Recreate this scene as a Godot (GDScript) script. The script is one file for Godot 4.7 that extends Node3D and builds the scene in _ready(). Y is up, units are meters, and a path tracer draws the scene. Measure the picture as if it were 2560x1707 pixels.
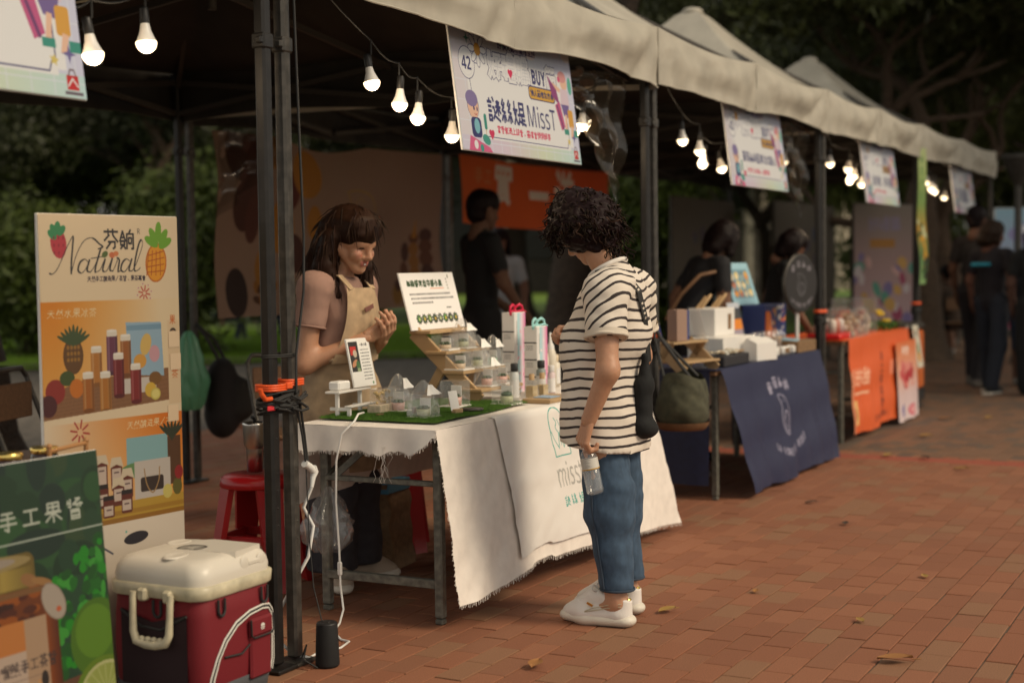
extends Node3D
# A weekend market lane: tents in a row along +X, aisle on the +Z side, metres, y up.

var rng := RandomNumberGenerator.new()
var M := {}
var names := {}


class MB:
	var st := SurfaceTool.new()
	var col := Color.WHITE
	var xf := Transform3D()
	var sm := 0

	func _init() -> void:
		st.begin(Mesh.PRIMITIVE_TRIANGLES)

	func v(p: Vector3, uv := Vector2.ZERO) -> void:
		st.set_color(col)
		st.set_uv(uv)
		st.add_vertex(xf * p)

	func tri(a: Vector3, b: Vector3, c: Vector3, s := -1) -> void:
		st.set_smooth_group(s)
		v(a)
		v(c)
		v(b)

	func quad(a: Vector3, b: Vector3, c: Vector3, d: Vector3, s := -1, ua := Vector2(0, 1), ub := Vector2(1, 1), uc := Vector2(1, 0), ud := Vector2(0, 0)) -> void:
		st.set_smooth_group(s)
		v(a, ua)
		v(c, uc)
		v(b, ub)
		v(a, ua)
		v(d, ud)
		v(c, uc)

	func box(c: Vector3, s: Vector3, bev := 0.0) -> void:
		var h := s * 0.5
		var e := minf(bev, minf(h.x, minf(h.y, h.z)) * 0.9)
		for ax in 3:
			var u := (ax + 1) % 3
			var w := (ax + 2) % 3
			for sg: float in [-1.0, 1.0]:
				var n := Vector3.ZERO
				n[ax] = sg * h[ax]
				var du := Vector3.ZERO
				du[u] = (h[u] - e) * sg
				var dw := Vector3.ZERO
				dw[w] = h[w] - e
				quad(c + n - du - dw, c + n + du - dw, c + n + du + dw, c + n - du + dw)
		if e <= 0.0:
			return
		for ax in 3:
			var u := (ax + 1) % 3
			var w := (ax + 2) % 3
			for su: float in [-1.0, 1.0]:
				for sw: float in [-1.0, 1.0]:
					var l := Vector3.ZERO
					l[ax] = (h[ax] - e) * su * sw
					var p := Vector3.ZERO
					p[u] = su * h[u]
					p[w] = sw * (h[w] - e)
					var q := Vector3.ZERO
					q[u] = su * (h[u] - e)
					q[w] = sw * h[w]
					quad(c + p - l, c + q - l, c + q + l, c + p + l)
		for sx: float in [-1.0, 1.0]:
			for sy: float in [-1.0, 1.0]:
				for sz: float in [-1.0, 1.0]:
					var g := Vector3(sx, sy, sz)
					var pa := c + g * Vector3(h.x, h.y - e, h.z - e)
					var pb := c + g * Vector3(h.x - e, h.y, h.z - e)
					var pc := c + g * Vector3(h.x - e, h.y - e, h.z)
					if sx * sy * sz > 0:
						tri(pa, pb, pc)
					else:
						tri(pa, pc, pb)

	func bar(a: Vector3, b: Vector3, w: float, h := -1.0, bev := 0.0, up := Vector3.UP) -> void:
		var old := xf
		var z := (b - a).normalized()
		if absf(z.dot(up)) > 0.98:
			up = Vector3(0, 0, 1) if absf(z.y) > 0.9 else Vector3.UP
		var x := up.cross(z).normalized()
		xf = old * Transform3D(Basis(x, z.cross(x), z), (a + b) * 0.5)
		box(Vector3.ZERO, Vector3(w, w if h < 0 else h, a.distance_to(b)), bev)
		xf = old

	func ring(c: Vector3, x: Vector3, y: Vector3, r: float, n: int) -> PackedVector3Array:
		var o := PackedVector3Array()
		for i in n:
			var a := TAU * i / n
			o.append(c + x * cos(a) * r + y * sin(a) * r)
		return o

	func bridge(a: PackedVector3Array, b: PackedVector3Array, s := 0, v0 := 0.0, v1 := 1.0) -> void:
		var n := a.size()
		for i in n:
			var j := (i + 1) % n
			var u0 := float(i) / n
			var u1 := float(i + 1) / n
			quad(a[i], a[j], b[j], b[i], s, Vector2(u0, v0), Vector2(u1, v0), Vector2(u1, v1), Vector2(u0, v1))

	func fan(a: PackedVector3Array, flip := false, s := -1) -> void:
		var c := Vector3.ZERO
		for p in a:
			c += p / a.size()
		for i in a.size():
			var j := (i + 1) % a.size()
			if flip:
				tri(c, a[j], a[i], s)
			else:
				tri(c, a[i], a[j], s)

	func tube(p: Array, r: Variant, n := 8, caps := true) -> void:
		var prev := PackedVector3Array()
		var x := Vector3.ZERO
		for i in p.size():
			var a: Vector3 = p[maxi(i - 1, 0)]
			var b: Vector3 = p[mini(i + 1, p.size() - 1)]
			var z := (b - a).normalized()
			if x == Vector3.ZERO:
				x = z.cross(Vector3.UP if absf(z.y) < 0.9 else Vector3.RIGHT).normalized()
			x = (x - z * x.dot(z)).normalized()
			var rr: float = r if not r is Array else r[i]
			var k := ring(p[i], x, z.cross(x), rr, n)
			if i > 0:
				bridge(prev, k, 0, float(i - 1) / (p.size() - 1), float(i) / (p.size() - 1))
			elif caps:
				fan(k, true)
			prev = k
		if caps:
			fan(prev)

	# pr: Array of Vector2(radius, height)
	func lathe(pr: Array, n := 16, c := Vector3.ZERO, sx := 1.0, sz := 1.0, sharp := false) -> void:
		var prev := PackedVector3Array()
		for i in pr.size():
			var k := PackedVector3Array()
			for j in n:
				var a := -TAU * j / n
				k.append(c + Vector3(cos(a) * pr[i].x * sx, pr[i].y, sin(a) * pr[i].x * sz))
			if i > 0:
				bridge(prev, k, i if sharp else 0, 1.0 - float(i - 1) / (pr.size() - 1), 1.0 - float(i) / (pr.size() - 1))
			prev = k

	func grid(f: Callable, nu: int, nv: int, s := 0) -> void:
		var pts := []
		for j in nv + 1:
			var row := PackedVector3Array()
			for i in nu + 1:
				row.append(f.call(float(i) / nu, float(j) / nv))
			pts.append(row)
		for j in nv:
			for i in nu:
				var u0 := float(i) / nu
				var u1 := float(i + 1) / nu
				var v0 := float(j) / nv
				var v1 := float(j + 1) / nv
				quad(pts[j + 1][i], pts[j + 1][i + 1], pts[j][i + 1], pts[j][i], s, Vector2(u0, v1), Vector2(u1, v1), Vector2(u1, v0), Vector2(u0, v0))

	# closed outline in xy, extruded along z from z0 to z1
	func prism(o: PackedVector2Array, z0: float, z1: float) -> void:
		if Geometry2D.is_polygon_clockwise(o):
			o.reverse()
		var t := Geometry2D.triangulate_polygon(o)
		for i in range(0, t.size(), 3):
			var a := o[t[i]]
			var b := o[t[i + 1]]
			var c := o[t[i + 2]]
			if (b - a).cross(c - a) < 0:
				var s := b
				b = c
				c = s
			tri(Vector3(a.x, a.y, z1), Vector3(b.x, b.y, z1), Vector3(c.x, c.y, z1))
			tri(Vector3(a.x, a.y, z0), Vector3(c.x, c.y, z0), Vector3(b.x, b.y, z0))
		for i in o.size():
			var a := o[i]
			var b := o[(i + 1) % o.size()]
			quad(Vector3(a.x, a.y, z0), Vector3(b.x, b.y, z0), Vector3(b.x, b.y, z1), Vector3(a.x, a.y, z1))

	func ball(c: Vector3, r: Vector3, n := 12, m := 8) -> void:
		var pr := []
		for i in m + 1:
			var a := PI * i / m - PI / 2
			pr.append(Vector2(maxf(cos(a), 0.001), sin(a)))
		var prev := PackedVector3Array()
		for i in pr.size():
			var k := PackedVector3Array()
			for j in n:
				var a := -TAU * j / n
				k.append(c + Vector3(cos(a) * pr[i].x * r.x, pr[i].y * r.y, sin(a) * pr[i].x * r.z))
			if i > 0:
				bridge(prev, k, 0)
			prev = k

	func mesh() -> ArrayMesh:
		st.index()
		st.generate_normals()
		return st.commit()


func numbered(n: String) -> String:
	var k: int = names.get(n, 0)
	names[n] = k + 1
	return n if k == 0 else "%s_%03d" % [n, k]


func thing(called: String, label: String, category: String, at := Vector3.ZERO, turn := 0.0, group := "") -> Node3D:
	var o := Node3D.new()
	o.name = numbered(called)
	add_child(o, true)
	o.position = at
	o.rotation.y = turn
	tag(o, label, category, group)
	return o


func tag(o: Node3D, label: String, category: String, group := "") -> Node3D:
	o.set_meta("label", label)
	o.set_meta("category", category)
	if group:
		o.set_meta("group", group)
	return o


func put(called: String, m: Mesh, material: Material, parent: Node3D = null) -> MeshInstance3D:
	var o := MeshInstance3D.new()
	o.mesh = m
	o.material_override = material
	o.name = called if parent else numbered(called)
	(parent if parent else self).add_child(o, true)
	return o


func obj(called: String, b: MB, material: Material, parent: Node3D = null) -> MeshInstance3D:
	return put(called, b.mesh(), material, parent)


func struct(called: String, b: MB, material: Material) -> MeshInstance3D:
	var o := obj(called, b, material)
	o.set_meta("kind", "structure")
	return o


func dup(o: Node3D, at: Vector3, turn: float, label: String) -> Node3D:
	var c := o.duplicate() as Node3D
	c.name = numbered(String(o.name).rstrip("0123456789").trim_suffix("_"))
	add_child(c, true)
	c.position = at
	c.rotation.y = turn
	c.set_meta("label", label)
	return c


func lin(r: float, g: float, b: float) -> Color:
	return Color(r, g, b).linear_to_srgb()


func noise_tex(freq: float, lo: float, hi: float, size := 256, as_normal := false, bump := 4.0, octaves := 4, kind := FastNoiseLite.TYPE_SIMPLEX_SMOOTH) -> NoiseTexture2D:
	var n := FastNoiseLite.new()
	n.noise_type = kind
	n.frequency = freq
	n.fractal_octaves = octaves
	n.seed = int(freq * 7919.0) + octaves
	var t := NoiseTexture2D.new()
	t.width = size
	t.height = size
	t.seamless = true
	t.noise = n
	t.as_normal_map = as_normal
	t.bump_strength = bump
	if not as_normal:
		var g := Gradient.new()
		g.set_color(0, Color(lo, lo, lo))
		g.set_color(1, Color(hi, hi, hi))
		t.color_ramp = g
	return t


# colour c is linear albedo
func mat(key: String, c: Color, rough := 0.8, metal := 0.0, grain := "", scale := 1.0, bump := "", bump_h := 0.0) -> StandardMaterial3D:
	var m := StandardMaterial3D.new()
	m.resource_name = key
	m.albedo_color = c
	m.roughness = rough
	m.metallic = metal
	if grain:
		m.albedo_texture = M[grain]
		m.uv1_triplanar = true
		m.uv1_scale = Vector3.ONE * scale
	if bump:
		m.heightmap_enabled = true
		m.heightmap_texture = M[bump]
		m.heightmap_scale = bump_h
		m.uv1_triplanar = true
		m.uv1_scale = Vector3.ONE * scale
	M[key] = m
	return m


func vmat(key: String, rough := 0.8, grain := "", scale := 1.0) -> StandardMaterial3D:
	var m := mat(key, Color.WHITE, rough, 0.0, grain, scale)
	m.vertex_color_use_as_albedo = true
	return m


func glass(key: String, a: float, tint := Color.WHITE) -> StandardMaterial3D:
	var m := mat(key, Color(tint.r, tint.g, tint.b, a), 0.08)
	m.transparency = BaseMaterial3D.TRANSPARENCY_ALPHA
	m.cull_mode = BaseMaterial3D.CULL_DISABLED
	return m


func pic_mat(key: String, p: Pic, rough := 0.5, k := 1.0) -> StandardMaterial3D:
	var m := mat(key, Color(k, k, k), rough)
	m.albedo_texture = p.tex()
	m.texture_repeat = false
	return m


# smooth-union field of tapered capsules, meshed as surface nets
# bone: [a, b, ra, rb, colour, flat axis, flat factor]
func sdf(bones: Array, cell: float, k: float, cuts := [], rough: FastNoiseLite = null, amp := 0.0, uvf: Variant = null) -> ArrayMesh:
	var lo := Vector3.ONE * 1e6
	var hi := -lo
	for b in bones:
		var r: float = maxf(b[2], b[3]) + k * 0.3 + absf(amp) + cell * 2
		var br := Vector3.ONE * r
		lo = lo.min(b[0] - br).min(b[1] - br)
		hi = hi.max(b[0] + br).max(b[1] + br)
	var nx := int((hi.x - lo.x) / cell) + 2
	var ny := int((hi.y - lo.y) / cell) + 2
	var nz := int((hi.z - lo.z) / cell) + 2
	var f := PackedFloat32Array()
	f.resize(nx * ny * nz)
	f.fill(1.0)
	var id := PackedInt32Array()
	id.resize(nx * ny * nz)
	for bi in bones.size():
		var b: Array = bones[bi]
		var a: Vector3 = b[0]
		var ab: Vector3 = b[1] - a
		var l2 := maxf(ab.length_squared(), 1e-9)
		var ra: float = b[2]
		var dr: float = b[3] - ra
		var fl: bool = b.size() > 5
		var fn := Vector3.UP
		var fk := 0.0
		if fl:
			fn = b[5]
			fk = b[6] - 1.0
		var r2 := Vector3.ONE * (maxf(b[2], b[3]) + k + absf(amp) + cell * 2)
		var p0: Vector3 = ((b[0].min(b[1]) - r2 - lo) / cell).max(Vector3.ZERO)
		var p1: Vector3 = (b[0].max(b[1]) + r2 - lo) / cell
		for z in range(int(p0.z), mini(int(p1.z) + 1, nz)):
			for y in range(int(p0.y), mini(int(p1.y) + 1, ny)):
				var i := (z * ny + y) * nx + int(p0.x)
				for x in range(int(p0.x), mini(int(p1.x) + 1, nx)):
					var p := lo + Vector3(x, y, z) * cell
					var pa := p - a
					var t := clampf(pa.dot(ab) / l2, 0.0, 1.0)
					var w := pa - ab * t
					if fl:
						w += fn * (w.dot(fn) * fk)
					var d := w.length() - ra - dr * t
					var c := f[i]
					var h := maxf(k - absf(c - d), 0.0)
					f[i] = minf(c, d) - h * h * 0.25 / k
					if d < c:
						id[i] = bi
					i += 1
	if rough or cuts:
		for z in nz:
			for y in ny:
				for x in nx:
					var i := (z * ny + y) * nx + x
					var d := f[i]
					if d < 0.08:
						var p := lo + Vector3(x, y, z) * cell
						if rough:
							d += rough.get_noise_3dv(p * Vector3(1, 1.9, 1)) * amp
						for cu in cuts:
							d = maxf(d, (p - cu[0]).dot(cu[1]))
						f[i] = d
	var vi := PackedInt32Array()
	vi.resize(f.size())
	vi.fill(-1)
	var vs := PackedVector3Array()
	var cs := PackedColorArray()
	var us := PackedVector2Array()
	var ofs := [0, 1, nx, nx + 1, nx * ny, nx * ny + 1, nx * ny + nx, nx * ny + nx + 1]
	var cor := [Vector3(0, 0, 0), Vector3(1, 0, 0), Vector3(0, 1, 0), Vector3(1, 1, 0), Vector3(0, 0, 1), Vector3(1, 0, 1), Vector3(0, 1, 1), Vector3(1, 1, 1)]
	var eds := [0, 1, 2, 3, 4, 5, 6, 7, 0, 2, 1, 3, 4, 6, 5, 7, 0, 4, 1, 5, 2, 6, 3, 7]
	for z in nz - 1:
		for y in ny - 1:
			var i := (z * ny + y) * nx - 1
			for x in nx - 1:
				i += 1
				var s := f[i] < 0.0
				if s == (f[i + 1] < 0.0) and s == (f[i + nx] < 0.0) and s == (f[i + nx + 1] < 0.0) and s == (f[i + ofs[4]] < 0.0) and s == (f[i + ofs[5]] < 0.0) and s == (f[i + ofs[6]] < 0.0) and s == (f[i + ofs[7]] < 0.0):
					continue
				var q := Vector3.ZERO
				var n := 0
				for e in 12:
					var e0: int = eds[e * 2]
					var e1: int = eds[e * 2 + 1]
					var d0 := f[i + ofs[e0]]
					var d1 := f[i + ofs[e1]]
					if (d0 < 0.0) != (d1 < 0.0):
						q += cor[e0].lerp(cor[e1], d0 / (d0 - d1))
						n += 1
				vi[i] = vs.size()
				var wp := lo + (Vector3(x, y, z) + q / n) * cell
				vs.append(wp)
				cs.append(bones[id[i]][4])
				us.append(uvf.call(wp) if uvf else Vector2(wp.x, wp.y))
	var ix := PackedInt32Array()
	var st3 := [1, nx, nx * ny]
	for z in range(1, nz - 1):
		for y in range(1, ny - 1):
			var i := (z * ny + y) * nx
			for x in range(1, nx - 1):
				i += 1
				if vi[i] < 0:
					continue
				var s := f[i] < 0.0
				for ax in 3:
					if s == (f[i + st3[ax]] < 0.0):
						continue
					var u: int = st3[(ax + 1) % 3]
					var w: int = st3[(ax + 2) % 3]
					var a := vi[i]
					var b := vi[i - u]
					var c := vi[i - u - w]
					var d := vi[i - w]
					if s:
						ix.append_array([a, c, b, a, d, c])
					else:
						ix.append_array([a, b, c, a, c, d])
	# normals
	var ns := PackedVector3Array()
	ns.resize(vs.size())
	for t in range(0, ix.size(), 3):
		var n := (vs[ix[t + 2]] - vs[ix[t]]).cross(vs[ix[t + 1]] - vs[ix[t]])
		ns[ix[t]] += n
		ns[ix[t + 1]] += n
		ns[ix[t + 2]] += n
	for i in ns.size():
		ns[i] = ns[i].normalized()
	var ar := []
	ar.resize(Mesh.ARRAY_MAX)
	ar[Mesh.ARRAY_VERTEX] = vs
	ar[Mesh.ARRAY_NORMAL] = ns
	ar[Mesh.ARRAY_COLOR] = cs
	ar[Mesh.ARRAY_TEX_UV] = us
	ar[Mesh.ARRAY_INDEX] = ix
	var m := ArrayMesh.new()
	m.add_surface_from_arrays(Mesh.PRIMITIVE_TRIANGLES, ar)
	return m


# a small vector painter for flat print: posters, signs, screens, labels
class Pic:
	static var G := {}
	static var fonts := {}
	var im: Image
	var w: int
	var h: int
	var s: float  # drawing units to pixels

	func _init(uw: float, uh: float, scale: float, c := Color.WHITE) -> void:
		s = scale
		w = int(uw * scale)
		h = int(uh * scale)
		im = Image.create(w, h, false, Image.FORMAT_RGB8)
		im.fill(c)

	func rect(x: float, y: float, a: float, b: float, c: Color) -> void:
		im.fill_rect(Rect2i(roundi(x * s), roundi(y * s), maxi(roundi(a * s), 1), maxi(roundi(b * s), 1)), c)

	func grad(x: float, y: float, a: float, b: float, cols: Array, flat := false) -> void:
		var n := int((a if flat else b) * s)
		for i in n:
			var t := float(i) / maxi(n - 1, 1) * (cols.size() - 1)
			var k := mini(int(t), cols.size() - 2)
			var c: Color = cols[k].lerp(cols[k + 1], t - k)
			if flat:
				im.fill_rect(Rect2i(int(x * s) + i, int(y * s), 1, int(b * s)), c)
			else:
				im.fill_rect(Rect2i(int(x * s), int(y * s) + i, int(a * s), 1), c)

	func poly(p: PackedVector2Array, c: Color) -> void:
		var y0 := 1e9
		var y1 := -1e9
		for q in p:
			y0 = minf(y0, q.y * s)
			y1 = maxf(y1, q.y * s)
		for y in range(maxi(int(y0), 0), mini(int(y1) + 1, h)):
			var xs := []
			var yc := y + 0.5
			for i in p.size():
				var a := p[i] * s
				var b := p[(i + 1) % p.size()] * s
				if (a.y <= yc) != (b.y <= yc):
					xs.append(a.x + (b.x - a.x) * (yc - a.y) / (b.y - a.y))
			xs.sort()
			for i in range(0, xs.size() - 1, 2):
				var xa := roundi(xs[i])
				var xb := roundi(xs[i + 1])
				if xb > xa:
					im.fill_rect(Rect2i(xa, y, xb - xa, 1), c)

	func ell(x: float, y: float, rx: float, ry: float, c: Color, rot := 0.0) -> void:
		var p := PackedVector2Array()
		for i in 28:
			p.append(Vector2(x, y) + Vector2(cos(TAU * i / 28) * rx, sin(TAU * i / 28) * ry).rotated(rot))
		poly(p, c)

	func line(p: Array, lw: float, c: Color) -> void:
		for i in p.size() - 1:
			var a: Vector2 = p[i]
			var b: Vector2 = p[i + 1]
			var d := (b - a).normalized() * lw * 0.5
			var n := Vector2(-d.y, d.x)
			poly(PackedVector2Array([a + n - d * 0.6, b + n + d * 0.6, b - n + d * 0.6, a - n - d * 0.6]), c)

	func curve(p: Array, lw: float, c: Color, taper := 0.0) -> void:
		var o := []
		for i in p.size() - 1:
			var a: Vector2 = p[maxi(i - 1, 0)]
			var d: Vector2 = p[mini(i + 2, p.size() - 1)]
			for k in 6:
				o.append((p[i] as Vector2).cubic_interpolate(p[i + 1], a, d, k / 6.0))
		o.append(p[-1])
		if taper <= 0.0:
			line(o, lw, c)
			return
		for i in o.size() - 1:
			var dir: Vector2 = (o[i + 1] - o[i]).normalized()
			line([o[i], o[i + 1]], lw * (taper + (1.0 - taper) * clampf(dir.y * 1.4, 0, 1)), c)

	# strokes of one Chinese character on a 16 grid
	func glyph(ch: String, x: float, y: float, gw: float, gh: float, lw: float, c: Color, sk := 0.0) -> void:
		if not G.has(ch):
			return
		var hx := "0123456789abcdefg"
		for t: String in (G[ch] as String).split(" ", false):
			if hx.contains(t[0]):
				var o := []
				for i in range(0, t.length() - 1, 2):
					var px := hx.find(t[i]) / 16.0
					var py := hx.find(t[i + 1]) / 16.0
					o.append(Vector2(x + px * gw + (0.5 - py) * sk * gw, y + py * gh))
				line(o, lw, c)
			else:
				var r := []
				for i in 4:
					r.append(hx.find(t[i + 1]) / 16.0)
				glyph(t[0], x + r[0] * gw, y + r[1] * gh, r[2] * gw, r[3] * gh, lw, c, sk)

	func cjk(text: String, x: float, y: float, size: float, c: Color, weight := 0.09, aspect := 1.0, gap := 0.06, sk := 0.0) -> void:
		for ch in text:
			if ch != " ":
				glyph(ch, x, y, size * aspect, size, size * weight, c, sk)
			x += size * aspect * (1.0 + gap)

	# Latin text from the outlines of a system font; y is the baseline
	func latin(text: String, x: float, y: float, size: float, c: Color, font := "Droid Sans", aspect := 1.0, slant := 0.0, bold := false) -> float:
		var key := font + str(bold)
		if not fonts.has(key):
			var sf := SystemFont.new()
			sf.font_names = PackedStringArray([font])
			if bold:
				sf.font_weight = 700
			fonts[key] = sf
		var tm := TextMesh.new()
		tm.font = fonts[key]
		tm.text = text
		tm.font_size = 64
		tm.pixel_size = 1.0 / 64.0
		tm.depth = 0.0
		tm.horizontal_alignment = HORIZONTAL_ALIGNMENT_LEFT
		tm.vertical_alignment = VERTICAL_ALIGNMENT_TOP
		var a := tm.get_mesh_arrays()
		if a.is_empty() or a[Mesh.ARRAY_VERTEX] == null:
			return 0.0
		var vs: PackedVector3Array = a[Mesh.ARRAY_VERTEX]
		var ix: PackedInt32Array = a[Mesh.ARRAY_INDEX]
		var asc: float = fonts[key].get_ascent(64) / 64.0
		var far := 0.0
		for i in range(0, ix.size(), 3):
			var o := PackedVector2Array()
			for j in 3:
				var q := vs[ix[i + j]]
				far = maxf(far, q.x)
				var yy := q.y + asc
				o.append(Vector2(x + (q.x + slant * yy) * size * aspect, y - yy * size))
			poly(o, c)
		return far * size * aspect

	func star(x: float, y: float, r: float, n: int, inner: float, c: Color, rot := 0.0) -> void:
		var o := PackedVector2Array()
		for i in n * 2:
			var a := PI * i / n - PI / 2 + rot
			o.append(Vector2(x, y) + Vector2(cos(a), sin(a)) * (r if i % 2 == 0 else r * inner))
		poly(o, c)

	func heart(x: float, y: float, r: float, c: Color) -> void:
		ell(x - r * 0.45, y - r * 0.3, r * 0.52, r * 0.5, c)
		ell(x + r * 0.45, y - r * 0.3, r * 0.52, r * 0.5, c)
		poly(PackedVector2Array([Vector2(x - r * 0.93, y - r * 0.1), Vector2(x + r * 0.93, y - r * 0.1), Vector2(x, y + r)]), c)

	func rrect(x: float, y: float, a: float, b: float, r: float, c: Color) -> void:
		rect(x + r, y, a - r * 2, b, c)
		rect(x, y + r, a, b - r * 2, c)
		for q in [[x + r, y + r], [x + a - r, y + r], [x + r, y + b - r], [x + a - r, y + b - r]]:
			ell(q[0], q[1], r, r, c)

	func tex() -> ImageTexture:
		return ImageTexture.create_from_image(im)


func strokes() -> void:
	Pic.G = {
		"一": "18f8", "木": "15f5 818f 851d 85fd", "口": "23d3dd2d23", "日": "31d1df3f31 38d8", "米": "17f7 818f 4265 c296 871d 87fd", "言": "7182 13e3 36c6 39c9 3ccccf3f3c", "辶": "2143 1747 475b 1e4cgf",
		"糸": "814496 b348c9 898f 5b2e bbde", "女": "6148df 16f6 b67b1f", "貝": "31d1dc3c31 34d4 38d8 6c2f acef", "示": "43b3 17e7 878f 4a2d cadd", "豆": "12e2 35c5c93935 5b6d bb9d 1ede", "艹": "18f8 525e a2ae",
		"竹": "4116 3373 5357 b1a6 b3f3 c3c7", "氵": "2143 1547 1f5a", "亻": "611a 474f", "扌": "15d5 818f5d 1bd8", "酉": "12e2 25e5ef2f25 6165 a1a5 2beb", "食": "8119 81f9 46b6 39c9cc3c39 3f7d 9cff", "灬": "1c3f 6b7f ab9f ebff",
		"天": "23d3 17e7 83875c1f 87bcff", "然": "5128 4373732a 4555 85e5 b1b6 b57a b5fb d2e3 灬0bg5", "手": "c232 26e6 1afa 828f5d", "工": "23e3 838d 1dfd", "釀": "酉017f 83f3 b1b3 84a4a68684 c4e4e6c6c4 88f8 9a9f dadf 7bfb baff", "造": "辶00gg 8164 63e3 a1a7 57f7 79d9dd7d79",
		"果": "31d1d73731 34d4 18f8 818f 881e 88fe", "茶": "艹00g5 851a 85fa 4aca 8b8f 5c3f bcdf", "醬": "4147 2224 1444 2647 91d1 d165 75f5 d4d7 a6b7 酉38a8", "專": "12e2 34c4c83834 36c6 818a 1afa 1cfc ccce cfaf 4d5e", "賣": "33c3 8185 15e5 37d7d93937 7779 a7a9 貝39a7",
		"水": "818f6d 25651d d487fe", "冰": "1143 1e4a a1af8d 55855c e4a7ff", "、": "5b8e", "，": "6b8c6e", "/": "c12f", "芬": "艹00g5 6519 a5fa 5acaceaf 8a3f", "餉": "食017f c1a4 848f 84f4ffdf a7d7dbaba7", "林": "木008g 木808g", "森": "木308g 木0888 木8888",
		"薔": "艹00g4 16f6 8489 4667 c697 19f9 3bcbcf3f3b 6c9c9e6e6c", "薇": "艹00g4 4517 4819 3a3f 7577 77a7 a5a7 6a9a 7a6f 9a9f d5b9 b8f8 e8bf b9ff", "藍": "艹00g4 2676 262a2a7a 2878 4648 a587 97f7 b9d9 3bdb 3b3f dbdf 6b6f abaf 0fgf", "帶": "14f4 4147 8187 c1c7 47c7 292b 29e9eb 4b4f 4bcbce 898f", "法": "氵005g 74f4 b1b8 58g8 b86e6eee dbff",
		"式": "15f5 2898 585d 1e9d a1a8dffc c1e3", "點": "2272772722 525b 2474 1979 0b9b 1d0f 3d4f 5d6f 8d9f c1c8 c4f4 98f8fe9e98", "心": "381c 575ecedb 8396 c6ea", "布": "14f4 7119 494e 49d9de 868f", "甜": "6122 0686 4249 19797e1e19 85g5 a2ae e2ee a9e9 aeee", "伴": "亻006g 8275 f2d5 77f7 5bgb b1bf",
		"禮": "示006g 82e2e68682 a0a6 c0c6 84e4 豆7799", "拍": "扌006g b184 84e4ee8e84 89e9", "貼": "貝017f b1b8 b4f4 98f8ff9f98", "機": "木006g 8164 64a4 a468 68a8 d1b4 b4f4 f4b8 b8f8 5bgb 7b5f 9c8e c8bcfggd ecaf", "謎": "言016f 辶609g 米a27a", "絲": "糸008g 糸808g", "媞": "女006g 日7198 69f9 b9bf bcfc 8b6f 8dgf",
		"好": "女007g 83f3 f3b6 b6bfae 79g9", "購": "貝007g 83f3 a0a5 d0d5 85e5 87e7 b3bf 898f 89f9fe 8bfb 7dgd", "節": "竹00g6 27777c27 2979 272f 2f6d 5c8f a7f7fdce a7ag", "喔": "口0356 72f2f57572 725g 87f7 a789 89e9 c8ca 8cec b9bf 7fgf", "熊": "4113 1373 151b 15757b 1878 a1a5f5 d2a3 a7abfb d8a9 灬0cg4", "每": "5127 34e4 472d 472d2ded 47d7ce 1aga 888c",
		"株": "木006g 9175 75f5 69g9 b1bf b97e b9fe", "都": "1474 4148 1888 7216 39797f3f39 3c7c a1ag a1f1 f1c6 c6fa fabb", "來": "13f3 818f 4538 4567 c5a8 c5e7 871e 87fe", "自": "8063 33d3df3f33 37d7 3bdb", "中": "23d3db2b23 808f", "部": "4142 1383 3437 7467 0898 1b7b7f1f1b a1ag a1f1 f1c6 c6fa fabb", "小": "818f5e 451b b5ec", "農": "32d2d63632 6166 a1a6 34d4 28e8 281f 5ada 3cfc 5c5f 5f8d 8cff",
		"買": "21e1e52521 6165 a1a5 貝36aa", "送": "辶00gg 7184 d1b4 64f4 58g8 a4a8 a85d a8fd", "上": "818e 86d6 1ege", "香": "c122 14f4 8288 8418 84f8 日4888", "氣": "5117 43f3 36d6 19c9 c9dffd 米2a86", "遇": "辶00gg 72e2e67672 74e4 68f8fd 686d b2bb", "綠": "糸007g 92e2e5 85f5 88g8 b8bf c97e b9fd", "靈": "22d2 14f4f6 1416 8288 口1845 口6845 口b845 1dfd 8d8f 1ggg",
		"意": "8183 24d4 5367 b396 17f7 日4886 心3ca5", "感": "53f3 531c 6595 口6746 b1bbfd e4ab 心3bb5", "情": "1317 404g 5566 84f4 b1b8 76e6 68g8 8af9ff 8a8f 8cfc", "人": "816b1f 87bcff", "慶": "8183 34f4 341f 66e6 57d8 6ada 心7a85 7fcf", "生": "4127 35e5 818f 3ada 1ege", "市": "8183 14f4 373e 37d7de 848g", "集": "6128 4479 b183 44e4 48e8 46d6 848a 1bfb 8a8g 8b2f 8bef", "當": "8183 4164 c1a4 1414f4f6 口5663 33d3 田3a96", "田": "22e2ee2e22 828e 28e8", "悄": "1317 404g 5566 b0b4 7193 f1d3 757f 75f5ff 78f8 7bfb", "發": "4126 6216 a2d4 e192 16f6 2878 7b2b 2d6f a8e8 a7ad 8bfb", "芽": "艹00g5 36d6 656a 1afa a6af8e a93f",
	}


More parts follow.
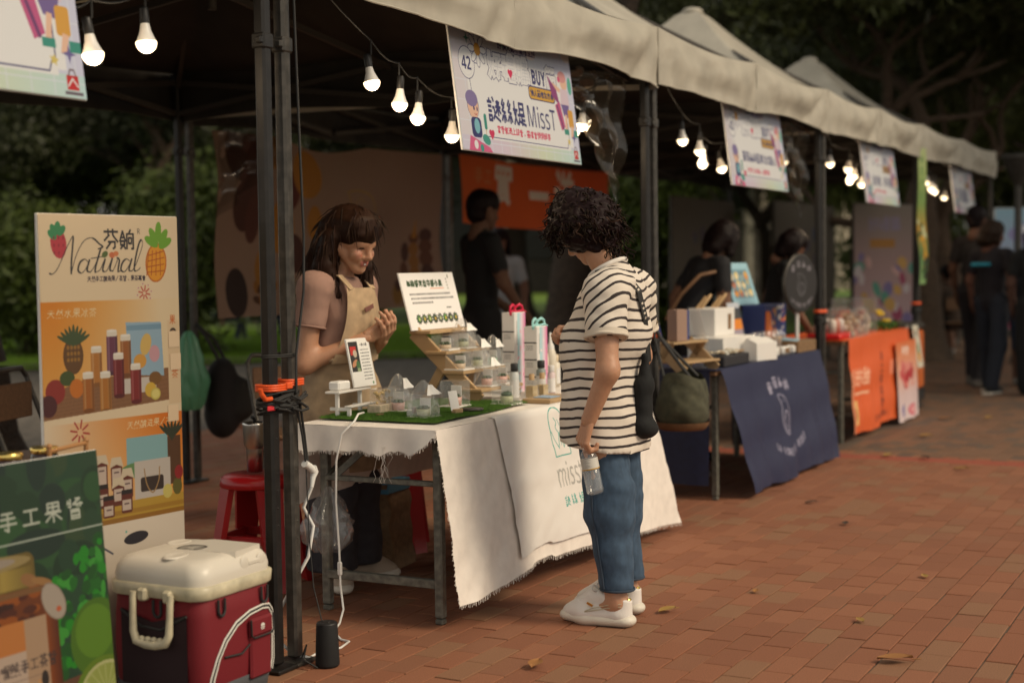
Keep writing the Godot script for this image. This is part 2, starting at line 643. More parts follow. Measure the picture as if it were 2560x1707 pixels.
func _ready() -> void:
	rng.seed = 7
	# camera
	var cam := Camera3D.new()
	cam.name = "camera"
	cam.keep_aspect = Camera3D.KEEP_HEIGHT
	cam.fov = 26.34
	cam.near = 0.05
	cam.far = 400.0
	cam.transform = Transform3D(Basis(Vector3(0.4655, -0.014, 0.885), Vector3(0.0518, 0.9986, -0.0115), Vector3(-0.8836, 0.0517, 0.4653)).orthonormalized(), Vector3(-3.739, 1.27, 2.796))
	var lens := CameraAttributesPhysical.new()
	lens.frustum_focal_length = 51.0
	lens.frustum_focus_distance = 5.1
	lens.exposure_aperture = 1.8
	lens.exposure_shutter_speed = 100.0
	cam.attributes = lens
	add_child(cam)
	cam.current = true
	cam.fov = 26.34
	# sky and soft daylight through thin cloud
	var env := Environment.new()
	env.background_mode = Environment.BG_SKY
	var sky := ProceduralSkyMaterial.new()
	sky.sky_top_color = Color(0.66, 0.67, 0.66)
	sky.sky_horizon_color = Color(1.0, 0.975, 0.93)
	sky.sky_curve = 0.35
	sky.sky_energy_multiplier = 1.0
	sky.ground_bottom_color = Color(0.3, 0.26, 0.2)
	sky.ground_horizon_color = Color(0.6, 0.56, 0.5)
	var sk := Sky.new()
	sk.sky_material = sky
	env.sky = sk
	env.background_energy_multiplier = 1.0
	env.tonemap_mode = Environment.TONE_MAPPER_LINEAR
	env.tonemap_exposure = 1.08
	env.sdfgi_enabled = true
	env.ssao_enabled = true
	env.ssil_enabled = true
	var we := WorldEnvironment.new()
	we.name = "world"
	we.environment = env
	add_child(we)
	var sun := DirectionalLight3D.new()
	sun.name = "sun"
	sun.light_energy = 0.75
	sun.light_color = Color(1.0, 0.93, 0.82)
	sun.light_angular_distance = 22.0
	sun.shadow_enabled = true
	add_child(sun)
	sun.look_at_from_position(Vector3.ZERO, -Vector3(0.1, 0.85, 1.0))

	strokes()
	materials()
	pavement()
	tents()
	park()
	stall_plants()
	stall_pastry()
	stall_orange()
	front_left()
	people()


func materials() -> void:
	M["n_fine"] = noise_tex(0.09, 0.72, 1.0, 256)
	M["n_soft"] = noise_tex(0.02, 0.78, 1.0, 256)
	M["n_dirt"] = noise_tex(0.012, 0.62, 1.0, 512, false, 1, 6)
	M["n_bump"] = noise_tex(0.06, 0.0, 1.0, 256)
	M["n_cell"] = noise_tex(0.15, 0.0, 1.0, 256, false, 1, 2, FastNoiseLite.TYPE_VALUE)
	M["n_canvas"] = noise_tex(0.012, 0.84, 1.0, 512, false, 1, 7)
	M["n_brick"] = noise_tex(0.11, 0.80, 1.10, 512, false, 1, 5)
	M["n_linen"] = noise_tex(0.02, 0.93, 1.0, 512, false, 1, 6)
	var wv := Image.create(64, 64, false, Image.FORMAT_RGB8)
	for y in 64:
		for x in 64:
			var a := 0.5 + 0.5 * sin(x * TAU / 8.0) * (1.0 if (y / 4) % 2 == 0 else -1.0)
			wv.set_pixel(x, y, Color(a, a, a))
	M["n_weave"] = ImageTexture.create_from_image(wv)
	var bricks := [Vector3(0.30, 0.105, 0.054), Vector3(0.285, 0.098, 0.050), Vector3(0.315, 0.114, 0.060), Vector3(0.275, 0.104, 0.056), Vector3(0.285, 0.125, 0.068), Vector3(0.268, 0.092, 0.047)]
	for i in bricks.size():
		var c: Vector3 = bricks[i] * Vector3(0.92, 0.97, 0.88)
		var m := mat("paver_%d" % i, lin(c.x, c.y, c.z), 0.88, 0.0, "n_brick", 3.1, "n_brick", 0.06)
		m.uv1_world_triplanar = true
	var bs := vmat("paver_mix", 0.88, "n_brick", 3.1)
	bs.uv1_world_triplanar = true
	mat("joint", lin(0.15, 0.11, 0.075), 0.95, 0.0, "n_fine", 6.0)
	mat("path", lin(0.16, 0.13, 0.10), 0.9, 0.0, "n_dirt", 0.8)
	mat("soil", lin(0.07, 0.05, 0.03), 0.95, 0.0, "n_dirt", 0.8)
	mat("lawn", lin(0.15, 0.26, 0.012), 0.9, 0.0, "n_dirt", 0.7)
	var cv := mat("canvas", lin(0.49, 0.445, 0.365), 0.5, 0.0, "n_canvas", 0.6)
	cv.metallic_specular = 0.4
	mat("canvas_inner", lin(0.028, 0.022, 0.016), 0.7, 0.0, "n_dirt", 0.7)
	mat("leg_dark", lin(0.018, 0.015, 0.013), 0.45, 0.2, "n_dirt", 3.0)
	mat("leg_grey", lin(0.095, 0.084, 0.071), 0.42, 0.35, "n_dirt", 3.0)
	mat("truss", lin(0.06, 0.052, 0.045), 0.5, 0.3)
	mat("black_plastic", lin(0.012, 0.011, 0.011), 0.45)
	mat("black_rubber", lin(0.018, 0.017, 0.016), 0.7)
	mat("white_plastic", lin(0.72, 0.70, 0.66), 0.35)
	mat("cream_plastic", lin(0.66, 0.58, 0.40), 0.4, 0.0, "n_soft", 3.0)
	mat("tie_orange", lin(0.75, 0.10, 0.02), 0.4)
	mat("tie_red", lin(0.65, 0.03, 0.04), 0.4)
	mat("steel", lin(0.55, 0.53, 0.5), 0.28, 1.0)
	mat("table_metal", lin(0.22, 0.21, 0.17), 0.5, 0.25, "n_dirt", 4.0)
	mat("linen", lin(0.84, 0.765, 0.69), 0.92, 0.0, "n_linen", 1.4)
	mat("banner_white", lin(0.80, 0.78, 0.74), 0.7)
	mat("wood", lin(0.55, 0.36, 0.18), 0.6, 0.0, "n_soft", 8.0)
	M["wood"].uv1_scale = Vector3(3, 40, 40)
	mat("wood_pale", lin(0.68, 0.56, 0.40), 0.6, 0.0, "n_soft", 8.0)
	mat("wood_brown", lin(0.20, 0.10, 0.045), 0.6, 0.0, "n_soft", 8.0)
	mat("white_paint", lin(0.74, 0.71, 0.66), 0.5)
	mat("paper", lin(0.80, 0.78, 0.74), 0.6)
	mat("stool_red", lin(0.34, 0.008, 0.010), 0.3)
	mat("gold_foil", lin(0.80, 0.58, 0.18), 0.25, 1.0)
	glass("clear", 0.10)
	glass("clear_film", 0.09, Color(0.95, 0.95, 0.94))
	glass("dusty_film", 0.30, Color(0.20, 0.17, 0.13))
	glass("acrylic", 0.07, Color(0.95, 0.97, 0.97))
	vmat("skin", 0.5, "n_linen", 9.0)
	M["skin"].subsurf_scatter_enabled = true
	M["skin"].subsurf_scatter_strength = 0.08
	vmat("cloth_v", 0.85, "n_fine", 14.0)
	vmat("gloss_v", 0.4)
	vmat("hair", 0.55)
	M["hair"].metallic_specular = 0.25
	mat("bark", lin(0.12, 0.075, 0.045), 0.9, 0.0, "n_dirt", 2.0, "n_bump", 2.0)
	mat("bark_dark", lin(0.07, 0.046, 0.03), 0.9, 0.0, "n_dirt", 2.0, "n_bump", 2.0)
	var lf := vmat("leaf", 0.55)
	lf.cull_mode = BaseMaterial3D.CULL_DISABLED
	lf.backlight_enabled = true
	lf.backlight = lin(0.05, 0.08, 0.008)
	var gl := StandardMaterial3D.new()
	gl.albedo_color = Color(1, 1, 1)
	gl.emission_enabled = true
	gl.emission = Color(1.0, 0.88, 0.68)
	gl.emission_energy_multiplier = 2.6
	M["bulb_glow"] = gl


# ------------------------------------------------------------------ ground
func seen(p: Vector3) -> float:
	var c := get_node("camera") as Camera3D
	var q := c.transform.affine_inverse() * p
	if q.z > -0.5:
		return -1.0
	var t := tan(deg_to_rad(13.4))
	if absf(q.x / q.z) > t * 1.53 or absf(q.y / q.z) > t * 1.04:
		return -1.0
	return -q.z


func pavement() -> void:
	var b := MB.new()
	b.quad(Vector3(-60, -0.045, 60), Vector3(160, -0.045, 60), Vector3(160, -0.045, -160), Vector3(-60, -0.045, -160))
	struct("ground", b, M.soil)
	var p := Node3D.new()
	p.name = "pavement"
	p.set_meta("kind", "structure")
	add_child(p)
	var bed := MB.new()
	bed.box(Vector3(11, -0.0165, 1.0), Vector3(34, 0.022, 11.0))
	obj("mortar_bed", bed, M.joint, p)
	var shapes := []
	for i in 4:
		var m := MB.new()
		m.box(Vector3.ZERO, Vector3(0.1955, 0.05, 0.0952), 0.0018)
		shapes.append(m.mesh())
	var cr := MB.new()
	cr.box(Vector3.ZERO, Vector3(0.0952, 0.05, 0.1955), 0.0018)
	var cross := cr.mesh()
	var hf := MB.new()
	hf.box(Vector3.ZERO, Vector3(0.0952, 0.05, 0.0952), 0.0018)
	var half_brick := hf.mesh()
	var all := []
	for r in range(-48, 62):
		var z := r * 0.1 + 0.03
		var off := (0.1 if r % 2 == 0 else 0.0) + rng.randf_range(-0.004, 0.004)
		for k in range(-8, 130):
			var x := k * 0.2 + off
			var half := false
			if x > 5.52 and x < 5.88:
				half = absf(x - 5.6) < 0.05 or absf(x - 5.8) < 0.05
				if not half:
					continue
				x = 5.55 if x < 5.7 else 5.85
			var pos := Vector3(x, -0.025 + rng.randf_range(-0.0016, 0.0016), z + rng.randf_range(-0.0015, 0.0015))
			var d := seen(pos + Vector3(0, 0.02, 0))
			var g := rng.randf()
			if d > 0 and d < 24.0:
				all.append([d, pos, g, 2 if half else 0])
	for k in range(-20, 35):
		for c in 2:
			var pos := Vector3(5.65 + c * 0.1, -0.025, k * 0.2 + c * 0.1)
			var d := seen(pos)
			if d > 0:
				all.append([d, pos, rng.randf(), 1])
	all.sort_custom(func(a, c): return a[0] < c[0])
	var n_own := 300
	for i in n_own:
		var a: Array = all[i]
		var o := put("brick", cross if a[3] == 1 else half_brick if a[3] else shapes[i % 4], M["paver_%d" % int(a[2] * 5.99)], p)
		o.position = a[1]
		o.rotation = Vector3(rng.randf_range(-0.006, 0.006), rng.randf_range(-0.008, 0.008), rng.randf_range(-0.004, 0.004))
	for kind in 3:
		var rest := all.slice(n_own).filter(func(a): return a[3] == kind)
		var mm := MultiMesh.new()
		mm.transform_format = MultiMesh.TRANSFORM_3D
		mm.use_colors = true
		mm.mesh = [shapes[0], cross, half_brick][kind]
		mm.instance_count = rest.size()
		for i in rest.size():
			var a: Array = rest[i]
			var e := Vector3(rng.randf_range(-0.006, 0.006), rng.randf_range(-0.008, 0.008), rng.randf_range(-0.004, 0.004))
			mm.set_instance_transform(i, Transform3D(Basis.from_euler(e), a[1]))
			var m: StandardMaterial3D = M["paver_%d" % int(a[2] * 5.99)]
			var c := m.albedo_color.srgb_to_linear()
			if a[1].x > 5.9:
				var g := Color(0.165, 0.095, 0.055)
				if a[2] > 0.72:
					g = Color(0.085, 0.072, 0.055)
				elif a[2] > 0.4:
					g = Color(0.13, 0.08, 0.048)
				c = c.lerp(g, 0.8)
			elif kind == 1:
				c = Color(0.33, 0.075, 0.04)
			mm.set_instance_color(i, c)
		var mi := MultiMeshInstance3D.new()
		mi.multimesh = mm
		mi.material_override = M.paver_mix
		mi.name = ["distant_bricks", "border_bricks", "cut_bricks"][kind]
		mi.set_meta("kind", "stuff")
		p.add_child(mi, true)
	# fallen leaves
	var lm := MB.new()
	lm.grid(func(u: float, v: float) -> Vector3:
		var wd := sin(PI * clampf(v, 0.02, 0.98)) * 0.02
		return Vector3((u - 0.5) * 2.0 * wd, 0.003 + 0.010 * absf(u - 0.5) + 0.005 * sin(v * 2.4) + 0.004 * absf(v - 0.5), (v - 0.5) * 0.075), 4, 7)
	lm.tube([Vector3(0, 0.006, 0.035), Vector3(0.002, 0.006, 0.055)], 0.0012, 4)
	var leaf := lm.mesh()
	mat("dry_gold", lin(0.42, 0.24, 0.05), 0.7, 0.0, "n_fine", 20)
	mat("dry_brown", lin(0.40, 0.17, 0.045), 0.7, 0.0, "n_fine", 20)
	mat("dry_dark", lin(0.05, 0.03, 0.018), 0.7, 0.0, "n_fine", 20)
	# x, z, turn, size, tone, label
	for L in [[0.86, 1.73, 0.4, 1.5, "dry_brown", "curled orange brown leaf lying nearest on the bare brick lane"], [1.35, 2.35, 1.9, 0.8, "dry_gold", "small yellow leaf at the lower edge of the lane"], [3.05, 2.83, 0.9, 1.0, "dry_gold", "pale yellow leaf at the far right side of the lane"], [2.72, 2.6, 2.5, 1.0, "dry_dark", "dark shrivelled leaf beside the pale yellow one"], [1.33, 1.5, 2.2, 0.75, "dry_gold", "tiny tan leaf alone in the middle of the brick lane"], [2.15, 1.55, 2.0, 0.75, "dry_gold", "narrow tan leaf lying flat in mid lane"], [1.62, 1.02, 1.7, 0.7, "dry_brown", "small brown leaf just right of the white sneakers"], [3.2, 0.95, 1.8, 0.85, "dry_dark", "dark twig-like leaf before the navy tablecloth corner"], [3.75, 0.62, 0.8, 0.9, "dry_dark", "dark curled leaf by the foot of the navy tablecloth"], [1.18, 0.83, 1.2, 1.2, "dry_gold", "yellow leaf beside the toe of the far white sneaker"], [5.75, 0.55, 1.4, 1.3, "dry_gold", "yellow leaf on the red border row"], [5.72, 0.8, 2.2, 1.3, "dry_dark", "dark leaf clump on the red border row"], [5.3, 1.1, 0.4, 1.2, "dry_gold", "bright yellow leaf just before the border row"], [6.9, 0.55, 1.0, 1.5, "dry_gold", "golden leaf in front of the orange tablecloth"], [8.1, 0.45, 0.5, 1.5, "dry_brown", "brown leaf under the pink printed sheet"], [8.3, 0.75, 1.5, 1.5, "dry_gold", "amber leaf out from the pink printed sheet"], [0.33, 0.72, 1.75, 1.2, "dry_brown", "long brown leaf scrap near the black speaker"]]:
		var o := put("fallen_leaf", leaf, M[L[4]])
		o.position = Vector3(L[0], 0.003, L[1])
		o.rotation.y = L[2]
		o.scale = Vector3.ONE * L[3]
		tag(o, L[5], "leaf", "dry leaves on the paving")


# ------------------------------------------------------------------ tents
func tents() -> void:
	var xs := [-3.10, 0.0, 3.085, 6.17, 9.18, 12.9]
	var wh := ["open market tent partly out of frame at the left, over the fruit poster", "weathered white market tent over the succulent stall", "weathered white market tent over the navy pastry stall", "weathered white market tent over the orange stall", "weathered white market tent at the far end of the row"]
	for i in 5:
		tent(xs[i] + 0.03, xs[i + 1] - 0.03, wh[i], i)
	var wires := ["string light cable in the near left tent", "string light cable over the succulent stall", "string light cable over the pastry stall", "string light cable over the orange stall", "string light cable at the far end of the row"]
	var groups := [[Vector2(-0.76, 1.86), Vector2(-0.64, 1.88), Vector2(-0.42, 1.94)], [Vector2(0.78, 1.95), Vector2(0.97, 1.89), Vector2(1.10, 1.85), Vector2(1.36, 1.80), Vector2(2.5, 1.9), Vector2(2.59, 1.94)], [Vector2(3.92, 1.96), Vector2(4.19, 1.92), Vector2(4.24, 1.85), Vector2(4.56, 1.84), Vector2(5.79, 1.95)], [Vector2(6.93, 2.0), Vector2(7.44, 1.99), Vector2(7.6, 1.94), Vector2(7.49, 1.90), Vector2(7.85, 1.89)], [Vector2(10.23, 2.01), Vector2(10.46, 1.96), Vector2(10.62, 1.94), Vector2(11.07, 1.9), Vector2(12.3, 1.97)]]
	var where := [["lit bulb mostly hidden by the lavender sign edge", "lit bulb between the lavender sign and the rightmost near bulb", "lit bulb nearest the doubled tent posts in the left tent"], ["highest lit bulb left of the plant stall sign", "second lit bulb left of the plant stall sign", "third lit bulb left of the plant stall sign", "lit bulb half hidden behind the plant stall sign's left edge", "lit bulb touching the plant stall sign's right edge", "upper lit bulb right of the plant stall sign"], ["highest lit bulb of the pastry stall string", "second lit bulb of the pastry stall string", "lit bulb hanging just below the second on the pastry string", "lit bulb at the left edge of the pastry stall sign", "lit bulb at the right edge of the pastry stall sign"], ["leftmost lit bulb of the orange stall string", "upper lit bulb of the cluster left of the orange stall sign", "right lit bulb of the cluster left of the orange stall sign", "lowest lit bulb of the cluster left of the orange stall sign", "lit bulb behind the orange stall sign's left edge"], ["first lit bulb of the farthest string", "second lit bulb of the farthest string", "third lit bulb of the farthest string", "lit bulb at the left edge of the farthest sign", "lit bulb at the right edge of the farthest sign"]]
	var proto := bulb()
	for i in 5:
		var top := []
		top.append(Vector3(xs[i] + 0.05, 2.34, -0.02) if i > 0 else Vector3(-1.2, 1.98, -0.1))
		for j in groups[i].size():
			var q: Vector2 = groups[i][j]
			top.append(Vector3(q.x, q.y + 0.15, -0.15))
		if i == 1:
			top.insert(5, Vector3(2.0, 1.93, -0.15))
		top.append(Vector3(xs[i + 1] - 0.06, 2.3, -0.05))
		var pts := []
		for j in top.size() - 1:
			for k in 6:
				var t := k / 6.0
				pts.append(top[j].lerp(top[j + 1], t) + Vector3.DOWN * sin(PI * t) * 0.02)
		pts.append(top[-1])
		var w := MB.new()
		w.tube(pts, 0.0035, 5)
		for j in groups[i].size():
			var q: Vector2 = groups[i][j]
			w.tube([Vector3(q.x, q.y + 0.155, -0.15), Vector3(q.x, q.y + 0.1, -0.15)], 0.004, 5)
		tag(obj("light_cable", w, M.black_rubber), wires[i], "cable", "string light cables under the tents")
		for j in groups[i].size():
			var q: Vector2 = groups[i][j]
			var o := proto if i == 0 and j == 0 else dup(proto, Vector3.ZERO, 0, "")
			o.set_meta("label", where[i][j])
			o.position = Vector3(q.x, q.y, -0.15)
			o.rotation = Vector3(rng.randf_range(-0.12, 0.12), rng.randf() * 6.0, rng.randf_range(-0.22, 0.22))
	# event signs under the valances
	sign_board(Vector3(1.665, 2.235, -0.035), 42, "謎絲媞", "MissT", "當香氣遇上綠意，靈感意悄悄發芽", 9.0, "white event sign numbered 42 over the succulent stall")
	sign_board(Vector3(4.77, 2.235, -0.035), 43, "薔薇森林藍帶法式點心", "", "天然手工法式點心，藍帶香甜", 5.0, "white event sign numbered 43 over the navy pastry stall")
	sign_board(Vector3(7.84, 2.235, -0.035), 44, "法布甜 伴手禮", "", "天然手工果茶、法式點心", 4.0, "white event sign hanging over the orange stall")
	sign_board(Vector3(11.25, 2.25, -0.035), 45, "拍貼機", "", "", 4.0, "white event sign hanging over the farthest stall")
	sign_board(Vector3(-1.39, 2.235, -0.035), 41, "", "", "", 7.0, "lavender event sign cut off by the top left corner of the view")


func bulb() -> Node3D:
	var t := thing("light_bulb", "", "light bulb", Vector3.ZERO, 0, "lit bulbs on the string lights")
	var s := MB.new()
	s.lathe([Vector2(0.001, 0.105), Vector2(0.012, 0.104), Vector2(0.014, 0.098), Vector2(0.0145, 0.06), Vector2(0.013, 0.055)], 12)
	s.box(Vector3(0, 0.083, 0.014), Vector3(0.008, 0.03, 0.004), 0.001)
	obj("socket", s, M.black_plastic, t)
	var c := MB.new()
	c.lathe([Vector2(0.0125, 0.057), Vector2(0.014, 0.05), Vector2(0.0165, 0.035), Vector2(0.024, 0.015), Vector2(0.0305, 0.001)], 16)
	obj("housing", c, M.white_plastic, t)
	var d := MB.new()
	var pr := []
	for i in 9:
		var a := PI / 2 * i / 8.0
		pr.append(Vector2(maxf(cos(a) * 0.031, 0.0004), -sin(a) * 0.031))
	d.lathe(pr, 18)
	obj("glowing_dome", d, M.bulb_glow, t)
	var l := OmniLight3D.new()
	l.name = "bulb_light"
	l.light_color = Color(1.0, 0.88, 0.72)
	l.light_energy = 0.045
	l.light_size = 0.03
	l.omni_range = 12.0
	l.omni_attenuation = 2.0
	l.shadow_enabled = true
	l.position = Vector3(0, -0.036, 0)
	t.add_child(l)
	return t


func tent(x0: float, x1: float, label: String, idx: int) -> void:
	var w := x1 - x0
	var t := thing("market_tent", label, "tent", Vector3(x0, 0, 0), 0, "tents in a row along the lane")
	var E := 2.45
	var A := Vector3(w / 2, 3.42, -1.5)
	var ns := FastNoiseLite.new()
	ns.seed = 11 + idx
	ns.frequency = 1.6
	var roof := func(side: int, u: float, v: float, drop: float) -> Vector3:
		var c := [Vector3(-0.028, E, 0.02), Vector3(w + 0.028, E, 0.02), Vector3(w + 0.028, E, -3.02), Vector3(-0.028, E, -3.02)]
		var e: Vector3 = c[side].lerp(c[(side + 1) % 4], u)
		var p := e.lerp(A, v)
		var hump := absf(sin(TAU * u)) * (1.0 - v)
		p.y = E + (A.y - E) * (0.18 * v + 0.82 * pow(v, 1.9)) - hump * 0.06 * sin(PI * minf(v * 1.6 + 0.12, 1.0)) - drop - 0.05 * maxf(0.0, v - 0.93) / 0.07
		p.y += ns.get_noise_3dv(p * 1.5) * 0.02 * (1.0 - v) * minf(v * 6.0, 1.0)
		return p
	var r := MB.new()
	var li := MB.new()
	for s in 4:
		r.grid(func(u: float, v: float) -> Vector3: return roof.call(s, u, minf(1.0 - v, 0.985), 0.0), 28, 14)
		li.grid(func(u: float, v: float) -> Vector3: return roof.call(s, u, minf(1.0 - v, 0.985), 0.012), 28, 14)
	r.ball(A + Vector3(0, -0.085, 0), Vector3(0.09, 0.04, 0.09), 16, 8)
	obj("roof_cover", r, M.canvas, t)
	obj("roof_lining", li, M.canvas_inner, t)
	# valance: pinned at the corners and the middle joint, slack between
	var val := func(a: Vector3, b: Vector3, n: Vector3, u: float, v: float, k: int) -> Vector3:
		var p := a.lerp(b, u)
		var g := absf(sin(TAU * u))
		var fold := 0.0
		for q in 4:
			var cx := [0.0, 0.5, 0.5, 1.0][q] as float
			var dir := [1.0, -1.0, 1.0, -1.0][q] as float
			var s := (u - cx) * dir
			if s > 0 and s < 0.5:
				var an := atan2(v * 0.28 + 0.02, s * w)
				fold += 0.044 * (pow(absf(sin(an * (3.0 + (q + idx + k) % 3) + idx + q * 0.7)), 0.75) - 0.45) * exp(-s * 3.0) * minf(s * 12.0, 1.0) * minf(v * 4.0 + 0.1, 1.0)
		var nz := ns.get_noise_3d(u * w * 2.6, v * 0.9 + k * 5.0, idx * 3.0)
		p += n * (0.025 + g * 0.035 * sin(PI * minf(v * 1.25, 1.0)) + fold + nz * 0.016 * minf(v * 3.0, 1.0))
		p.y = E - v * 0.275 - g * 0.035 * (1.0 - v) + 0.012 * sin(u * 9.0 + idx) * v - 0.02 * (1.0 - g) * v
		return p
	var sides := [[Vector3(-0.028, 0, 0.02), Vector3(w + 0.028, 0, 0.02), Vector3(0, 0, 1)], [Vector3(w + 0.0, 0, 0.02), Vector3(w + 0.0, 0, -3.02), Vector3(0.3, 0, 0)], [Vector3(w + 0.02, 0, -3.02), Vector3(-0.02, 0, -3.02), Vector3(0, 0, -1)], [Vector3(0.0, 0, -3.02), Vector3(0.0, 0, 0.02), Vector3(-0.3, 0, 0)]]
	for k in 4:
		var sd: Array = sides[k]
		var m := MB.new()
		m.grid(func(u: float, v: float) -> Vector3: return val.call(sd[0], sd[1], sd[2], u, v, k), 48 if k == 0 else 24, 9 if k == 0 else 5)
		if k == 0:
			var hem := []
			for i in 41:
				hem.append(val.call(sd[0], sd[1], sd[2], i / 40.0, 0.99, k) + Vector3(0, 0, 0.002))
			m.tube(hem, 0.004, 5)
			m.tube([val.call(sd[0], sd[1], sd[2], 0.0, 0.0, k), val.call(sd[0], sd[1], sd[2], 0.0, 1.0, k)], 0.006, 5)
			m.tube([val.call(sd[0], sd[1], sd[2], 0.5, 0.0, k), val.call(sd[0], sd[1], sd[2], 0.5, 0.5, k), val.call(sd[0], sd[1], sd[2], 0.5, 1.0, k)], 0.003, 5)
		obj("valance", m, M.canvas, t)
		var b := MB.new()
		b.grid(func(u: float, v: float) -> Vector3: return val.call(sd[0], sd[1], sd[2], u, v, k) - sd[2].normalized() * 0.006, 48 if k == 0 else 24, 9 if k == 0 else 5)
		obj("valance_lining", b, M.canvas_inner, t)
	for q in [[0.0, 0.0], [w, 0.0], [0.0, -3.0], [w, -3.0]]:
		var lg := MB.new()
		var lx: float = q[0] + (0.02 if q[0] == 0.0 else -0.02)
		var lz: float = q[1] + (-0.01 if q[1] == 0.0 else 0.01)
		lg.box(Vector3(lx, 1.21, lz), Vector3(0.042, 2.38, 0.042), 0.008)
		lg.box(Vector3(lx, 0.008, lz), Vector3(0.1, 0.014, 0.1), 0.004)
		lg.box(Vector3(lx, 1.98, lz), Vector3(0.052, 0.05, 0.052), 0.006)
		lg.box(Vector3(lx - 0.03, 1.98, lz + 0.012), Vector3(0.02, 0.022, 0.022), 0.004)
		lg.box(Vector3(lx, 2.4, lz), Vector3(0.06, 0.06, 0.06), 0.006)
		for hh in 9:
			lg.col = Color.WHITE
			lg.ball(Vector3(lx, 0.3 + hh * 0.055, lz + 0.0205), Vector3(0.004, 0.004, 0.002), 6, 4)
		obj("leg", lg, M.leg_dark if q[0] > 0.0 else M.leg_grey, t)
	var f := MB.new()
	for e in [[Vector3(0.02, 0, -0.10), Vector3(w - 0.02, 0, -0.10)], [Vector3(0.02, 0, -2.99), Vector3(w - 0.02, 0, -2.99)], [Vector3(0.02, 0, -0.02), Vector3(0.02, 0, -2.98)], [Vector3(w - 0.02, 0, -0.02), Vector3(w - 0.02, 0, -2.98)]]:
		var m2: Vector3 = e[0].lerp(e[1], 0.5)
		for h in 2:
			var p: Vector3 = [e[0], m2][h]
			var q: Vector3 = [m2, e[1]][h]
			f.bar(p + Vector3(0, 2.38, 0), q + Vector3(0, 2.2, 0), 0.018, 0.03)
			f.bar(p + Vector3(0, 2.2, 0.022), q + Vector3(0, 2.38, 0.022), 0.02, 0.03)
	for q in [[0.02, -0.02], [w - 0.02, -0.02], [0.02, -2.98], [w - 0.02, -2.98]]:
		f.bar(Vector3(q[0], 2.36, q[1]), A + Vector3((q[0] - w / 2) * 0.03, -0.24, (q[1] + 1.5) * 0.03), 0.026, 0.026)
	for q in [[w / 2, -0.02], [w / 2, -2.98], [0.02, -1.5], [w - 0.02, -1.5]]:
		f.bar(Vector3(q[0], 2.36, q[1]), Vector3(w / 2, 2.55, -1.5), 0.02, 0.03)
	f.tube([Vector3(w / 2, 2.45, -1.5), A + Vector3(0, -0.06, 0)], 0.02, 8)
	obj("roof_frame", f, M.truss, t)


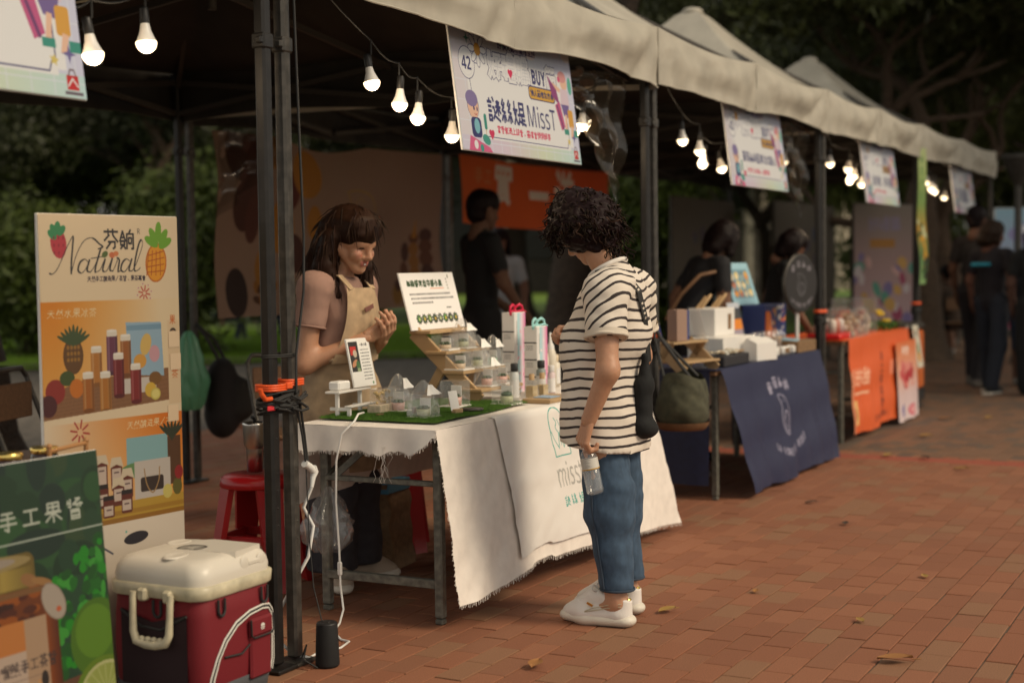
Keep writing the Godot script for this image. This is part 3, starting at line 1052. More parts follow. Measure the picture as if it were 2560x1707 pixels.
func sign_board(at: Vector3, num: int, name_c: String, name_l: String, sub: String, scale: float, label: String) -> void:
	var W := 107.0
	var H := 52.0
	var p := Pic.new(W, H, scale, Color(0.80, 0.80, 0.90))
	p.grad(0, 0, W, H, [Color(0.88, 0.85, 0.88), Color(0.84, 0.86, 0.88), Color(0.82, 0.83, 0.93)], true)
	p.grad(0, 46, W, 6, [Color(0.84, 0.82, 0.90), Color(0.86, 0.80, 0.87), Color(0.84, 0.88, 0.78), Color(0.76, 0.88, 0.90)], true)
	var grid := Color(0.88, 0.90, 0.95)
	for i in 14:
		p.rect(i * 8.0, 0, 0.3, H, grid)
	for i in 7:
		p.rect(0, i * 8.0, W, 0.3, grid)
	for i in 9:
		p.ell(8 + i * 12.0, 2 + (i * 37) % 6, 5, 2.5, [Color(0.74, 0.89, 0.84), Color(0.88, 0.84, 0.92), Color(0.93, 0.88, 0.86)][i % 3])
	var navy := Color(0.17, 0.17, 0.42)
	var white := Color(0.93, 0.93, 0.94)
	# inner plate with notched corners
	p.rect(13, 13, 85, 33.5, white)
	p.rect(10, 16, 91, 29, white)
	p.line([Vector2(13, 16.5), Vector2(22, 16.5)], 0.35, navy)
	p.line([Vector2(97.5, 30), Vector2(97.5, 42), Vector2(96, 43), Vector2(95, 45.6), Vector2(22, 45.6)], 0.4, navy)
	# number badge
	p.ell(11, 17, 6.4, 6.6, navy)
	p.ell(11, 17, 6.1, 6.3, white)
	p.ell(11, 17, 5.0, 5.2, Color(0.86, 0.87, 0.9))
	p.ell(11, 17, 4.8, 5.0, white)
	p.latin(str(num), 6.9, 19.8, 7.4, navy, "Droid Sans", 0.95, 0.0, true)
	p.line([Vector2(12, 23.5), Vector2(12.4, 29)], 0.3, navy)
	# flower
	for i in 8:
		var a := TAU * i / 8
		p.ell(21 + cos(a) * 4.6, 10.6 + sin(a) * 4.6, 2.9, 1.6, navy, a)
		p.ell(21 + cos(a) * 4.6, 10.6 + sin(a) * 4.6, 2.6, 1.3, white, a)
	p.ell(21, 10.6, 2.6, 2.6, Color(0.85, 0.6, 0.15))
	p.star(13, 7, 2.4, 4, 0.3, Color(0.12, 0.5, 0.42))
	# title in puffy white letters
	var tx := 29.0
	for pass_i in 3:
		var c: Color = [navy, white, Color(0.72, 0.73, 0.80)][pass_i]
		var wt: float = [0.34, 0.27, 0.02][pass_i]
		p.cjk("好禮購", tx, 9.6, 11.2, c, wt, 1.02, 0.06)
		p.cjk("節", tx + 52.0, 11.0, 9.6, c, wt * 0.95, 0.95)
	for pass_i in 2:
		for q in [[-0.5, 0.0], [0.5, 0.0], [0.0, 0.6], [0.0, -0.6]]:
			p.latin("BUY", tx + 37.6 + q[0] * (1.3 - pass_i), 19.6 + q[1] * (1.3 - pass_i), 8.4, [white, navy][pass_i], "Droid Sans", 0.82, 0.0, true)
	p.cjk("好情人節市集慶生好", tx + 10, 4.6, 3.6, Color(0.28, 0.18, 0.42), 0.16)
	p.heart(47.5, 17.6, 2.2, Color(0.86, 0.12, 0.36))
	# yellow strip
	p.rrect(62.5, 20.6, 25, 6.0, 2, navy)
	p.rrect(63, 21.1, 24, 5.0, 1.8, Color(0.86, 0.66, 0.22))
	p.cjk("情人節慶生市集", 64.3, 22.0, 3.1, navy, 0.14, 1.0, 0.02)
	# stall name
	var nx := 24.0
	var size := 10.6
	if name_l == "":
		size = minf(10.6, 62.0 / maxf(name_c.length(), 1))
		if num == 45:
			size = 15.0
	p.cjk(name_c, nx, 28.6 + (10.6 - size) * 0.5, size, navy, 0.115, 0.98)
	if name_l:
		p.latin(name_l, nx + 34.0, 38.6, 12.6, navy, "Droid Sans", 0.86)
	var ss := minf(3.1, 66.0 / maxf(sub.length(), 1))
	p.cjk(sub, nx + 6.0, 40.4, ss, Color(0.84, 0.2, 0.36), 0.13, 1.0, 0.05)
	# boy with a popsicle on the left edge, girl with shopping bags on the right
	var peach := Color(0.93, 0.76, 0.66)
	p.ell(12, 34, 4.6, 5.2, navy)
	p.ell(12, 34.2, 4.3, 5.0, peach)
	p.ell(11.4, 31.2, 4.8, 3.3, Color(0.52, 0.46, 0.66))
	p.ell(12.5, 35, 0.6, 0.9, navy)
	p.ell(15.0, 35.2, 0.5, 0.9, navy)
	p.curve([Vector2(12.6, 37), Vector2(13.6, 37.6), Vector2(14.6, 37)], 0.35, Color(0.7, 0.25, 0.25))
	p.rrect(9, 38.6, 8, 8, 2, navy)
	p.ell(13.5, 42, 2.2, 3, Color(0.5, 0.75, 0.8))
	p.rrect(19.6, 36.5, 2.2, 6.5, 1, Color(0.15, 0.55, 0.5))
	p.line([Vector2(20.6, 43), Vector2(20, 46)], 0.5, Color(0.8, 0.7, 0.5))
	p.heart(25, 44.5, 2.3, Color(0.83, 0.15, 0.36))
	p.poly(PackedVector2Array([Vector2(7, 46), Vector2(22, 50), Vector2(24, 52), Vector2(5, 52)]), Color(0.85, 0.38, 0.56))
	p.ell(11, 49.5, 1.6, 1.8, white)
	p.ell(15.5, 50.6, 1.4, 1.5, Color(0.2, 0.6, 0.55))
	p.ell(20, 47, 3.2, 2.0, Color(0.25, 0.6, 0.55), 0.3)
	p.ell(98, 16, 3.4, 3.6, peach)
	p.ell(97, 13.6, 4.0, 2.6, Color(0.86, 0.6, 0.6))
	p.ell(93.6, 15, 1.3, 1.3, Color(0.86, 0.3, 0.5))
	p.poly(PackedVector2Array([Vector2(94, 19), Vector2(101, 19), Vector2(102, 27), Vector2(93, 27)]), Color(0.88, 0.80, 0.86))
	p.poly(PackedVector2Array([Vector2(93, 26), Vector2(101, 26), Vector2(100, 32), Vector2(95, 31)]), Color(0.46, 0.38, 0.62))
	p.line([Vector2(93, 20), Vector2(87, 18)], 2.0, peach)
	p.poly(PackedVector2Array([Vector2(82, 14), Vector2(90, 20), Vector2(92, 27), Vector2(85, 23)]), Color(0.58, 0.25, 0.5))
	p.poly(PackedVector2Array([Vector2(87, 27), Vector2(92, 25), Vector2(95, 36), Vector2(91, 38)]), Color(0.78, 0.34, 0.55))
	p.line([Vector2(89, 27), Vector2(93, 37)], 1.2, Color(0.45, 0.22, 0.45))
	p.rrect(99, 28, 5, 8, 1, Color(0.87, 0.64, 0.25))
	p.line([Vector2(97, 31), Vector2(96, 37)], 2.0, peach)
	p.rect(93.5, 37, 4.5, 2.4, Color(0.2, 0.58, 0.52))
	p.line([Vector2(102, 36), Vector2(101, 40)], 2.2, peach)
	p.rect(103, 37, 4, 3, Color(0.2, 0.58, 0.52))
	p.ell(104, 17, 2.0, 4.0, Color(0.35, 0.7, 0.62))
	p.star(102.5, 40.5, 2.6, 4, 0.3, Color(0.42, 0.38, 0.62))
	p.star(97, 42.6, 1.7, 5, 0.5, Color(0.86, 0.78, 0.42), 0.2)
	# red shopping bag mark
	p.rect(100.6, 46.2, 4.2, 3.8, Color(0.78, 0.1, 0.12))
	p.line([Vector2(101, 49), Vector2(102.7, 47), Vector2(104.4, 49)], 0.5, white)
	p.line([Vector2(101.4, 46.2), Vector2(102, 44.6), Vector2(103.4, 44.6), Vector2(104, 46.2)], 0.4, Color(0.4, 0.3, 0.3))
	p.rect(99.5, 50.4, 6.4, 0.8, Color(0.4, 0.35, 0.4))
	var t := thing("event_sign", label, "sign", at, 0, "event signs hung under the tent valances")
	t.rotation.x = -0.125
	var fm := MB.new()
	fm.box(Vector3(0, -0.26, -0.004), Vector3(W / 100.0, H / 100.0, 0.008), 0.001)
	obj("board", fm, M.paper, t)
	var fc := MB.new()
	var a := W / 200.0 - 0.002
	fc.quad(Vector3(-a, -0.518, 0.002), Vector3(a, -0.518, 0.002), Vector3(a, -0.002, 0.002), Vector3(-a, -0.002, 0.002))
	obj("printed_face", fc, pic_mat("sign%d" % num, p, 0.55, 0.84), t)
	var ty := MB.new()
	for sx: float in [-0.4, 0.4]:
		ty.tube([Vector3(sx, -0.03, 0.004), Vector3(sx, 0.06, -0.01), Vector3(sx, 0.12, -0.005), Vector3(sx, -0.03, -0.012)], 0.002, 4)
	obj("cable_tie", ty, M.white_plastic, t)


# ------------------------------------------------------------------ park behind the tents
func limb(m: MB, a: Vector3, dir: Vector3, ln: float, r: float, depth: int, wander: float, ends: Array) -> void:
	var pts := [a]
	var rr := [r]
	var p := a
	var d := dir.normalized()
	for i in 5:
		d = (d + Vector3(rng.randf_range(-1, 1), rng.randf_range(-0.5, 0.6), rng.randf_range(-1, 1)) * wander).normalized()
		p += d * ln / 5.0
		pts.append(p)
		rr.append(r * (1.0 - 0.1 * (i + 1)))
	m.tube(pts, rr, 9 if r > 0.12 else 6, false)
	if depth <= 0:
		ends.append(p)
		return
	var n := 2 + int(rng.randf() * 1.6)
	for k in n:
		var side := Vector3(rng.randf_range(-1, 1), rng.randf_range(-0.1, 0.9), rng.randf_range(-1, 1)).normalized()
		limb(m, p, d * 0.7 + side * 0.85, ln * rng.randf_range(0.6, 0.9), r * 0.5 * rng.randf_range(0.8, 1.2), depth - 1, wander, ends)
	if depth >= 2:
		limb(m, pts[3], Vector3(rng.randf_range(-1, 1), rng.randf_range(-0.1, 0.5), rng.randf_range(-1, 1)), ln * 0.7, r * 0.35, depth - 2, wander * 1.3, ends)


func leaf_clump() -> ArrayMesh:
	var m := MB.new()
	for i in 22:
		var c := Vector3(rng.randfn(), rng.randfn() * 0.7, rng.randfn()) * 0.17
		var x := Vector3(rng.randf_range(-1, 1), rng.randf_range(-0.8, 0.4), rng.randf_range(-1, 1)).normalized()
		var y := x.cross(Vector3(rng.randf_range(-1, 1), 1, rng.randf_range(-1, 1))).normalized()
		var l := rng.randf_range(0.05, 0.09)
		var w := l * 0.36
		var z := x.cross(y) * l * 0.18
		m.quad(c - x * l, c - y * w + z, c + x * l, c + y * w + z)
	return m.mesh()


func crown(t: Node3D, balls: Array, n: int, clump: Mesh, tone: Color, vary := 0.5) -> void:
	var mm := MultiMesh.new()
	mm.transform_format = MultiMesh.TRANSFORM_3D
	mm.use_colors = true
	mm.mesh = clump
	mm.instance_count = n
	var tot := 0.0
	for b in balls:
		tot += pow(b[1].x, 2.0)
	var i := 0
	var ns := FastNoiseLite.new()
	ns.frequency = 0.55
	ns.seed = int(t.position.x * 31 + 900)
	for bi in balls.size():
		var b: Array = balls[bi]
		var k := int(n * pow(b[1].x, 2.0) / tot) if bi < balls.size() - 1 else n - i
		for q in k:
			var p := Vector3.ZERO
			for attempt in 12:
				var d := Vector3(rng.randfn(), rng.randfn(), rng.randfn()).normalized() * pow(rng.randf(), 0.45)
				p = b[0] + d * b[1]
				if ns.get_noise_3dv(p + t.position) > -0.12:
					break
			var s := rng.randf_range(0.75, 1.5)
			mm.set_instance_transform(i, Transform3D(Basis.from_euler(Vector3(rng.randf() * 0.8, rng.randf() * TAU, rng.randf() * 0.8)).scaled(Vector3.ONE * s), p))
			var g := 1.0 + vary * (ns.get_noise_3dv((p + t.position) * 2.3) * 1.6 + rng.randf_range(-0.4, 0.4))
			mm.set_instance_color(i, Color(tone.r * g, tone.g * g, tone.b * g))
			i += 1
	var mi := MultiMeshInstance3D.new()
	mi.multimesh = mm
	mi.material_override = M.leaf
	mi.name = "crown"
	mi.set_meta("kind", "stuff")
	t.add_child(mi, true)


func tree(at: Vector3, lean: Vector3, trunk_h: float, r: float, spread: float, base_y: float, n: int, clump: Mesh, tone: Color, label: String, sd: int, bark := "bark_dark", wander := 0.22) -> void:
	rng.seed = sd
	var t := thing("tree", label, "tree", at, 0, "park trees behind the tents")
	var m := MB.new()
	var ends := []
	var flare := []
	for i in 5:
		flare.append(Vector3(0, -0.1 + 0.08 * i * i * 0.5, 0) + lean.normalized() * 0.0)
	m.tube([Vector3(0, -0.1, 0), Vector3(0, 0.08, 0), Vector3(0, 0.3, 0), lean.normalized() * 0.7], [r * 1.7, r * 1.45, r * 1.15, r], 12, false)
	limb(m, lean.normalized() * 0.68, lean, trunk_h, r, 3, wander, ends)
	obj("trunk", m, M[bark], t)
	var balls := []
	for e in 7:
		var a := TAU * e / 7.0 + rng.randf()
		var rad := spread * rng.randf_range(0.3, 0.85)
		balls.append([Vector3(cos(a) * rad, base_y + spread * rng.randf_range(0.25, 0.8), sin(a) * rad) + lean * trunk_h * 0.4, Vector3(spread * rng.randf_range(0.4, 0.62), spread * rng.randf_range(0.3, 0.42), spread * rng.randf_range(0.4, 0.62))])
	crown(t, balls, n, clump, tone)


func park() -> void:
	rng.seed = 21
	var b := MB.new()
	b.quad(Vector3(-14, -0.03, 14), Vector3(90, -0.03, 14), Vector3(90, -0.03, -60), Vector3(-14, -0.03, -60))
	struct("path", b, M.path)
	var g := MB.new()
	var go := PackedVector2Array([Vector2(12.4, -10.0), Vector2(17.2, -5.2), Vector2(95, -5.2), Vector2(95, -50), Vector2(-10, -50), Vector2(-10, -32.4)])
	var tri := Geometry2D.triangulate_polygon(go)
	for i in range(0, tri.size(), 3):
		g.tri(Vector3(go[tri[i]].x, 0.0, go[tri[i]].y), Vector3(go[tri[i + 1]].x, 0.0, go[tri[i + 1]].y), Vector3(go[tri[i + 2]].x, 0.0, go[tri[i + 2]].y))
	var lw := struct("lawn", g, M.lawn)
	# grass blades on the nearer strip of the lawn
	var bl := MB.new()
	for i in 26:
		var c := Vector3(rng.randfn() * 0.07, 0, rng.randfn() * 0.07)
		var tip := c + Vector3(rng.randfn() * 0.02, rng.randf_range(0.035, 0.075), rng.randfn() * 0.02)
		var sx := Vector3(rng.randf_range(-1, 1), 0, rng.randf_range(-1, 1)).normalized() * 0.004
		bl.tri(c - sx, c + sx, tip)
	var tuft := bl.mesh()
	var mm := MultiMesh.new()
	mm.transform_format = MultiMesh.TRANSFORM_3D
	mm.use_colors = true
	mm.mesh = tuft
	mm.instance_count = 26000
	for i in mm.instance_count:
		var u := rng.randf() * 22.0
		var v := pow(rng.randf(), 1.6) * 14.0
		var p := Vector3(7.5 + u * 0.5 + v * 0.5, 0, -14.9 + u * 0.5 - v * 0.5)
		mm.set_instance_transform(i, Transform3D(Basis(Vector3.UP, rng.randf() * TAU).scaled(Vector3.ONE * rng.randf_range(0.8, 1.5)), p))
		var k := rng.randf_range(0.7, 1.3)
		mm.set_instance_color(i, Color(0.15 * k, 0.27 * k, 0.012))
	var mi := MultiMeshInstance3D.new()
	mi.multimesh = mm
	mi.material_override = M.leaf
	mi.name = "grass"
	mi.set_meta("kind", "stuff")
	tag(mi, "short green grass on the park lawn behind the tents", "grass")
	add_child(mi, true)
	var kerb := MB.new()
	for i in 34:
		var a := Vector3(-9.4 + i * 0.76, 0.0, -31.8 + i * 0.76)
		if a.z < -5.4:
			kerb.bar(a, a + Vector3(0.74, 0, 0.74), 0.12, 0.12, 0.01)
	struct("lawn_kerb", kerb, M.path)

	var cl := leaf_clump()
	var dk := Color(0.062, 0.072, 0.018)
	var dk2 := Color(0.030, 0.036, 0.009)  # leaf tone darkened to carry the deep shade on left and back trees
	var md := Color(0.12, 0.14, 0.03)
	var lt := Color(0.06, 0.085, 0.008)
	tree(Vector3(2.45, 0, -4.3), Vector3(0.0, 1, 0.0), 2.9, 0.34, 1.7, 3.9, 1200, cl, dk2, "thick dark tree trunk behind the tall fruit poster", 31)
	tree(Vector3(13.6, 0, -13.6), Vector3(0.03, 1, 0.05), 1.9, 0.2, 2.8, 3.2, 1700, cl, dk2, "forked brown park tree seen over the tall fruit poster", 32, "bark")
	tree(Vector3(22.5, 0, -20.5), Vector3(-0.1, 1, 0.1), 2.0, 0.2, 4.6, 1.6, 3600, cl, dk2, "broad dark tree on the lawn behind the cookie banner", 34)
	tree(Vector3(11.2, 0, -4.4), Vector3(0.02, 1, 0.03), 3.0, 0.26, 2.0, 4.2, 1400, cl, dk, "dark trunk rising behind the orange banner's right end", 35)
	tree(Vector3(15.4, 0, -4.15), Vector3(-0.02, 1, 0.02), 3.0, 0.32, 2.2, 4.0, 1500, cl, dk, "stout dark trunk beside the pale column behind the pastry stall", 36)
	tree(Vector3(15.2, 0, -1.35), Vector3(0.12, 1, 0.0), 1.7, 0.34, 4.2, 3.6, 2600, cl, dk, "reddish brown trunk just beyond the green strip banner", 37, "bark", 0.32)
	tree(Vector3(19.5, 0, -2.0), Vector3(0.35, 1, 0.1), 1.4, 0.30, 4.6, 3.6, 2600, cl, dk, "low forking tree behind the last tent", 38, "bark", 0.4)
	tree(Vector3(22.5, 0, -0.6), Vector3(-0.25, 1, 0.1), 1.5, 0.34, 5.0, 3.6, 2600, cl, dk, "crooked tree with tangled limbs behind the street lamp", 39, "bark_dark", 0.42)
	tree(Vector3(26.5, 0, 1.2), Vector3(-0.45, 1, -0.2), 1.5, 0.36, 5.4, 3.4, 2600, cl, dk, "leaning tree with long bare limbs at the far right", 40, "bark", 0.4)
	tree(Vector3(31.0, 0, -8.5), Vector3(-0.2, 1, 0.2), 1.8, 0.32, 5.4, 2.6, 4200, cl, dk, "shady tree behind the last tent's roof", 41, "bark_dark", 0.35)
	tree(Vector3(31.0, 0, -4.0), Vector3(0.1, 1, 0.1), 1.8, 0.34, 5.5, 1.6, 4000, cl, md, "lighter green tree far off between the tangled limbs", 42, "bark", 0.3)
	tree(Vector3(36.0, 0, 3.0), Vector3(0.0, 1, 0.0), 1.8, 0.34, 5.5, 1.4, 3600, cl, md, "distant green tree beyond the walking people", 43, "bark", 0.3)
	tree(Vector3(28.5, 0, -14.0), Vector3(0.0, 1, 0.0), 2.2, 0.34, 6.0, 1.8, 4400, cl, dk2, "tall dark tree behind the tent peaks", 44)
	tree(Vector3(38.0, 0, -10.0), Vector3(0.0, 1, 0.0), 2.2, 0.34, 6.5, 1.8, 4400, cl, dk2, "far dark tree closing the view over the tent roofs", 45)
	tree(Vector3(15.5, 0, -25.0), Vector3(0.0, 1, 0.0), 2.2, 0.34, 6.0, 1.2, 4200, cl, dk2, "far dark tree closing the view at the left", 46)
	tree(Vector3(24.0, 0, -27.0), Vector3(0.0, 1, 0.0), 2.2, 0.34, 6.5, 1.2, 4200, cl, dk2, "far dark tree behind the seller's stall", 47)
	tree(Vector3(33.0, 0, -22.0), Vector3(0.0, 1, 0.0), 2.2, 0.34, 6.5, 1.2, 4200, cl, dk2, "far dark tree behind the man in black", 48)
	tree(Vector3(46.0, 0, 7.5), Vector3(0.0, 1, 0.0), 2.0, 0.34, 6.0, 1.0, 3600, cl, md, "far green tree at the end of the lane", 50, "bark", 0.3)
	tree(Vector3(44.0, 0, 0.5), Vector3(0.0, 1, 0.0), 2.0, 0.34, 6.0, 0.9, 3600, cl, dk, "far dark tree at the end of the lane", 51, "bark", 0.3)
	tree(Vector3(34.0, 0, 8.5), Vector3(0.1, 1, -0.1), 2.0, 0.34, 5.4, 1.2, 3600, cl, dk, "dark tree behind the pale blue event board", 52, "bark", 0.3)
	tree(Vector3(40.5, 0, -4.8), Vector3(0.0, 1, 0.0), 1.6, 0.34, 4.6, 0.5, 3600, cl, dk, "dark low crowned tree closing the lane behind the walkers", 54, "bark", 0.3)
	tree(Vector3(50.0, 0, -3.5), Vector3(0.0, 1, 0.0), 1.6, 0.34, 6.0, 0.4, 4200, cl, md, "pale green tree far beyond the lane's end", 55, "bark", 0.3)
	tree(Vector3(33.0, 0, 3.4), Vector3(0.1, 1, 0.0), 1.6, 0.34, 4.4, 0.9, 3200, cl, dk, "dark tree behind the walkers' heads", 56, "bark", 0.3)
	tree(Vector3(15.0, 0, 6.6), Vector3(0.0, 1, -0.1), 4.2, 0.36, 6.0, 5.4, 3600, cl, dk, "big added lane side tree shading the far paving with its crown", 53, "bark", 0.3)  # added beside the lane so its crown shades the far paving
	rng.seed = 60
	for s in [[Vector3(12.2, 0, -13.8), 1.15, 2.2, "rounded sunlit shrub seen left of the forked tree"], [Vector3(12.9, 0, -11.3), 1.25, 2.7, "taller sunlit shrub seen right of the forked tree"], [Vector3(13.2, 0, -12.4), 0.8, 1.4, "low green shrub between the two taller sunlit shrubs"], [Vector3(14.2, 0, -4.6), 0.62, 2.75, "bright green leafy shrub beside the pale pillar"], [Vector3(21.5, 0, -14.5), 1.0, 1.7, "green shrub showing at the cookie banner's right edge"], [Vector3(25.0, 0, -3.6), 1.3, 2.2, "green shrub beyond the far backdrop panel"]]:
		var t := thing("shrub", s[3], "shrub", s[0], 0, "shrubs at the lawn edge")
		var st := MB.new()
		for i in 5:
			var a := TAU * i / 5
			st.tube([Vector3(0, -0.05, 0), Vector3(cos(a) * 0.12, 0.4, sin(a) * 0.12), Vector3(cos(a) * 0.4, s[2] * 0.6, sin(a) * 0.4)], [0.03, 0.022, 0.01], 5)
		obj("stem", st, M.bark, t)
		crown(t, [[Vector3(0, s[2] * 0.55, 0), Vector3(s[1], s[2] * 0.5, s[1])], [Vector3(0.3, s[2] * 0.75, 0.2), Vector3(s[1] * 0.6, s[2] * 0.3, s[1] * 0.6)]], 620, cl, lt, 0.4)

	# colonnade far behind
	mat("stone_pale", lin(0.50, 0.42, 0.32), 0.9, 0.0, "n_dirt", 0.6)
	mat("stone_dark", lin(0.05, 0.042, 0.034), 0.9, 0.0, "n_dirt", 0.6)
	var bd := thing("colonnade_building", "pale columned building across the lawn far behind the stalls", "building", Vector3(57.0, 0, -25.0), -1.02)
	var wl := MB.new()
	wl.box(Vector3(0, 4.0, -3.2), Vector3(26, 8.0, 0.4))
	obj("wall", wl, M.stone_dark, bd)
	var rf := MB.new()
	rf.box(Vector3(0, 8.3, -1.4), Vector3(27, 0.6, 4.6), 0.05)
	obj("roof", rf, M.stone_pale, bd)
	for i in 7:
		var m := MB.new()
		m.lathe([Vector2(0.72, 0), Vector2(0.72, 0.4), Vector2(0.58, 0.5), Vector2(0.52, 7.6), Vector2(0.7, 7.8), Vector2(0.7, 8.0)], 16, Vector3(-11.4 + i * 3.8, 0, 0))
		obj("column", m, M.stone_pale, bd)
	for i in 6:
		var m := MB.new()
		m.box(Vector3(-9.5 + i * 3.8, 3.4, -2.97), Vector3(1.8, 3.6, 0.06), 0.01)
		obj("window", m, M.black_plastic, bd)
	for c in [[Vector3(26.3, 0, -8.85), 0.30, "thick pale pillar on the lawn right of the second tent post"], [Vector3(30.3, 0, -8.4), 0.09, "thin pale pillar seen between the grey backdrop panels"], [Vector3(30.6, 0, -8.0), 0.16, "pale pillar beside the thin one between the backdrop panels"]]:
		var pt := thing("stone_pillar", c[2], "pillar", c[0], 0, "pale pillars on the lawn")
		var m := MB.new()
		m.lathe([Vector2(c[1] * 1.3, 0), Vector2(c[1] * 1.3, 0.25), Vector2(c[1], 0.3), Vector2(c[1] * 0.95, 4.2), Vector2(c[1] * 1.2, 4.3), Vector2(0.001, 4.5)], 18)
		obj("shaft", m, M.stone_pale, pt)

	# street lamp past the row
	var lp := thing("street_lamp", "grey street lamp with a funnel shaped head beyond the last tent", "street lamp", Vector3(14.9, 0, -0.03))
	var po := MB.new()
	po.lathe([Vector2(0.09, 0), Vector2(0.08, 0.1), Vector2(0.05, 0.14), Vector2(0.045, 2.15), Vector2(0.05, 2.2)], 12)
	obj("pole", po, M.leg_grey, lp)
	var hd := MB.new()
	hd.lathe([Vector2(0.05, 2.17), Vector2(0.07, 2.2), Vector2(0.21, 2.50), Vector2(0.22, 2.53), Vector2(0.20, 2.55), Vector2(0.001, 2.57)], 16)
	obj("lamp_head", hd, M.leg_grey, lp)

	# chairs behind the stalls
	var ch := thing("folding_chair", "grey metal folding chair standing behind the doubled tent posts", "chair", Vector3(2.25, 0, -1.6), -0.5)
	chair(ch)
	var c2 := dup(ch, Vector3(0.98, 0, -2.1), 0.3, "metal folding chair half hidden left of the tall fruit poster")
	c2.scale = Vector3.ONE
	var bag := thing("backpack", "black backpack hanging on the back tent post", "backpack", Vector3(3.2, 0, -2.84), 0.4)
	var bm := sdf([[Vector3(0, 0.42, 0), Vector3(0, 0.62, 0), 0.16, 0.13, Color(0.012, 0.011, 0.011), Vector3(0, 0, 1), 1.5], [Vector3(0.02, 0.45, 0.1), Vector3(0.02, 0.55, 0.1), 0.09, 0.08, Color(0.02, 0.017, 0.014)]], 0.02, 0.05)
	put("body", bm, M.cloth_v, bag)
	var sp := MB.new()
	sp.tube([Vector3(-0.06, 0.74, 0), Vector3(-0.1, 0.86, -0.05), Vector3(-0.09, 0.95, -0.12), Vector3(0.02, 0.86, -0.05), Vector3(0.05, 0.74, 0)], 0.012, 6)
	obj("strap", sp, M.black_rubber, bag)
	var pb := thing("plastic_bag", "green plastic bag hanging on the back tent post beside the backpack", "bag", Vector3(2.93, 0, -2.86))
	var pm := MB.new()
	var nz := FastNoiseLite.new()
	nz.frequency = 9.0
	pm.grid(func(u: float, v: float) -> Vector3:
		var a := u * TAU
		var r := 0.02 + 0.13 * pow(v, 0.6) * (1.0 - 0.55 * pow(v, 6.0))
		r *= 1.0 + 0.22 * sin(a * 7.0 + v * 2.0) * (1.0 - v * 0.6) + 0.3 * nz.get_noise_2d(cos(a) * 0.3, v * 0.4 + sin(a) * 0.3)
		return Vector3(cos(a) * r, 0.92 - v * 0.46, sin(a) * r * 0.7), 36, 14)
	var gb := mat("green_film", lin(0.10, 0.30, 0.17), 0.35)
	gb.backlight_enabled = true
	gb.backlight = lin(0.05, 0.14, 0.07)
	obj("bag_body", pm, gb, pb)
	# event board past the far tent
	var ev := thing("event_board", "pale blue event board standing beyond the walking people", "sign", Vector3(15.3, 0, 0.1), -1.08)
	var p := Pic.new(100, 150, 2.0, Color(0.85, 0.3, 0.5))
	p.grad(0, 0, 100, 90, [Color(0.62, 0.78, 0.86), Color(0.74, 0.74, 0.88)])
	p.ell(50, 32, 34, 14, Color(0.62, 0.6, 0.8))
	p.cjk("好禮購", 28, 20, 14, Color.WHITE, 0.2)
	p.heart(52, 30, 4, Color(0.8, 0.15, 0.35))
	p.latin("BUY", 34, 56, 17, Color(0.22, 0.2, 0.5), "Droid Sans", 1, 0, true)
	p.rrect(24, 64, 52, 10, 3, Color(0.85, 0.65, 0.25))
	p.cjk("情人節慶生市集", 28, 65.5, 6.5, Color(0.25, 0.2, 0.4), 0.12, 0.9)
	p.rect(0, 90, 100, 2, Color(0.5, 0.1, 0.25))
	p.cjk("好禮送上", 22, 100, 14, Color.WHITE, 0.13)
	var eb := MB.new()
	eb.box(Vector3(0, 1.16, 0), Vector3(1.0, 1.5, 0.03), 0.004)
	for sx: float in [-0.42, 0.42]:
		eb.box(Vector3(sx, 0.45, -0.035), Vector3(0.04, 0.92, 0.04))
	obj("board", eb, M.white_paint, ev)
	var ef := MB.new()
	ef.quad(Vector3(-0.49, 0.42, 0.019), Vector3(0.49, 0.42, 0.019), Vector3(0.49, 1.9, 0.019), Vector3(-0.49, 1.9, 0.019))
	obj("printed_face", ef, pic_mat("event_board", p), ev)


func chair(ch: Node3D) -> void:
	var f := MB.new()
	for s: float in [-0.2, 0.2]:
		f.tube([Vector3(s * 1.05, 0, 0.18), Vector3(s, 0.44, 0.0), Vector3(s, 0.74, -0.12), Vector3(s, 0.8, -0.14)], 0.012, 8)
		f.tube([Vector3(s * 0.9, 0, -0.2), Vector3(s * 0.9, 0.43, 0.16)], 0.011, 8)
	f.tube([Vector3(-0.2, 0.8, -0.14), Vector3(-0.17, 0.84, -0.15), Vector3(0.17, 0.84, -0.15), Vector3(0.2, 0.8, -0.14)], 0.012, 8)
	f.tube([Vector3(-0.2, 0.12, 0.14), Vector3(0.2, 0.12, 0.14)], 0.009, 6)
	obj("frame", f, M.leg_grey, ch)
	var s := MB.new()
	s.box(Vector3(0, 0.45, 0.02), Vector3(0.38, 0.025, 0.36), 0.01)
	obj("seat", s, M.wood_brown, ch)
	var bk := MB.new()
	bk.box(Vector3(0, 0.7, -0.112), Vector3(0.37, 0.16, 0.012), 0.004)
	obj("backrest", bk, M.wood_brown, ch)


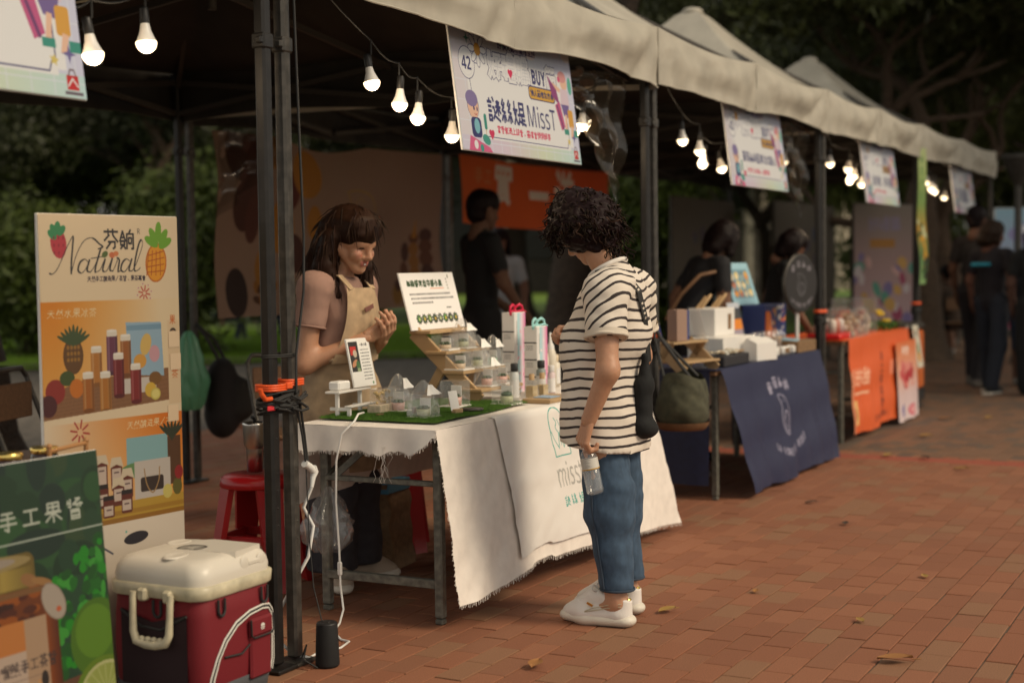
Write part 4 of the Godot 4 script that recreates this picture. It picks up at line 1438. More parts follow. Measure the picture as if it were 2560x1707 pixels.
# ------------------------------------------------------------------ the succulent stall
func trestle(t: Node3D, x0: float, x1: float, z0: float, z1: float, h: float) -> void:
	var tp := MB.new()
	tp.box(Vector3((x0 + x1) / 2, h - 0.014, (z0 + z1) / 2), Vector3(x1 - x0, 0.024, z1 - z0), 0.004)
	obj("tabletop", tp, M.wood_brown, t)
	for q in [[x0 + 0.07, z1 - 0.03], [x0 + 0.09, z0 + 0.06], [x1 - 0.07, z1 - 0.03], [x1 - 0.09, z0 + 0.06]]:
		var l := MB.new()
		l.box(Vector3(q[0], (h - 0.03) / 2 + 0.012, q[1]), Vector3(0.034, h - 0.05, 0.034), 0.005)
		l.box(Vector3(q[0], 0.01, q[1]), Vector3(0.032, 0.02, 0.032), 0.004)
		obj("leg", l, M.table_metal, t)
	for xx in [x0 + 0.08, x1 - 0.08]:
		var r := MB.new()
		r.bar(Vector3(xx, 0.14, z0 + 0.07), Vector3(xx, 0.14, z1 - 0.045), 0.026, 0.032, 0.003)
		obj("end_rail", r, M.table_metal, t)
		r = MB.new()
		r.bar(Vector3(xx, 0.5, z0 + 0.07), Vector3(xx, 0.5, z1 - 0.045), 0.02, 0.02, 0.003)
		obj("end_rail", r, M.table_metal, t)
		var d := MB.new()
		var sg := 1.0 if xx < (x0 + x1) / 2 else -1.0
		d.bar(Vector3(xx, 0.5, z0 + 0.08), Vector3(xx + 0.3 * sg, h - 0.035, z0 + 0.08), 0.012, 0.026)
		obj("brace", d, M.table_metal, t)
		d = MB.new()
		d.bar(Vector3(xx, 0.5, z0 + 0.1), Vector3(xx + 0.02, h - 0.035, z0 + 0.3), 0.012, 0.024)
		obj("brace", d, M.table_metal, t)


func fray(m: MB, pts: Array, ln: float) -> void:
	for i in pts.size() - 1:
		for k in 5:
			var p: Vector3 = pts[i].lerp(pts[i + 1], (k + rng.randf()) / 5.0)
			var q := p + Vector3(rng.randf_range(-0.3, 0.3), -1.0, rng.randf_range(-0.15, 0.3)) * ln * rng.randf_range(0.4, 1.3)
			m.tube([p + Vector3(0, 0.003, 0), q], 0.0010, 3, false)


func terrarium(c: Vector3, s: float, h: float, pot: Color, film: bool, label: String, turn := 0.0, plant := 0) -> void:
	var t := thing("terrarium_box", label, "terrarium", c, turn, "small boxed succulents on the plant stall")
	var b := MB.new()
	b.box(Vector3(0, 0.003, 0), Vector3(s * 1.12, 0.006, s * 1.12), 0.001)
	obj("base", b, M.white_paint, t)
	var g := MB.new()
	var k := s / 2
	for f in [[Vector3(-k, 0.006, k), Vector3(k, 0.006, k)], [Vector3(k, 0.006, k), Vector3(k, 0.006, -k)], [Vector3(k, 0.006, -k), Vector3(-k, 0.006, -k)], [Vector3(-k, 0.006, -k), Vector3(-k, 0.006, k)]]:
		g.quad(f[0], f[1], f[1] + Vector3(0, h, 0), f[0] + Vector3(0, h, 0))
	g.quad(Vector3(-k, h + 0.006, k), Vector3(k, h + 0.006, k), Vector3(k, h + 0.006, -k), Vector3(-k, h + 0.006, -k))
	obj("clear_cover", g, M.acrylic, t)
	var cd := MB.new()
	cd.box(Vector3(k * 0.75, h * 0.45, -k * 0.3), Vector3(0.003, h * 0.75, k * 1.1), 0.001)
	obj("backing_card", cd, M.paper, t)
	var p := MB.new()
	p.col = pot
	var r := s * 0.31
	p.lathe([Vector2(0.001, 0.007), Vector2(r * 0.9, 0.007), Vector2(r, h * 0.4), Vector2(r * 0.9, h * 0.4), Vector2(r * 0.88, h * 0.36), Vector2(0.001, h * 0.36)], 14, Vector3(-k * 0.15, 0, k * 0.1))
	obj("pot", p, M.gloss_v, t)
	var l := MB.new()
	var pc := Vector3(-k * 0.15, h * 0.37, k * 0.1)
	if plant == 1:
		l.col = Color(0.05, 0.09, 0.05)
		l.ball(pc + Vector3(0, h * 0.08, 0), Vector3(r * 0.8, h * 0.14, r * 0.8), 12, 8)
		for i in 40:
			var a := rng.randf() * TAU
			var e := rng.randf_range(0, 1.3)
			var n := Vector3(cos(a) * cos(e), sin(e), sin(a) * cos(e))
			l.tube([pc + Vector3(0, h * 0.08, 0) + n * Vector3(r * 0.8, h * 0.14, r * 0.8), pc + Vector3(0, h * 0.08, 0) + n * Vector3(r, h * 0.2, r)], [0.0009, 0.0003], 3, false)
	else:
		for ring in 3:
			for i in 8 - ring * 2:
				var a := TAU * i / (8 - ring * 2) + ring * 0.4
				var up := 0.25 + ring * 0.45
				var dr := Vector3(cos(a), up, sin(a)).normalized()
				var kk := rng.randf_range(0.8, 1.2)
				l.col = Color(0.05 * kk, 0.10 * kk, 0.045 * kk)
				var q := pc + dr * r * (1.0 - ring * 0.15)
				l.tube([pc, pc.lerp(q, 0.6) + Vector3(0, 0.002, 0), q], [0.003, 0.006, 0.001], 5, false)
	obj("succulent", l, M.gloss_v, t)
	if film:
		var fm := MB.new()
		var nz := FastNoiseLite.new()
		nz.frequency = 18.0
		nz.seed = int(c.x * 100)
		fm.grid(func(u: float, v: float) -> Vector3:
			var a := u * TAU
			var rr := (s * 0.60) * (1.0 - pow(v, 3.0) * 0.86)
			var sq := 1.0 / maxf(absf(cos(a)), absf(sin(a)))
			rr *= lerpf(minf(sq, 1.35), 1.0, v) * 0.92 + 0.18 * nz.get_noise_3d(cos(a) * 0.2, v, sin(a) * 0.2) + 0.08 * sin(a * 6.0) * v
			return Vector3(cos(a) * rr, 0.01 + (h * 1.12) * (1.0 - pow(1.0 - v, 1.3)) + v * v * 0.035, sin(a) * rr), 26, 9)
		obj("film_wrap", fm, M.clear_film, t)
		var fl := MB.new()
		fl.grid(func(u: float, v: float) -> Vector3:
			return Vector3((u - 0.5) * s * (0.3 + 0.9 * v), h * 1.45 - v * h * 0.42, s * 0.35 + 0.25 * s * v + 0.008 * sin(u * 12.0)), 10, 5)
		obj("paper_collar", fl, M.paper, t)


func bottle(c: Vector3, r: float, h: float, body: Color, cap: Color, label: String, kind := 0) -> void:
	var t := thing("bottle", label, "bottle", c, rng.randf() * 3.0, "bottles on the plant stall")
	var b := MB.new()
	b.col = body
	if kind == 1:
		b.lathe([Vector2(0.001, 0), Vector2(r, 0.002), Vector2(r, h * 0.58), Vector2(r * 0.8, h * 0.66), Vector2(r * 0.62, h * 0.7)], 16)
		obj("body", b, M.gloss_v, t)
		var k := MB.new()
		k.col = cap
		k.lathe([Vector2(r * 0.66, h * 0.69), Vector2(r * 0.62, h * 0.76), Vector2(r * 0.3, h * 0.82), Vector2(r * 0.22, h * 0.97), Vector2(0.001, h)], 14)
		obj("nozzle_cap", k, M.gloss_v, t)
	else:
		b.lathe([Vector2(0.001, 0), Vector2(r, 0.002), Vector2(r, h * 0.72), Vector2(r * 0.6, h * 0.79), Vector2(r * 0.6, h * 0.8)], 16)
		obj("body", b, M.gloss_v, t)
		var lb := MB.new()
		lb.col = Color(0.70, 0.68, 0.66)
		lb.lathe([Vector2(r * 1.01, h * 0.1), Vector2(r * 1.015, h * 0.12), Vector2(r * 1.015, h * 0.55), Vector2(r * 1.01, h * 0.57)], 16)
		obj("label", lb, M.gloss_v, t)
		var k := MB.new()
		k.col = cap
		k.lathe([Vector2(r * 0.78, h * 0.79), Vector2(r * 0.8, h * 0.8), Vector2(r * 0.8, h * 0.98), Vector2(r * 0.7, h), Vector2(0.001, h)], 16)
		obj("cap", k, M.gloss_v, t)


func bow(t: Node3D, c: Vector3, k: float, col: Color) -> void:
	var b := MB.new()
	b.col = col
	for s: float in [-1.0, 1.0]:
		var pts := []
		for i in 9:
			var a := PI * 2 * i / 8.0
			pts.append(c + Vector3(s * k * (0.5 - 0.5 * cos(a)), k * 0.45 * sin(a) + k * 0.12, k * 0.2 * sin(a * 0.5)))
		b.tube(pts, [k * 0.05, k * 0.12, k * 0.14, k * 0.12, k * 0.1, k * 0.12, k * 0.14, k * 0.12, k * 0.05], 5)
		b.tube([c, c + Vector3(s * k * 0.8, k * 0.1, k * 0.3), c + Vector3(s * k * 1.3, -k * 0.05, k * 0.35)], [k * 0.07, k * 0.09, k * 0.03], 5)
	b.ball(c + Vector3(0, k * 0.1, 0), Vector3.ONE * k * 0.17, 8, 6)
	obj("ribbon_bow", b, M.gloss_v, t)


func gift(c: Vector3, h: float, ribbon: Color, label: String, turn: float) -> void:
	var t := thing("gift_box", label, "box", c, turn, "tall gift boxes on the plant stall")
	var b := MB.new()
	b.box(Vector3(0, h / 2, 0), Vector3(0.095, h, 0.065), 0.002)
	obj("carton", b, M.paper, t)
	var p := Pic.new(95, 300, 1.2, Color(0.86, 0.84, 0.84))
	p.grad(0, 0, 95, 300, [Color(0.82, 0.86, 0.86), Color(0.62, 0.80, 0.82), Color(0.88, 0.8, 0.84), Color(0.83, 0.45, 0.62)], true)
	for i in 26:
		p.ell(rng.randf() * 95, 60 + rng.randf() * 240, rng.randf_range(3, 9), rng.randf_range(2, 7), [Color(0.86, 0.62, 0.68), Color(0.9, 0.84, 0.84), Color(0.7, 0.82, 0.82), Color(0.82, 0.5, 0.6)][i % 4], rng.randf() * 3)
	p.rect(0, 0, 26, 300, Color(0.88, 0.86, 0.84))
	p.rect(18, 30, 4, 90, Color(0.5, 0.5, 0.5))
	p.rect(40, 262, 24, 18, Color(0.9, 0.88, 0.88))
	var f := MB.new()
	f.quad(Vector3(-0.046, 0.002, 0.0335), Vector3(0.046, 0.002, 0.0335), Vector3(0.046, h - 0.002, 0.0335), Vector3(-0.046, h - 0.002, 0.0335))
	obj("printed_face", f, pic_mat("gift%d" % int(h * 1000), p), t)
	var s := MB.new()
	for i in 3:
		s.box(Vector3(-0.0478, h * (0.26 + 0.25 * i), 0), Vector3(0.0016, 0.005, 0.063))
		for k in 3:
			s.box(Vector3(-0.0478, h * (0.26 + 0.25 * i) - 0.014 - k * 0.008, -0.004), Vector3(0.0012, 0.0016, 0.035))
	obj("printed_lines", s, M.black_plastic, t)
	bow(t, Vector3(0, h + 0.002, 0.005), 0.055, ribbon)


func stall_plants() -> void:
	rng.seed = 101
	var t := thing("trestle_table", "grey metal trestle table under the white linen cloth", "table", Vector3.ZERO, 0, "trestle tables of the stalls")
	trestle(t, 0.62, 2.50, -0.40, 0.19, 0.70)
	# linen cloth
	var c := thing("tablecloth", "white frayed linen cloth draped over the succulent table", "tablecloth", Vector3.ZERO)
	var nz := FastNoiseLite.new()
	nz.frequency = 2.2
	nz.seed = 5
	var top := MB.new()
	top.grid(func(u: float, v: float) -> Vector3:
		return Vector3(lerpf(0.615, 2.505, u), 0.7045 + 0.002 * nz.get_noise_2d(u * 3.0, v * 2.0), lerpf(-0.405, 0.195, v)), 30, 10)
	obj("cloth_top", top, M.linen, c)
	var lb := func(u: float) -> float: return 0.088 + (0.032 * sin(clampf((u - 0.05) / 0.6, 0, 1) * PI) if u < 0.65 else -0.05 * (u - 0.65) / 0.35) + 0.012 * (1.0 if u > 0.27 and u < 0.36 else 0.0)
	var fd := func(u: float, v: float) -> Vector3:
		var e := pow(v, 0.9)
		var x := lerpf(0.612, 2.505, u) + e * lerpf(0.012, 0.25, u)
		var fold := 0.006 * sin(u * 31.0 + 1.0) * e + 0.014 * nz.get_noise_2d(u * 2.2, v * 0.7) * e + 0.010 * sin(u * 13.0) * e + 0.005 * nz.get_noise_2d(u * 11.0 + v * 3.0, v * 2.6 - u * 2.0) * minf(v * 5.0, 1.0)
		fold += e * 0.012 * exp(-pow((u - 0.14) * 22.0 + (v - 0.45) * 3.0, 2.0)) + e * 0.01 * exp(-pow((u - 0.1) * 26.0 - (v - 0.3) * 3.0, 2.0))
		return Vector3(x, lerpf(0.704, lb.call(u), v), 0.197 + 0.075 * e + fold)
	var fr := MB.new()
	fr.grid(fd, 90, 22)
	obj("front_drape", fr, M.linen, c)
	var sd := func(u: float, v: float) -> Vector3:
		var z := lerpf(-0.43, 0.20, u)
		var drop := 0.085 + 0.022 * nz.get_noise_1d(u * 1.9) + 0.012 * nz.get_noise_1d(u * 9.0) + 0.012 * (1.0 - u) - 0.045 * exp(-pow((u - 1.0) * 9.0, 2))
		return Vector3(0.613 - 0.012 * v - 0.01 * sin(u * 23.0) * v, 0.704 - drop * v, z)
	var sm := MB.new()
	sm.grid(sd, 40, 4)
	obj("side_drop", sm, M.linen, c)
	var bk := MB.new()
	bk.grid(func(u: float, v: float) -> Vector3:
		return Vector3(lerpf(0.60, 2.505, u) + 0.03 * v * (u - 0.5), lerpf(0.704, 0.36 + 0.03 * sin(u * 7.0 + 0.6) + 0.07 * clampf(u * 2.0, 0, 1), v), -0.408 - 0.03 * v - 0.012 * sin(u * 26.0) * v), 40, 8)
	obj("rear_drape", bk, M.linen, c)
	var fe := MB.new()
	var e1 := []
	for i in 61:
		e1.append(fd.call(i / 60.0, 1.0))
	fray(fe, e1, 0.013)
	var e2 := []
	for i in 31:
		e2.append(fd.call(0.0, i / 30.0))
	for i in e2.size() - 1:
		for k in 4:
			var p: Vector3 = e2[i].lerp(e2[i + 1], rng.randf())
			fe.tube([p, p + Vector3(-1, rng.randf_range(-0.5, 0.2), 0.2) * rng.randf_range(0.005, 0.015)], 0.0010, 3, false)
	var e3 := []
	for i in 31:
		e3.append(sd.call(i / 30.0, 1.0))
	fray(fe, e3, 0.011)
	for k in 6:
		var pts := []
		var p := Vector3(0.6, 0.64, -0.03 + k * 0.006)
		for i in 8:
			pts.append(p)
			p += Vector3(rng.randf_range(-0.006, 0.006), -0.019, rng.randf_range(-0.016, 0.02))
		fe.tube(pts, 0.0007, 3, false)
	obj("frayed_edge", fe, M.linen, c)
	# smooth banner with the stall's mark over the front
	var bn := thing("table_banner", "smooth white cloth banner with a teal arch logo hung over the linen", "banner", Vector3.ZERO)
	var W := 84.0
	var H := 56.0
	var p := Pic.new(W, H, 9.0, Color(0.90, 0.875, 0.85))
	var teal := Color(0.20, 0.62, 0.58)
	var ax := 48.0
	p.curve([Vector2(ax - 7, 24), Vector2(ax - 7, 12), Vector2(ax - 5, 7), Vector2(ax, 5), Vector2(ax + 5, 7), Vector2(ax + 7, 12), Vector2(ax + 7, 24)], 0.55, teal)
	p.line([Vector2(ax - 7, 24), Vector2(ax + 7, 24)], 0.55, teal)
	p.line([Vector2(ax - 6.6, 14), Vector2(ax - 2.6, 21), Vector2(ax, 15), Vector2(ax + 2.6, 21), Vector2(ax + 6.6, 14)], 0.45, teal)
	p.curve([Vector2(ax - 1.5, 9), Vector2(ax, 11), Vector2(ax - 1.6, 13), Vector2(ax + 0.4, 16), Vector2(ax, 20)], 0.4, teal)
	p.curve([Vector2(ax + 1.5, 10), Vector2(ax + 2.6, 13), Vector2(ax, 16)], 0.4, teal)
	p.latin("misst", ax - 9.0, 36.0, 13.0, Color(0.66, 0.65, 0.62), "Droid Sans", 0.72)
	p.cjk("謎絲媞", ax - 7, 39.5, 4.4, teal, 0.1, 1.0, 0.45)
	var bm := MB.new()
	bm.grid(func(u: float, v: float) -> Vector3:
		var x := lerpf(1.03, 1.87, u)
		if v < 0.08:
			return Vector3(x, 0.7095, 0.17 + v / 0.08 * 0.030)
		var k := (v - 0.08) / 0.92
		var uu := (x - 0.612) / 1.893
		var q: Vector3 = fd.call(uu, k * 0.9)
		var crease := 0.004 * exp(-pow((k - 0.5) * 40.0, 2)) + 0.003 * exp(-pow((u - 0.5) * 40.0, 2))
		return q + Vector3(0, 0.004 * (1.0 - k), 0.007 + 0.006 * k + crease), 34, 22)
	var bmat := pic_mat("banner_plants", p, 0.75, 0.97)
	obj("printed_cloth", bm, bmat, bn)
	# turf mat
	var tm := thing("turf_mat", "bright green artificial turf mat on the white linen", "mat", Vector3.ZERO)
	var mb := MB.new()
	mb.grid(func(u: float, v: float) -> Vector3:
		return Vector3(lerpf(0.75, 1.56, u), 0.712 + 0.003 * sin(u * 9.0), lerpf(-0.40, 0.115, v) - 0.04 * u * v), 10, 6)
	mat("turf", lin(0.07, 0.16, 0.015), 0.9, 0.0, "n_fine", 20)
	obj("backing", mb, M.turf, tm)
	var bl := MB.new()
	for i in 14:
		var q := Vector3(rng.randfn() * 0.006, 0, rng.randfn() * 0.006)
		var sx := Vector3(rng.randf_range(-1, 1), 0, rng.randf_range(-1, 1)).normalized() * 0.0008
		bl.tri(q - sx, q + sx, q + Vector3(rng.randfn() * 0.003, rng.randf_range(0.006, 0.011), rng.randfn() * 0.003))
	var mm := MultiMesh.new()
	mm.transform_format = MultiMesh.TRANSFORM_3D
	mm.use_colors = true
	mm.mesh = bl.mesh()
	mm.instance_count = 5200
	for i in mm.instance_count:
		var u := rng.randf()
		var v := rng.randf()
		mm.set_instance_transform(i, Transform3D(Basis(Vector3.UP, rng.randf() * TAU), Vector3(lerpf(0.752, 1.558, u), 0.712 + 0.003 * sin(u * 9.0), lerpf(-0.398, 0.113, v) - 0.04 * u * v)))
		var k := rng.randf_range(0.6, 1.4)
		mm.set_instance_color(i, Color(0.075 * k, 0.17 * k, 0.012 * k))
	var mi := MultiMeshInstance3D.new()
	mi.multimesh = mm
	mi.material_override = M.leaf
	mi.name = "turf_blades"
	mi.set_meta("kind", "stuff")
	tm.add_child(mi, true)
	# stepped riser
	var r := thing("stepped_riser", "pale wooden stepped display riser holding the boxed succulents", "display stand", Vector3.ZERO)
	var hs := [0.762, 0.835, 0.915, 1.0]
	var zs := [-0.15, -0.235, -0.315, -0.39]
	for i in 4:
		var m := MB.new()
		m.box(Vector3(1.665, hs[i], zs[i]), Vector3(0.37, 0.014, 0.105), 0.002)
		obj("shelf", m, M.wood, r)
	for xx in [1.5, 1.83]:
		var m := MB.new()
		m.bar(Vector3(xx, 0.72, -0.12), Vector3(xx, 1.0, -0.43), 0.016, 0.062, 0.002)
		obj("stringer", m, M.wood, r)
		var l := MB.new()
		l.bar(Vector3(xx + 0.017, 0.712, -0.39), Vector3(xx + 0.017, 0.86, -0.30), 0.014, 0.04, 0.002)
		obj("leg", l, M.wood, r)
	# info board
	var pi := Pic.new(45, 25, 9.0, Color(0.9, 0.89, 0.88))
	pi.cjk("每株都來自中部小農", 4.5, 3.2, 3.0, Color(0.13, 0.25, 0.11), 0.2, 0.98, 0.12)
	pi.rect(23, 6.9, 11.5, 0.35, Color(0.85, 0.5, 0.3))
	for l in 3:
		var x := 5.0 + l * 0.4
		while x < [39.0, 40.0, 22.0][l]:
			var ln := rng.randf_range(0.5, 1.0)
			pi.rect(x, 9.0 + l * 1.9, ln, 0.9, Color(0.42, 0.42, 0.42))
			x += ln + rng.randf_range(0.15, 0.5)
	for i in 4:
		pi.rect(37.5 + i * 0.1, 2.6 + i * 1.4, 0.9, 0.8, Color(0.55, 0.55, 0.52))
	pi.rect(39.5, 1.0, 0.8, 1.6, Color(0.25, 0.27, 0.2))
	for i in 8:
		var x := 8.0 + i * 4.4
		var dark := Color(0.13, 0.17, 0.11)
		pi.star(x, 20.4, 2.5, 9, 0.72, dark, i * 0.3)
		pi.star(x, 20.2, 1.9, 8, 0.55, [Color(0.28, 0.45, 0.22), Color(0.36, 0.46, 0.28), Color(0.40, 0.48, 0.22), Color(0.2, 0.3, 0.2), Color(0.45, 0.46, 0.45), Color(0.30, 0.55, 0.22), Color(0.22, 0.24, 0.2), Color(0.25, 0.38, 0.2)][i], i)
		pi.ell(x + 0.3, 20.4, 0.7, 0.7, [Color(0.7, 0.75, 0.5), Color(0.75, 0.6, 0.25)][i % 2])
	pi.rect(33, 15.6, 4, 0.6, Color(0.4, 0.4, 0.38))
	board(Vector3(1.665, 1.008, -0.405), 0.45, 0.25, -0.26, pi, "white information board with dark green heading and a row of succulents", "info")
	# small stand sign
	var ps := Pic.new(16, 20, 14.0, Color(0.89, 0.88, 0.86))
	ps.rect(0.8, 1.2, 6.6, 12.5, Color(0.16, 0.14, 0.12))
	ps.rect(1.6, 3.2, 4.2, 3.6, Color(0.72, 0.16, 0.12))
	ps.ell(4.6, 6.2, 1.4, 1.6, Color(0.72, 0.66, 0.58))
	ps.ell(3.4, 10.2, 2.4, 1.1, Color(0.72, 0.50, 0.36), -0.6)
	ps.ell(5.6, 11.0, 1.4, 1.8, Color(0.25, 0.4, 0.22))
	ps.rect(4.6, 12.2, 2.2, 1.5, Color(0.55, 0.6, 0.45))
	ps.cjk("一株小禮", 8.6, 2.0, 1.3, Color(0.3, 0.3, 0.3), 0.14)
	for l in 10:
		var x := 8.6
		while x < 14.2:
			var ln := rng.randf_range(0.4, 1.0)
			ps.rect(x, 4.6 + l * 1.35, ln, 0.5, Color(0.4, 0.4, 0.4))
			x += ln + 0.3
	ps.star(14.2, 18.8, 0.8, 5, 0.5, Color(0.2, 0.45, 0.2))
	board(Vector3(0.98, 0.815, -0.335), 0.155, 0.19, -0.2, ps, "small white story card with a photo leaning on a miniature bench", "story")
	var bench := thing("miniature_bench", "miniature white picnic bench at the back corner of the turf", "ornament", Vector3(0.90, 0.712, -0.36), 0.1)
	var bb := MB.new()
	bb.box(Vector3(0, 0.095, 0), Vector3(0.26, 0.008, 0.06), 0.001)
	bb.box(Vector3(0, 0.04, 0.05), Vector3(0.2, 0.006, 0.03), 0.001)
	for sx: float in [-0.09, 0.09]:
		bb.box(Vector3(sx, 0.048, 0.0), Vector3(0.012, 0.09, 0.014), 0.001)
		bb.box(Vector3(sx, 0.02, 0.05), Vector3(0.012, 0.036, 0.014), 0.001)
		bb.bar(Vector3(sx, 0.03, -0.03), Vector3(sx, 0.03, 0.055), 0.01, 0.012)
	obj("frame", bb, M.white_paint, bench)
	var bx := MB.new()
	bx.box(Vector3(-0.06, 0.117, 0.0), Vector3(0.08, 0.034, 0.05), 0.006)
	var napkin := obj("tissue_pack", bx, M.paper)
	napkin.position = Vector3(0.90, 0.712, -0.36)
	tag(napkin, "white paper packet lying on the miniature bench", "packet")
	var wb := thing("wooden_block_stand", "wooden block with a clear case of golden dried flowers beside the bench", "ornament", Vector3(1.0, 0.712, -0.27), 0.12)
	var wm := MB.new()
	wm.box(Vector3(0, 0.019, 0), Vector3(0.16, 0.036, 0.055), 0.002)
	obj("block", wm, M.wood_pale, wb)
	var wc := MB.new()
	wc.box(Vector3(0, 0.068, 0), Vector3(0.14, 0.06, 0.04))
	obj("clear_case", wc, M.acrylic, wb)
	var wf := MB.new()
	for i in 26:
		wf.col = Color(0.5, 0.34, 0.12) * rng.randf_range(0.7, 1.3)
		wf.ball(Vector3(rng.randf_range(-0.06, 0.06), rng.randf_range(0.042, 0.088), rng.randf_range(-0.012, 0.012)), Vector3.ONE * rng.randf_range(0.004, 0.008), 6, 4)
	obj("dried_flowers", wf, M.gloss_v, wb)
	# terraria
	var peach := Color(0.62, 0.36, 0.30)
	var mint := Color(0.40, 0.42, 0.26)
	var pale := Color(0.58, 0.44, 0.30)
	terrarium(Vector3(1.055, 0.714, -0.235), 0.085, 0.09, peach, true, "film wrapped succulent in a pink pot, rear left on the turf", 0.1)
	terrarium(Vector3(0.89, 0.714, -0.02), 0.088, 0.085, mint, true, "film wrapped succulent in a green pot, nearest the table's left corner", -0.05)
	terrarium(Vector3(1.30, 0.714, -0.12), 0.088, 0.1, peach, false, "tall clear box with a brown plant beside the riser's foot", 0.0)
	terrarium(Vector3(1.455, 0.714, 0.03), 0.09, 0.09, mint, false, "clear box with a fat green cactus at the turf's right end", 0.05, 1)
	terrarium(Vector3(1.75, 0.77, -0.15), 0.085, 0.085, peach, false, "boxed succulent in a pink pot on the lowest riser shelf", 0.0)
	terrarium(Vector3(1.62, 0.77, -0.15), 0.082, 0.085, peach, true, "film wrapped box beside the pink pot on the lowest riser shelf", 0.0)
	terrarium(Vector3(1.53, 0.843, -0.23), 0.085, 0.07, pale, false, "boxed succulent in a wooden pot on the second riser shelf", 0.0, 1)
	terrarium(Vector3(1.68, 0.843, -0.23), 0.085, 0.085, mint, true, "film wrapped succulent right of the wooden pot on the second shelf", 0.0)
	terrarium(Vector3(1.55, 0.923, -0.31), 0.085, 0.06, pale, false, "boxed succulent in a wooden pot on the third riser shelf", 0.0)
	terrarium(Vector3(1.70, 0.923, -0.31), 0.085, 0.075, mint, true, "film wrapped succulent right of the wooden pot on the third shelf", 0.0)
	terrarium(Vector3(1.80, 0.843, -0.22), 0.07, 0.08, Color(0.12, 0.42, 0.22), true, "film wrapped box with a green card at the second shelf's right end", 0.0)
	# small things on the turf
	var card := thing("price_card", "white price card in a small wooden holder on the turf", "card", Vector3(1.06, 0.714, 0.02), -0.1)
	var cm := MB.new()
	cm.xf = Transform3D(Basis(Vector3.RIGHT, -0.2), Vector3(0, 0.012, 0))
	cm.box(Vector3(0, 0.038, 0), Vector3(0.055, 0.075, 0.0015))
	obj("card", cm, M.paper, card)
	var ck := MB.new()
	ck.box(Vector3(0.005, 0.009, 0.004), Vector3(0.05, 0.018, 0.022), 0.002)
	obj("holder", ck, M.wood, card)
	var st := MB.new()
	st.lathe([Vector2(0.001, 0), Vector2(0.045, 0.001), Vector2(0.045, 0.01), Vector2(0.001, 0.011)], 18)
	var disc := obj("slate_coaster", st, M.leg_grey)
	disc.position = Vector3(1.17, 0.715, 0.03)
	tag(disc, "round grey coaster behind the price card", "coaster")
	var st2 := MB.new()
	st2.box(Vector3(0, 0.014, 0), Vector3(0.02, 0.028, 0.012), 0.002)
	var mk := obj("wooden_marker", st2, M.wood_brown)
	mk.position = Vector3(0.97, 0.716, -0.11)
	tag(mk, "tiny brown wooden marker between the two wrapped succulents", "marker")
	var st3 := MB.new()
	st3.box(Vector3(0, 0.004, 0), Vector3(0.04, 0.008, 0.016), 0.002)
	var mk2 := obj("twig_piece", st3, M.wood_brown)
	mk2.position = Vector3(0.87, 0.716, -0.2)
	tag(mk2, "little brown wood piece lying on the turf before the bench", "ornament")
	# gift boxes and bottles at the back right
	gift(Vector3(2.06, 0.706, -0.25), 0.36, Color(0.62, 0.01, 0.06), "tall printed gift box tied with a red bow", -0.08)
	gift(Vector3(2.02, 0.706, -0.12), 0.30, Color(0.35, 0.68, 0.66), "shorter printed gift box tied with a turquoise bow", -0.05)
	var cream := Color(0.66, 0.60, 0.50)
	bottle(Vector3(2.2, 0.706, -0.17), 0.023, 0.25, cream, Color(0.7, 0.68, 0.64), "left tall cream dropper bottle behind the turquoise bow box", 1)
	bottle(Vector3(2.31, 0.706, -0.19), 0.027, 0.26, cream, Color(0.7, 0.68, 0.64), "right tall cream dropper bottle beside the striped shirt", 1)
	bottle(Vector3(2.40, 0.706, -0.22), 0.032, 0.15, cream, Color(0.62, 0.5, 0.34), "short cream jar bottle at the table's back right", 0)
	bottle(Vector3(1.66, 0.706, -0.04), 0.02, 0.16, Color(0.50, 0.52, 0.50), Color(0.012, 0.012, 0.012), "black capped bottle with a green label right of the riser", 0)
	bottle(Vector3(1.93, 0.706, -0.05), 0.021, 0.155, Color(0.22, 0.26, 0.25), Color(0.012, 0.014, 0.014), "dark bottle with black cap in front of the turquoise bow box", 0)
	bottle(Vector3(1.99, 0.706, -0.03), 0.018, 0.13, Color(0.62, 0.5, 0.5), Color(0.62, 0.6, 0.58), "pink labelled tube bottle beside the dark bottle", 0)
	var tray := thing("wooden_tray", "flat wooden tray of leaflets at the table's front edge", "tray", Vector3(1.73, 0.706, 0.09), 0.03)
	var tw := MB.new()
	tw.box(Vector3(0, 0.009, 0), Vector3(0.27, 0.018, 0.13), 0.003)
	obj("board", tw, M.wood, tray)
	var lf := MB.new()
	lf.box(Vector3(-0.03, 0.02, 0.0), Vector3(0.1, 0.003, 0.08))
	mat("leaflet_blue", lin(0.30, 0.42, 0.55), 0.5)
	obj("leaflets", lf, M.leaflet_blue, tray)
	for q in [[1.80, -0.03, "left clear perfume cube behind the wooden tray"], [1.88, -0.02, "right clear perfume cube behind the wooden tray"]]:
		var pc := thing("perfume_cube", q[2], "bottle", Vector3(q[0], 0.706, q[1]), 0, "clear perfume cubes")
		var pm := MB.new()
		pm.box(Vector3(0, 0.04, 0), Vector3(0.055, 0.08, 0.045), 0.003)
		obj("glass_cube", pm, M.acrylic, pc)
		var pl := MB.new()
		pl.box(Vector3(0, 0.03, 0), Vector3(0.046, 0.05, 0.036), 0.002)
		mat("amber", lin(0.45, 0.33, 0.16), 0.2)
		obj("liquid", pl, M.amber, pc)
		var pk := MB.new()
		pk.lathe([Vector2(0.012, 0.08), Vector2(0.012, 0.105), Vector2(0.001, 0.106)], 12)
		obj("cap", pk, M.wood, pc)
	# under and behind the table
	var sl := thing("plastic_stool", "glossy red plastic stool holding a steel tumbler", "stool", Vector3(0.95, 0, -0.84), 0.2, "red plastic stools")
	stool(sl)
